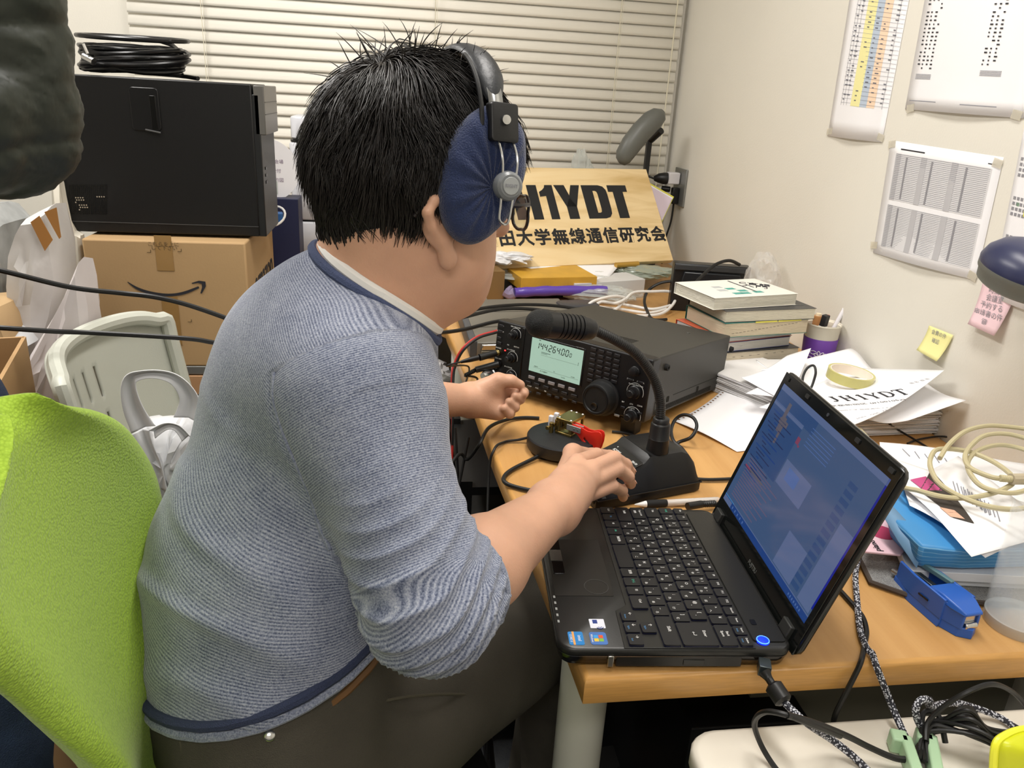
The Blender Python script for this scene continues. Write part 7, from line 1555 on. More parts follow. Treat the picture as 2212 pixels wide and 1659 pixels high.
# ---- sweater
def HEMZ(x, y): return .652 + .36 * (x + .24) + .10 * np.maximum(.0, y - .70)
def sw_post(f, X):
    # open hem: a tilted plane, sleeves cut past the elbows, neck opening
    hem = -(X[..., 2] - HEMZ(X[..., 0], X[..., 1])) 
    near_t = (X[..., 0] < .12)
    f = np.where(X[..., 2] < .80, np.maximum(f, hem), f)
    return f
RD = (RW - RE) / np.linalg.norm(RW - RE); LD = (LW - LE) / np.linalg.norm(LW - LE)
rcut = RE + RD * .052; lcut = LE + LD * .125
NBC = NB + np.array((.020, -.004, .012))
def sw_post2(f, X):
    f = sw_post(f, X); hd = H(.0, -.02, -.045); nd = NB - hd; nd = nd / np.linalg.norm(nd)
    pn_ = H(0, -.01, -.02); q = X - NBC; axn = -nd
    pl = q @ axn; rad = np.linalg.norm(q - pl[..., None] * axn, axis=-1)
    cone = rad - (.079 + .22 * np.maximum(pl, -.08)); cut = np.where(pl > -.075, cone, 1.0)
    return np.maximum(f, -cut)
sleeve_r = [rc(RS, RE, .066, .055, .03, 1), rc(RE, rcut, .055, .053, .02, 1), rc(rcut - RD * .02, rcut, .053, .0545, .006, 1)]
sleeve_l = [rc(LS, LE, .060, .052, .03, 2), rc(LE, lcut, .052, .042, .02, 2)]
def capcut(f, X):
    f = sw_post2(f, X)
    dr = (X - rcut) @ RD; nr = np.linalg.norm(X - rcut, axis=-1); f = np.where(nr < .085, np.maximum(f, dr), f)
    dl = (X - lcut) @ LD; nl = np.linalg.norm(X - lcut, axis=-1); f = np.where(nl < .075, np.maximum(f, dl), f)
    return f
SWP = torso(.004) + [rc(RS, RS + np.array((-.02, .03, 0)), .066, .066, .04)] + sleeve_r + sleeve_l
SV, SF = mesh_sdf(SWP, .0030, capcut); SV = relax(SV, SF, 2)
N_ = vnormals(SV, SF)
# stripe coordinate and folds
dt = np.min([pd(p, SV) for p in torso(.004)], 0); dr_ = np.min([pd(p, SV) for p in sleeve_r], 0); dl_ = np.min([pd(p, SV) for p in sleeve_l], 0)
ud_ = (RE - RS) / np.linalg.norm(RE - RS); pu = (SV - RS) @ ud_; isr = ((dr_ < dt - .004) | ((dr_ < .045) & ((SV - RS) @ fx > .015))) & (pu > -.03); isl = (dl_ < dt - .002) & ((SV - LS) @ ((LE - LS) / np.linalg.norm(LE - LS)) > .0)
pe = (SV - RE) @ RD; LU_ = np.linalg.norm(RE - RS); dF_ = pd(rc(RE, RE + RD * .12, .055, .053), SV); dU_ = pd(rc(RS, RE, .066, .055), SV); bl_ = np.clip((dU_ - dF_) / .02 + .5, 0, 1); s_r = pu * (1 - bl_) + (LU_ + pe) * bl_; s_l = (SV - LS) @ ((LE - LS) / np.linalg.norm(LE - LS))
s_t = SV[:, 2] * .90 + SV[:, 0] * .34 * np.clip((SV[:, 2] - .72) / .2, -.2, 1.6) - SV[:, 1] * .12 + .004 * noise3(SV, 22, 5)
stripe = np.where(isr, s_r, np.where(isl, s_l, s_t))
fold = np.zeros(len(SV))
we = np.exp(-((np.linalg.norm(SV - RE - RD * .01, axis=1) / .095) ** 2)) * isr; ang_ = (SV - RE) @ np.cross(RD, ud_)
fold += we * .0060 * (1 - 2 * np.abs(np.sin((pu * .8 + pe * .5 + .22 * ang_) * 190 + 1.3 * noise3(SV, 32, 2))) ** .7) * (.65 + .35 * noise3(SV, 25, 9))
fold += (isr & (pu > .02)) * .0022 * noise3(SV * np.array((1, 1, 1.0)), 38, 11)
tz_ = (~isr & ~isl); nf_ = noise3(SV @ np.array([[.4, 0, .6], [0, .4, .4], [.3, .2, 1.2]]), 34, 21); fold += tz_ * .0060 * np.exp(-((SV[:, 2] - .76) / .14) ** 2) * (np.exp(-(nf_ / .30) ** 2) - .3)
fold += tz_ * .0022 * noise3(SV, 26, 23)
# armhole seam: a shallow groove where sleeve meets torso
seam = np.exp(-((np.abs(dr_ - dt + .004)) / .0035) ** 2) * (pu > -.03) * (pu < .13) * ((SV - RS) @ fx < .012); fold -= seam * .0022
SV = SV + N_ * fold[:, None]
M_sw = bpy.data.materials.new('sweater_knit'); M_sw.use_nodes = True; nt = M_sw.node_tree; I = bas(M_sw).inputs; I['Roughness'].default_value = .9; I['Specular IOR Level'].default_value = .15; I['Sheen Weight'].default_value = .25
at_ = nt.nodes.new('ShaderNodeAttribute'); at_.attribute_name = 'stripe'
m1 = nt.nodes.new('ShaderNodeMath'); m1.operation = 'MULTIPLY'; m1.inputs[1].default_value = 2 * math.pi / .0021
m2 = nt.nodes.new('ShaderNodeMath'); m2.operation = 'SINE'
tc = nt.nodes.new('ShaderNodeTexCoord'); nz = nt.nodes.new('ShaderNodeTexNoise'); nz.inputs['Scale'].default_value = 620; nz.inputs['Detail'].default_value = 2
nz2 = nt.nodes.new('ShaderNodeTexNoise'); nz2.inputs['Scale'].default_value = 28; nz2.inputs['Detail'].default_value = 3
m3 = nt.nodes.new('ShaderNodeMath'); m3.operation = 'MULTIPLY_ADD'; m3.inputs[1].default_value = .17; 
m4 = nt.nodes.new('ShaderNodeMath'); m4.operation = 'MULTIPLY_ADD'; m4.inputs[1].default_value = .95
m5 = nt.nodes.new('ShaderNodeMath'); m5.operation = 'MULTIPLY_ADD'; m5.inputs[1].default_value = .30; m5.inputs[2].default_value = -.57
r = nt.nodes.new('ShaderNodeValToRGB'); e = r.color_ramp.elements; e[0].position = .12; e[0].color = lin('#485068'); e[1].position = .80; e[1].color = lin('#adb1bd'); e3 = e.new(.42); e3.color = lin('#7f8699')
L_ = nt.links.new; L_(at_.outputs['Fac'], m1.inputs[0]); L_(m1.outputs[0], m2.inputs[0]); L_(tc.outputs['Object'], nz.inputs['Vector']); L_(tc.outputs['Object'], nz2.inputs['Vector'])
L_(nz.outputs['Fac'], m4.inputs[0]); L_(nz2.outputs['Fac'], m5.inputs[0]); m5.inputs[2].default_value = -.20; L_(m5.outputs[0], m4.inputs[2]); L_(m2.outputs[0], m3.inputs[0]); L_(m4.outputs[0], m3.inputs[2]); L_(m3.outputs[0], r.inputs[0]); L_(r.outputs[0], I['Base Color'])
bp_ = nt.nodes.new('ShaderNodeBump'); bp_.inputs['Strength'].default_value = .5; bp_.inputs['Distance'].default_value = .0008; L_(m3.outputs[0], bp_.inputs['Height']); L_(bp_.outputs[0], I['Normal'])
swo = npobj('sweater', SV, SF, M_sw, man, {'stripe': stripe})
sel_ = (np.abs(dr_ - dt + .004) < .0022) & (pu > -.035) & (pu < .15) & ((SV - RS) @ fx < .012); ax1 = np.cross(ud_, (0, 0, 1.)); ax1 /= np.linalg.norm(ax1); ax2 = np.cross(ud_, ax1)
an_ = np.arctan2((SV - RS) @ ax2, (SV - RS) @ ax1); bins = [SV[sel_ & (an_ >= a0) & (an_ < a0 + .1309)] for a0 in np.linspace(-math.pi, math.pi, 48, endpoint=False)]
cen_ = [b_.mean(0) if len(b_) > 3 else None for b_ in bins]; runs, cur_ = [], []
for c_i in cen_ + cen_[:1]:
    if c_i is None or (cur_ and np.linalg.norm(c_i - cur_[-1]) > .035):
        if len(cur_) > 3: runs.append(cur_)
        cur_ = [] if c_i is None else [c_i]
    else: cur_.append(c_i)
if len(cur_) > 3: runs.append(cur_)
for run in runs: obj('armhole_seam', MB().tube(spline([V(*p) for p in run], 4), .0022, 8), M_sw, swo)
# collar rings, hem band
hd = H(.0, -.02, -.045); nd = NB - hd; nd /= np.linalg.norm(nd); axn = -nd
e1 = np.cross(axn, (0, 0, 1.)); e1 /= np.linalg.norm(e1); e2_ = np.cross(axn, e1)
def surf(prims, post, origin, dirn, lo=.03, hi=.2):
    t = np.linspace(lo, hi, 180); X = origin[None] + t[:, None] * dirn[None]; f = field(prims, X[:, None, :], post)[:, 0]; i = np.argmax(f > 0) if (f > 0).any() else -1; return X[i]
def ring(off, rad, grow, k=48):
    P = []
    for i in range(k):
        a = 2 * math.pi * i / k; dv = e1 * math.cos(a) + e2_ * math.sin(a); pls = np.linspace(.09, -.14, 240)
        X = NBC[None] + axn[None] * pls[:, None] + dv[None] * (rad + .22 * pls)[:, None]; f = field(torso(.004), X[:, None, :])[:, 0]; j = int(np.argmax(f < 0)) if (f < 0).any() else int(np.argmin(f)); P.append(V(*(X[j] + axn * grow + dv * off)))
    return smooth_pts(P + P[:2], 2)[1:-1]
obj('tshirt_collar', MB().tube(ring(0, .0735, .003), .0065, 8, closed=True), mat('tshirt_white', '#dcdad6', .8), man)
obj('collar_band', MB().tube(ring(0, .0825, .002), .0052, 8, closed=True), mat('collar_navy', '#465172', .9, bump=1, bs=900), swo)

def cuff(cut, D_, r_, nm='cuff'):
    a = np.cross(D_, (0, 0, 1.)); a /= np.linalg.norm(a); b = np.cross(D_, a); obj(nm, MB().tube([V(*(cut - D_ * .002 + (a * math.cos(t) + b * math.sin(t)) * r_)) for t in np.linspace(0, 2 * math.pi, 40, endpoint=False)], .0042, 8, closed=True), M_sw, swo)
cuff(rcut, RD, .0505); cuff(lcut, LD, .0395)
hemP = []
for i in range(64):
    a = 2 * math.pi * i / 64; dv = np.array((math.cos(a), math.sin(a), 0)); o = np.array((PV[0], PV[1], 0.)); X = o[None] + dv[None] * np.linspace(.05, .30, 200)[:, None]; X[:, 2] = HEMZ(X[:, 0], X[:, 1]) + .012
    f = field(torso(.004), X[:, None, :])[:, 0]; j = np.argmax(f > 0); hemP.append(V(*X[j]))
obj('hem_band', MB().tube(hemP, .0058, 8, closed=True), mat('hem_navy', '#343c58', .9, bump=1, bs=900), swo)
obj('hem_edge', MB().tube([p - UP * .012 for p in hemP], .0055, 8, closed=True), M_sw, swo)
# ---- trousers, belt, shoes
def tr_post(f, X): return np.where(X[..., 2] > .60, np.maximum(f, X[..., 2] - (HEMZ(X[..., 0], X[..., 1]) + .03)), f)
TRP = [el(PV + np.array((0, 0, .01)), (.166, .127, .135), BM, .06), el(BE + np.array((0, 0, -.02)), (.146, .117, .15), BM, .05)] + legs
def tr2(f, X):
    f = tr_post(f, X); return np.where(X[..., 2] < .2, np.maximum(f, .10 - X[..., 2]), f)
TV, TF_ = mesh_sdf(TRP, .0045, tr2); TV = relax(TV, TF_, 2); N_ = vnormals(TV, TF_); TV = TV + N_ * (.0045 * noise3(TV, 30, 41))[:, None]
M_tr = mat('trouser_olive', '#47433a', .85, bump=.6, bs=900, var=.12, vs=18); tro = npobj('trousers', TV, TF_, M_tr, man)
obj('belt', MB().tube([p - UP * .026 - (p - V(*PV)).normalized() * .010 for p in hemP], .007, 8, closed=True), mat('belt_brown', '#6b4a26', .5), man)
for a in (AR, AL_):
    p = V(*a); obj('shoe', MB(fr((p.x + .05, p.y + .01, 0), 12)).loft([[(x, y * w_, z) for x, y in ((-.11, -.035), (-.06, -.045), (.05, -.048), (.13, -.040), (.165, 0), (.13, .040), (.05, .048), (-.06, .045), (-.11, .035))] for z, w_ in ((0, 1), (.03, 1.02), (.06, .85), (.085, .6))]), mat('shoe_dark', '#1d1c1b', .5), man)
def skinpoint(prims, px, py, d_a=.45, d_b=1.2):
    t = np.linspace(d_a, d_b, 500); X = A3(CO)[None] + t[:, None] * A3(ray(px, py))[None]; f = field(prims, X[:, None, :])[:, 0]
    return V(*X[np.argmax(f < 0)]) if (f < 0).any() else None
q = skinpoint(TRP, 583, 1588)
if q is not None:
    z_ = -ray(583, 1588); x_ = z_.orthogonal().normalized(); obj('rivet', MB(axes(q + z_ * .006, x_, z_.cross(x_), z_)).ball((0, 0, 0), (.0055, .0055, .003), n=18, m=8), M_chr, tro)
for L_px in (((420, 1600), (500, 1610), (580, 1600), (650, 1575), (720, 1540)), ((700, 1560), (850, 1510), (1000, 1500), (1120, 1520)), ((390, 1600), (395, 1630), (400, 1659))):
    P = [skinpoint(TRP, *a) for a in L_px]; P = [p for p in P if p is not None]
    if len(P) > 2: obj('seam', MB().tube(spline(P, 5), .0016, 6), mat('seam_olive', '#4d493c', .9), tro)
# ---- hair
M_hair = mat('hair_black', '#17130f', .45); bas(M_hair).inputs['Base Color'].default_value = lin('#1b1613'); bas(M_hair).inputs['Roughness'].default_value = .38
# local head frame: x right, y forward, z up
cap = [el(H(.002, -.009, .033), (.082, .095, .092), HM, .03), el(H(0, -.040, -.018), (.060, .062, .060), HM, .03)]
def cap_post(f, X):
    q = (X - A3(Hs)) @ HM; x, y, z = q[..., 0], q[..., 1], q[..., 2]
    face = np.maximum(y - (.045 + .25 * np.maximum(z - .02, 0) * 1.0), (z - .075)); 
    facecut = np.minimum(y - .050, .070 - z)      # >0 inside the face zone
    sidecut = np.minimum(np.minimum(y + .030, -.005 - z), np.abs(x) - .030)  # in front of and below the ear
    f = np.maximum(f, facecut); f = np.maximum(f, sidecut)
    return np.maximum(f, -(z + .064))
CV, CF = mesh_sdf(cap, .003, cap_post); CV = relax(CV, CF, 1); hair_o = npobj('hair', CV, CF, M_hair, man)
rng = np.random.RandomState(5)
ec, er_ = np.array((.002, -.009, .033)), np.array((.081, .0945, .091)); whorl = np.array((.018, -.055, .115))
nS = 24000; SEG = 7
u = rng.normal(size=(nS * 3, 3)); u /= np.linalg.norm(u, axis=1, keepdims=True); P0 = ec + u * er_
x, y, z = P0.T
lowb = -.068 - .012 * rng.rand(len(P0))
ok = (z > lowb) & ~((y > .052) & (z < .078)) & ~((y > -.030) & (z < -.005) & (np.abs(x) > .03))
P0 = P0[ok][:nS]
u2 = rng.normal(size=(9000, 3)); u2 /= np.linalg.norm(u2, axis=1, keepdims=True); P2 = np.array((0, -.040, -.018)) + u2 * np.array((.062, .064, .062))
k2 = (P2[:, 2] > -.076) & (P2[:, 2] < .0) & (P2[:, 1] < -.030) & (((P2 - np.array((.002, -.009, .033))) / np.array((.081, .0945, .091))) ** 2).sum(1).__gt__(.93); P0 = np.concatenate([P0, P2[k2]]); n = len(P0)
def outn(P): g = (P - ec) / er_ ** 2; return g / np.linalg.norm(g, axis=1, keepdims=True)
Nn = outn(P0)
away = P0 - whorl; away -= Nn * (away * Nn).sum(1, keepdims=True); away /= np.maximum(np.linalg.norm(away, axis=1, keepdims=True), 1e-6)
grav = np.array((0, -.12, -1.0))[None] - Nn * (Nn * np.array((0, -.12, -1.0))).sum(1, keepdims=True)
topness = np.clip((P0[:, 2] - .06) / .07, 0, 1)[:, None]
L = (.040 + .022 * rng.rand(n)) * (1 - .18 * (P0[:, 2] < -.02)); L = np.where(P0[:, 1] > .04, L * 1.1, L); L = np.where(P0[:, 2] < -.03, .036 + .028 * rng.rand(n), L)
lift0 = .22 + .28 * rng.rand(n) + .25 * topness[:, 0] * rng.rand(n)
clump = noise3(P0, 120, 3)[:, None]; side = np.cross(Nn, away)
pts = np.zeros((n, SEG, 3)); pts[:, 0] = P0 + Nn * (-.002)
cur = P0.copy(); 
for k in range(1, SEG):
    t = k / (SEG - 1); Nn = outn(cur)
    aw = cur - whorl; aw -= Nn * (aw * Nn).sum(1, keepdims=True); aw /= np.maximum(np.linalg.norm(aw, axis=1, keepdims=True), 1e-6)
    dirn = aw * (1.0) * topness + grav * (1 - topness * .7) + side * clump * .55 + Nn * ((lift0 * (1 - t) ** 1.3)[:, None] - .10 * t) + rng.normal(size=(n, 3)) * .07
    dirn /= np.linalg.norm(dirn, axis=1, keepdims=True); cur = cur + dirn * (L / (SEG - 1))[:, None]
    lv = (((cur - ec) / er_) ** 2).sum(1) ** .5; low = (lv < 1.0)[:, None] & (cur[:, 2:3] > -.03); cur = np.where(low, ec + (cur - ec) / np.maximum(lv, 1e-6)[:, None] * 1.005, cur)
    pts[:, k] = cur
# a few flyaway strands standing up at the crown
fly = rng.choice(np.where(topness[:, 0] > .55)[0], 90); 
for i in fly:
    d_ = outn(pts[i:i + 1, 0])[0] + rng.normal(size=3) * .45; d_ /= np.linalg.norm(d_); c_ = np.array((rng.normal(), rng.normal(), -.6)) * .4
    for k in range(1, SEG): t = k / (SEG - 1); pts[i, k] = pts[i, 0] + (d_ * t + c_ * t * t * .6) * (.035 + .025 * rng.rand() * 0 + .006)
Wp = pts @ HM.T + A3(Hs)
rad = np.array([.0006, .0007, .0007, .00065, .00055, .0004, .0001]) * 1.0
T = np.gradient(Wp, axis=1); T /= np.maximum(np.linalg.norm(T, axis=2, keepdims=True), 1e-9)
ref = np.array((.3, .5, .81)); Uu = np.cross(T, ref); Uu /= np.maximum(np.linalg.norm(Uu, axis=2, keepdims=True), 1e-9); Vv_ = np.cross(T, Uu)
vs = np.stack([Wp + (Uu * math.cos(a) + Vv_ * math.sin(a)) * rad[None, :, None] for a in (0, 2.094, 4.189)], 2)  # n,SEG,3,3
idx = np.arange(n * SEG * 3).reshape(n, SEG, 3); F = np.concatenate([np.stack([idx[:, :-1, a], idx[:, :-1, (a + 1) % 3], idx[:, 1:, (a + 1) % 3], idx[:, 1:, a]], -1).reshape(-1, 4) for a in range(3)])
npobj('hair_strands', vs.reshape(-1, 3), F, M_hair, hair_o); sc.objects['hair_strands']['kind'] = 'stuff'
# ---- headphones
def HV(x, y, z): return FHd @ V(x, y, z)
hp_ = thing('headphones', 'headphones with navy cloth covered cups and black padded band on the man', 'headphones', tuple(HV(0, .02, .12)))
M_pad = mat('band_leather', '#1c1f24', .42, bump=.3, bs=120); M_navy = mat('cup_cloth_navy', '#17274f', .85, bump=.8, bs=700, sheen=.3)
CU = V(.104, .032, -.012)
def bandp(a, R_=.098, zc=.040, sy=0): # a 0 right .. 180 left, across the head
    return HV(R_ * math.cos(R(a)), .032, zc + .006 + .086 * math.sin(R(a)))
mbp = MB(); rings = []
for i in range(31):
    a = 22 + 136 * i / 30; c = bandp(a, .101, .045); t_ = (bandp(a + 1, .101, .045) - bandp(a - 1, .101, .045)).normalized(); o_ = hf.cross(t_).normalized(); o_ = o_ if o_.dot(c - HV(0, .02, .04)) > 0 else -o_
    q = min(1, (i + .6) / 4, (30.6 - i) / 4); w_ = .0125 * q ** .5 + .002; h_ = .0055 * q ** .5 + .0015
    rings.append([c + hf * (w_ * math.cos(s_)) + o_ * (h_ * math.sin(s_) * (1 if math.sin(s_) > 0 else .5)) for s_ in np.linspace(0, 2 * math.pi, 16, endpoint=False)])
obj('padded_band', MB().loft(rings), M_pad, hp_)
obj('steel_band', MB().grid([[bandp(a, .103, .045) + hf * w_ + (bandp(a, .103, .045) - HV(0, .022, .04)).normalized() * .002 for w_ in (-.007, .007)] for a in np.linspace(2, 178, 50)]), mat('band_steel', '#a9abad', .28, metal=1), hp_, solid=.0012)
obj('cable_sleeve', MB().tube([bandp(a, .104, .045) - hf * .014 + hr * .001 for a in np.linspace(6, 60, 14)], .0022, 8), M_blk, hp_)
for s in (1, -1):
    def S(x, y, z): return HV(s * x, y, z)
    ya = s
    blk_ = obj('slider_block', MB(axes(S(.107, .036, .064), hf, V(*(A3(hu) * .97 - A3(hr) * .2 * s)).normalized(), (hr * s).normalized())).rbox((0, 0, 0), (.026, .034, .013), .003, ch=.001), M_blk, hp_)
    obj('rivet', MB(axes(S(.115, .036, .066), hf, hu, hr * s)).lathe([(0, 0), (.0042, 0), (.004, .0014), (0, .0018)], n=16), M_chr, blk_)
    for o_ in (-.0065, .0065):
        pass
    wire = [S(.111, .030, .052), S(.120, .032, .035), S(.1215, .033, .020), S(.121, .0330, -.005), S(.120, .0335, -.020), S(.120, .0415, -.022), S(.121, .0440, -.005), S(.1215, .0460, .020), S(.120, .0465, .035), S(.111, .0440, .052)]
    obj('slider_wire', MB().tube(spline(wire, 6), .00125, 8), mat('wire_steel', '#b9babc', .22, metal=1), hp_)
    kn = obj('pivot_knob', MB(axes(S(.114, .039, .010), hf, hu, hr * s)).lathe([(0, 0), (.0105, 0), (.0125, .002), (.0132, .007), (.0122, .0115), (.0098, .0135), (0, .0138)], n=32), mat('knob_grey', '#74777a', .25), hp_)
    obj('knob_face', MB(axes(S(.1279, .039, .010), hf, hu, hr * s)).lathe([(0, 0), (.0078, 0), (.0074, .0006), (0, .0008)], n=28), mat('knob_face_grey', '#9a9d9e', .4), kn)
    if s == 1:
        mb = MB(axes(S(.1290, .039, .010), V(*(A3(hf) * .8 + A3(hu) * -.6 * 0 + A3(hf) * .2)), hu, hr)); text(mb, 'RIGHT', .0042, Matrix.Identity(4), ext=.0001); obj('lettering', mb, mat('ink_grey', '#8c8c94', .8), kn, smooth=False)
    # cloth covered cup: an oval cushion with gathers towards the knob
    rings = []; K = 72
    for j, (rr, off) in enumerate(((.55, -.004), (.86, .0), (.98, .006), (1.0, .014), (.95, .0215), (.82, .0265), (.62, .0290), (.42, .0295), (.26, .0280), (.14, .0265), (.0, .026))):
        ring_ = []
        for i in range(K):
            a = 2 * math.pi * i / K; gather = .0016 * math.sin(a * 17 + j * .4) * max(0, 1 - abs(rr - .45) / .5) + .0010 * math.sin(a * 9 + 1) * (rr > .5)
            cx = .008 * (1 - rr); y_ = .028 + cx + .040 * rr * math.cos(a) * (1.0 + .05 * math.sin(a)); z_ = .018 - .010 * (1 - rr) + .062 * rr * math.sin(a)
            yt = y_ - .004 + (z_ - .010) * .16
            ring_.append(S(.079 + off + gather, yt, z_))
        rings.append(ring_)
    obj('ear_cup', MB().loft(rings, caps=True), M_navy, hp_, ang=80)
# ---- glasses
gls = thing('eyeglasses', 'black framed eyeglasses on the man seen past the ear cup', 'glasses', tuple(HV(0, .11, -.005)))
M_fr = mat('frame_black', '#1a1416', .25)
for s in (1, -1):
    rim_ = [HV(s * (.034 + .0235 * math.cos(t) * (1 + .12 * abs(math.sin(2 * t)))), .098 - .006 * abs(math.cos(t)) * (math.cos(t) > 0), -.012 + .0165 * math.sin(t) * (1 + .12 * abs(math.sin(2 * t)))) for t in np.linspace(0, 2 * math.pi, 28, endpoint=False)]
    obj('rim', MB().tube(rim_, .0017, 8, closed=True), M_fr, gls)
    obj('lens', MB().add([p for p in rim_], [tuple(range(28))]), M_thin, gls, solid=.001, smooth=False)
    obj('temple', MB().tube(spline([HV(s * .060, .091, -.004), HV(s * .072, .070, -.006), HV(s * .080, .010, -.008), HV(s * .085, -.018, -.006), HV(s * .083, -.034, -.022)], 6), .0022, 8), M_fr, gls)
obj('bridge', MB().tube(spline([HV(-.011, .098, -.008), HV(0, .101, -.004), HV(.011, .098, -.008)], 5), .0017, 8), M_fr, gls)
# ---------------------------------------------------------------- green chair
gch = thing('office_chair', 'lime green mesh fabric office chair the man sits on', 'chair', (-.1, .62, 0))
M_lime = mat('lime_mesh', '#9cc21f', .8, sheen=.2); nt = M_lime.node_tree
tc = nt.nodes.new('ShaderNodeTexCoord'); vo = nt.nodes.new('ShaderNodeTexVoronoi'); vo.inputs['Scale'].default_value = 420; bp_ = nt.nodes.new('ShaderNodeBump'); bp_.inputs['Strength'].default_value = .6; bp_.inputs['Distance'].default_value = .001
r = nt.nodes.new('ShaderNodeValToRGB'); r.color_ramp.elements[0].color = lin('#aed043'); r.color_ramp.elements[1].position = .8; r.color_ramp.elements[1].color = lin('#93b52f')
nt.links.new(tc.outputs['Object'], vo.inputs['Vector']); nt.links.new(vo.outputs['Distance'], bp_.inputs['Height']); nt.links.new(bp_.outputs[0], bas(M_lime).inputs['Normal']); nt.links.new(vo.outputs['Distance'], r.inputs[0]); nt.links.new(r.outputs[0], bas(M_lime).inputs['Base Color'])
# outline in (y, z) on a surface near x = -.26, from photo points
def GX(px, py, x=-.262): p = atX(px, py, x); return p.y, p.z
# widths of the back as a function of height; right edge is the far one
XE = -.262
TZ_ = np.array([(.50, .585, .655), (.544, .57, .675), (.60, .555, .690), (.657, .54, .694), (.70, .527, .702), (.74, .51, .745), (.78, .494, .798), (.817, .478, .812), (.85, .46, .800), (.884, .44, .777), (.93, .435, .735), (.955, .46, .69), (.98, .505, .64), (.997, .555, .60), (1.006, .57, .585)])
ks_ = np.ones(7) / 7
zz_ = np.linspace(.50, 1.006, 60); sl_ = np.convolve(np.pad(np.interp(zz_, TZ_[:, 0], TZ_[:, 1]), 3, 'edge'), ks_, 'valid'); sr_ = np.convolve(np.pad(np.interp(zz_, TZ_[:, 0], TZ_[:, 2]), 3, 'edge'), ks_, 'valid')
prof = list(zip(zz_, sl_, sr_))
zs = [p[0] for p in prof]; ZN, UN = 60, 30
def wid(z):
    for (z0, a0, b0), (z1, a1, b1) in zip(prof, prof[1:]):
        if z <= z1: t = (z - z0) / (z1 - z0); t = t; return a0 + (a1 - a0) * t, b0 + (b1 - b0) * t
    return prof[-1][1], prof[-1][2]
front, back = [], []
for j in range(ZN + 1):
    z = .50 + .506 * j / ZN; a, b = wid(z); fr_, br_ = [], []
    if 0: pass
    for i in range(UN + 1):
        u = .5 - .5 * math.cos(math.pi * i / UN); y = a + (b - a) * u; s_ = 2 * u - 1; bowl = .026 * s_ * s_ * (1 if z > .6 else .6); lum = .022 * math.exp(-((z - .66) / .10) ** 2)
        edge = min(1, (1 - abs(s_)) * 6, (1.006 - z) / .03 + .05, (z - .495) / .02); th_ = .021 * max(.02, edge) ** .5
        x = XE - .030 + bowl + lum - (z - .75) * .05
        fr_.append((x + th_, y, z)); br_.append((x - th_, y, z))
    front.append(fr_); back.append(br_)
allr = [f + b[::-1] for f, b in zip(front, back)]
obj('backrest', MB().loft([[V(*p) for p in r_] for r_ in allr]), M_lime, gch, ang=180)
obj('back_support', MB().tube(spline([(-.318, .59, .62), (-.315, .59, .50), (-.24, .60, .40), (-.12, .62, .40)], 6), .018, 12), M_blk, gch)
obj('seat', MB(fr((-.12, .66, .455), 12)).rbox((0, 0, -.030), (.40, .42, .07), .08, ch=.012), M_lime, gch, ang=50)
obj('seat_pan', MB(fr((-.06, .66, .40), 12)).rbox((0, 0, -.012), (.40, .40, .03), .06), M_blk, gch)
obj('gas_column', MB().cyl((-.06, .66, .08), (-.06, .66, .39), .025), M_blk, gch)
for k in range(5):
    a = R(72 * k + 10); p = V(-.06 + .26 * math.cos(a), .66 + .26 * math.sin(a), .07); obj('base_arm', MB().tube([V(-.06, .66, .10), p], [.022, .014], 10), M_blk, gch)
    obj('caster', MB().cyl(p + V(0, -.012, -.04), p + V(0, .012, -.04), .028), MATS['rubber'], gch)
# ---------------------------------------------------------------- the person standing at the left edge
st2 = thing('person', 'standing person in dark green quilted jacket, only an elbow visible at the left edge', 'person', (-.55, .62, 0))
dj = .78
JS, JE, JW = D(-85, -150, .86), D(2, 265, .86), D(-200, 290, .76)
jc = np.array((JS[0] - .20, JS[1] + .06, 0))
ja = chain([JS, JS * .5 + JE * .5, JE], [.060, .060, .058], .02) + chain([JE, JE * .4 + JW * .6, JW], [.056, .046, .036], .02)
def jz(z): k = min(1, max(0, (z - .80) / .25)); return np.array((jc[0] - .10 * k, jc[1] - .06 * k, z))
jt = [el(jz(1.22), (.16, .13, .26), None, .05), el(jz(.98), (.155, .13, .20), None, .05), rc(JS, jz(1.42), .08, .09, .05)]
J2 = jz(0) + np.array((-.20, .02, 1.36)); lj = chain([J2, J2 + np.array((-.03, .0, -.30)), J2 + np.array((.05, -.22, -.38))], [.08, .065, .05], .02)
hs_ = jz(1.62)
skin2 = [el(hs_ + np.array((0, 0, .02)), (.078, .095, .115), None, .03), rc(hs_ + np.array((0, .0, -.08)), jz(1.40), .055, .06, .03), el(hs_ + np.array((0, -.09, -.01)), (.012, .016, .02), None, .02)]
hand2 = []
for (w0, dr2) in ((JW, (JW - JE) / np.linalg.norm(JW - JE)), (lj[-1][2], np.array((.7, -.5, -.3)))):
    dr2 = dr2 / np.linalg.norm(dr2); sd_ = np.cross(dr2, (0, 0, 1.)); sd_ /= np.linalg.norm(sd_); hand2 += [rc(w0 - dr2 * .03, w0 + dr2 * .05, .026, .026, .01)]
    for i in range(4): a = w0 + dr2 * .06 + sd_ * (.024 - .016 * i); hand2 += chain([a, a + dr2 * .04, a + dr2 * .06 + np.array((0, 0, -.02))], [.011, .009, .008], .003)
    a = w0 + dr2 * .015 + sd_ * .02; hand2 += chain([a, a + dr2 * .03 + sd_ * .02, a + dr2 * .05 + sd_ * .02], [.013, .010, .008], .004)
torso2 = [el(jz(1.2), (.15, .11, .24), None, .05), el(jz(.95), (.15, .11, .20), None, .05)]
l2 = []
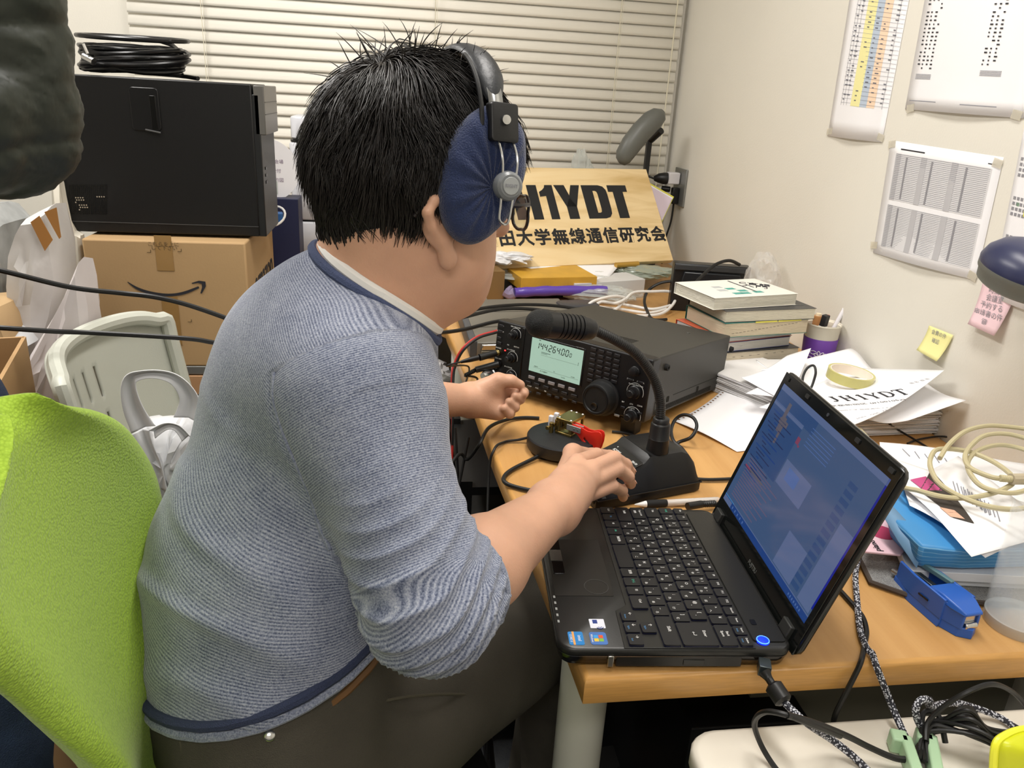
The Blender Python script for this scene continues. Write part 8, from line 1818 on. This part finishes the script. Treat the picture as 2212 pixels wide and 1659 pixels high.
for s in (-1, 1):
    hp2 = jz(.88) + np.array((.09 * s, 0, 0)); l2 += chain([hp2, hp2 + np.array((0, -.01, -.42)), hp2 + np.array((0, .01, -.80))], [.085, .062, .048], .03)
sk = skin2 + hand2 + torso2 + [rc(p[1], p[2], p[3] - .012, p[4] - .012, .03) for p in l2 + ja + lj]
v_, f_ = mesh_sdf(sk, .006); npobj('body', relax(v_, f_, 1), f_, M_skin, st2)
v_, f_ = mesh_sdf(jt + ja + lj, .0042, lambda f, X: np.maximum(f, .84 - X[..., 2])); v_ = relax(v_, f_, 1); N_ = vnormals(v_, f_)
seg = np.where((np.min([pd(p, v_) for p in ja], 0) < np.min([pd(p, v_) for p in jt], 0)), ((v_ - JS) @ ((JE - JS) / np.linalg.norm(JE - JS))), v_[:, 2])
puff = .0075 * (np.abs(np.sin(seg * math.pi / .095 + .9)) ** .6 - .6) + .0035 * np.abs(noise3(v_ @ np.array([[.6, 0, 0], [0, .6, 0], [0, 0, 2.2]]), 55, 61)) + .0016 * np.abs(noise3(v_ @ np.array([[.7, 0, .3], [0, .7, .3], [.2, .2, 1.8]]), 150, 62))
M_jk = mat('jacket_green_black', '#22271f', .5, bump=1, bs=32, var=.15, vs=10); npobj('quilted_jacket', v_ + N_ * puff[:, None], f_, M_jk, st2)
v_, f_ = mesh_sdf(l2 + [el(jz(.92), (.165, .125, .12), None, .04)], .006, lambda f, X: np.maximum(f, .06 - X[..., 2])); npobj('jeans', relax(v_, f_, 1), f_, mat('denim', '#25344f', .85, bump=.8, bs=600, var=.25, vs=30), st2)
obj('hair', MB(Matrix.Translation(V(*(hs_ + np.array((0, .015, .045)))))).ball((0, 0, 0), (.088, .102, .105), n=28, m=16), M_hair, st2)
for s in (-1, 1): obj('shoe', MB(Matrix.Translation(V(jc[0] + .09 * s, jc[1] - .04, 0))).loft([[(x * w_, y, z) for x, y in ((-.035, .10), (-.045, .02), (-.045, -.08), (0, -.15), (.045, -.08), (.045, .02), (.035, .10))] for z, w_ in ((0, 1), (.03, 1.02), (.06, .85), (.08, .6))]), mat('shoe_dark', '#1d1c1b', .5), st2)
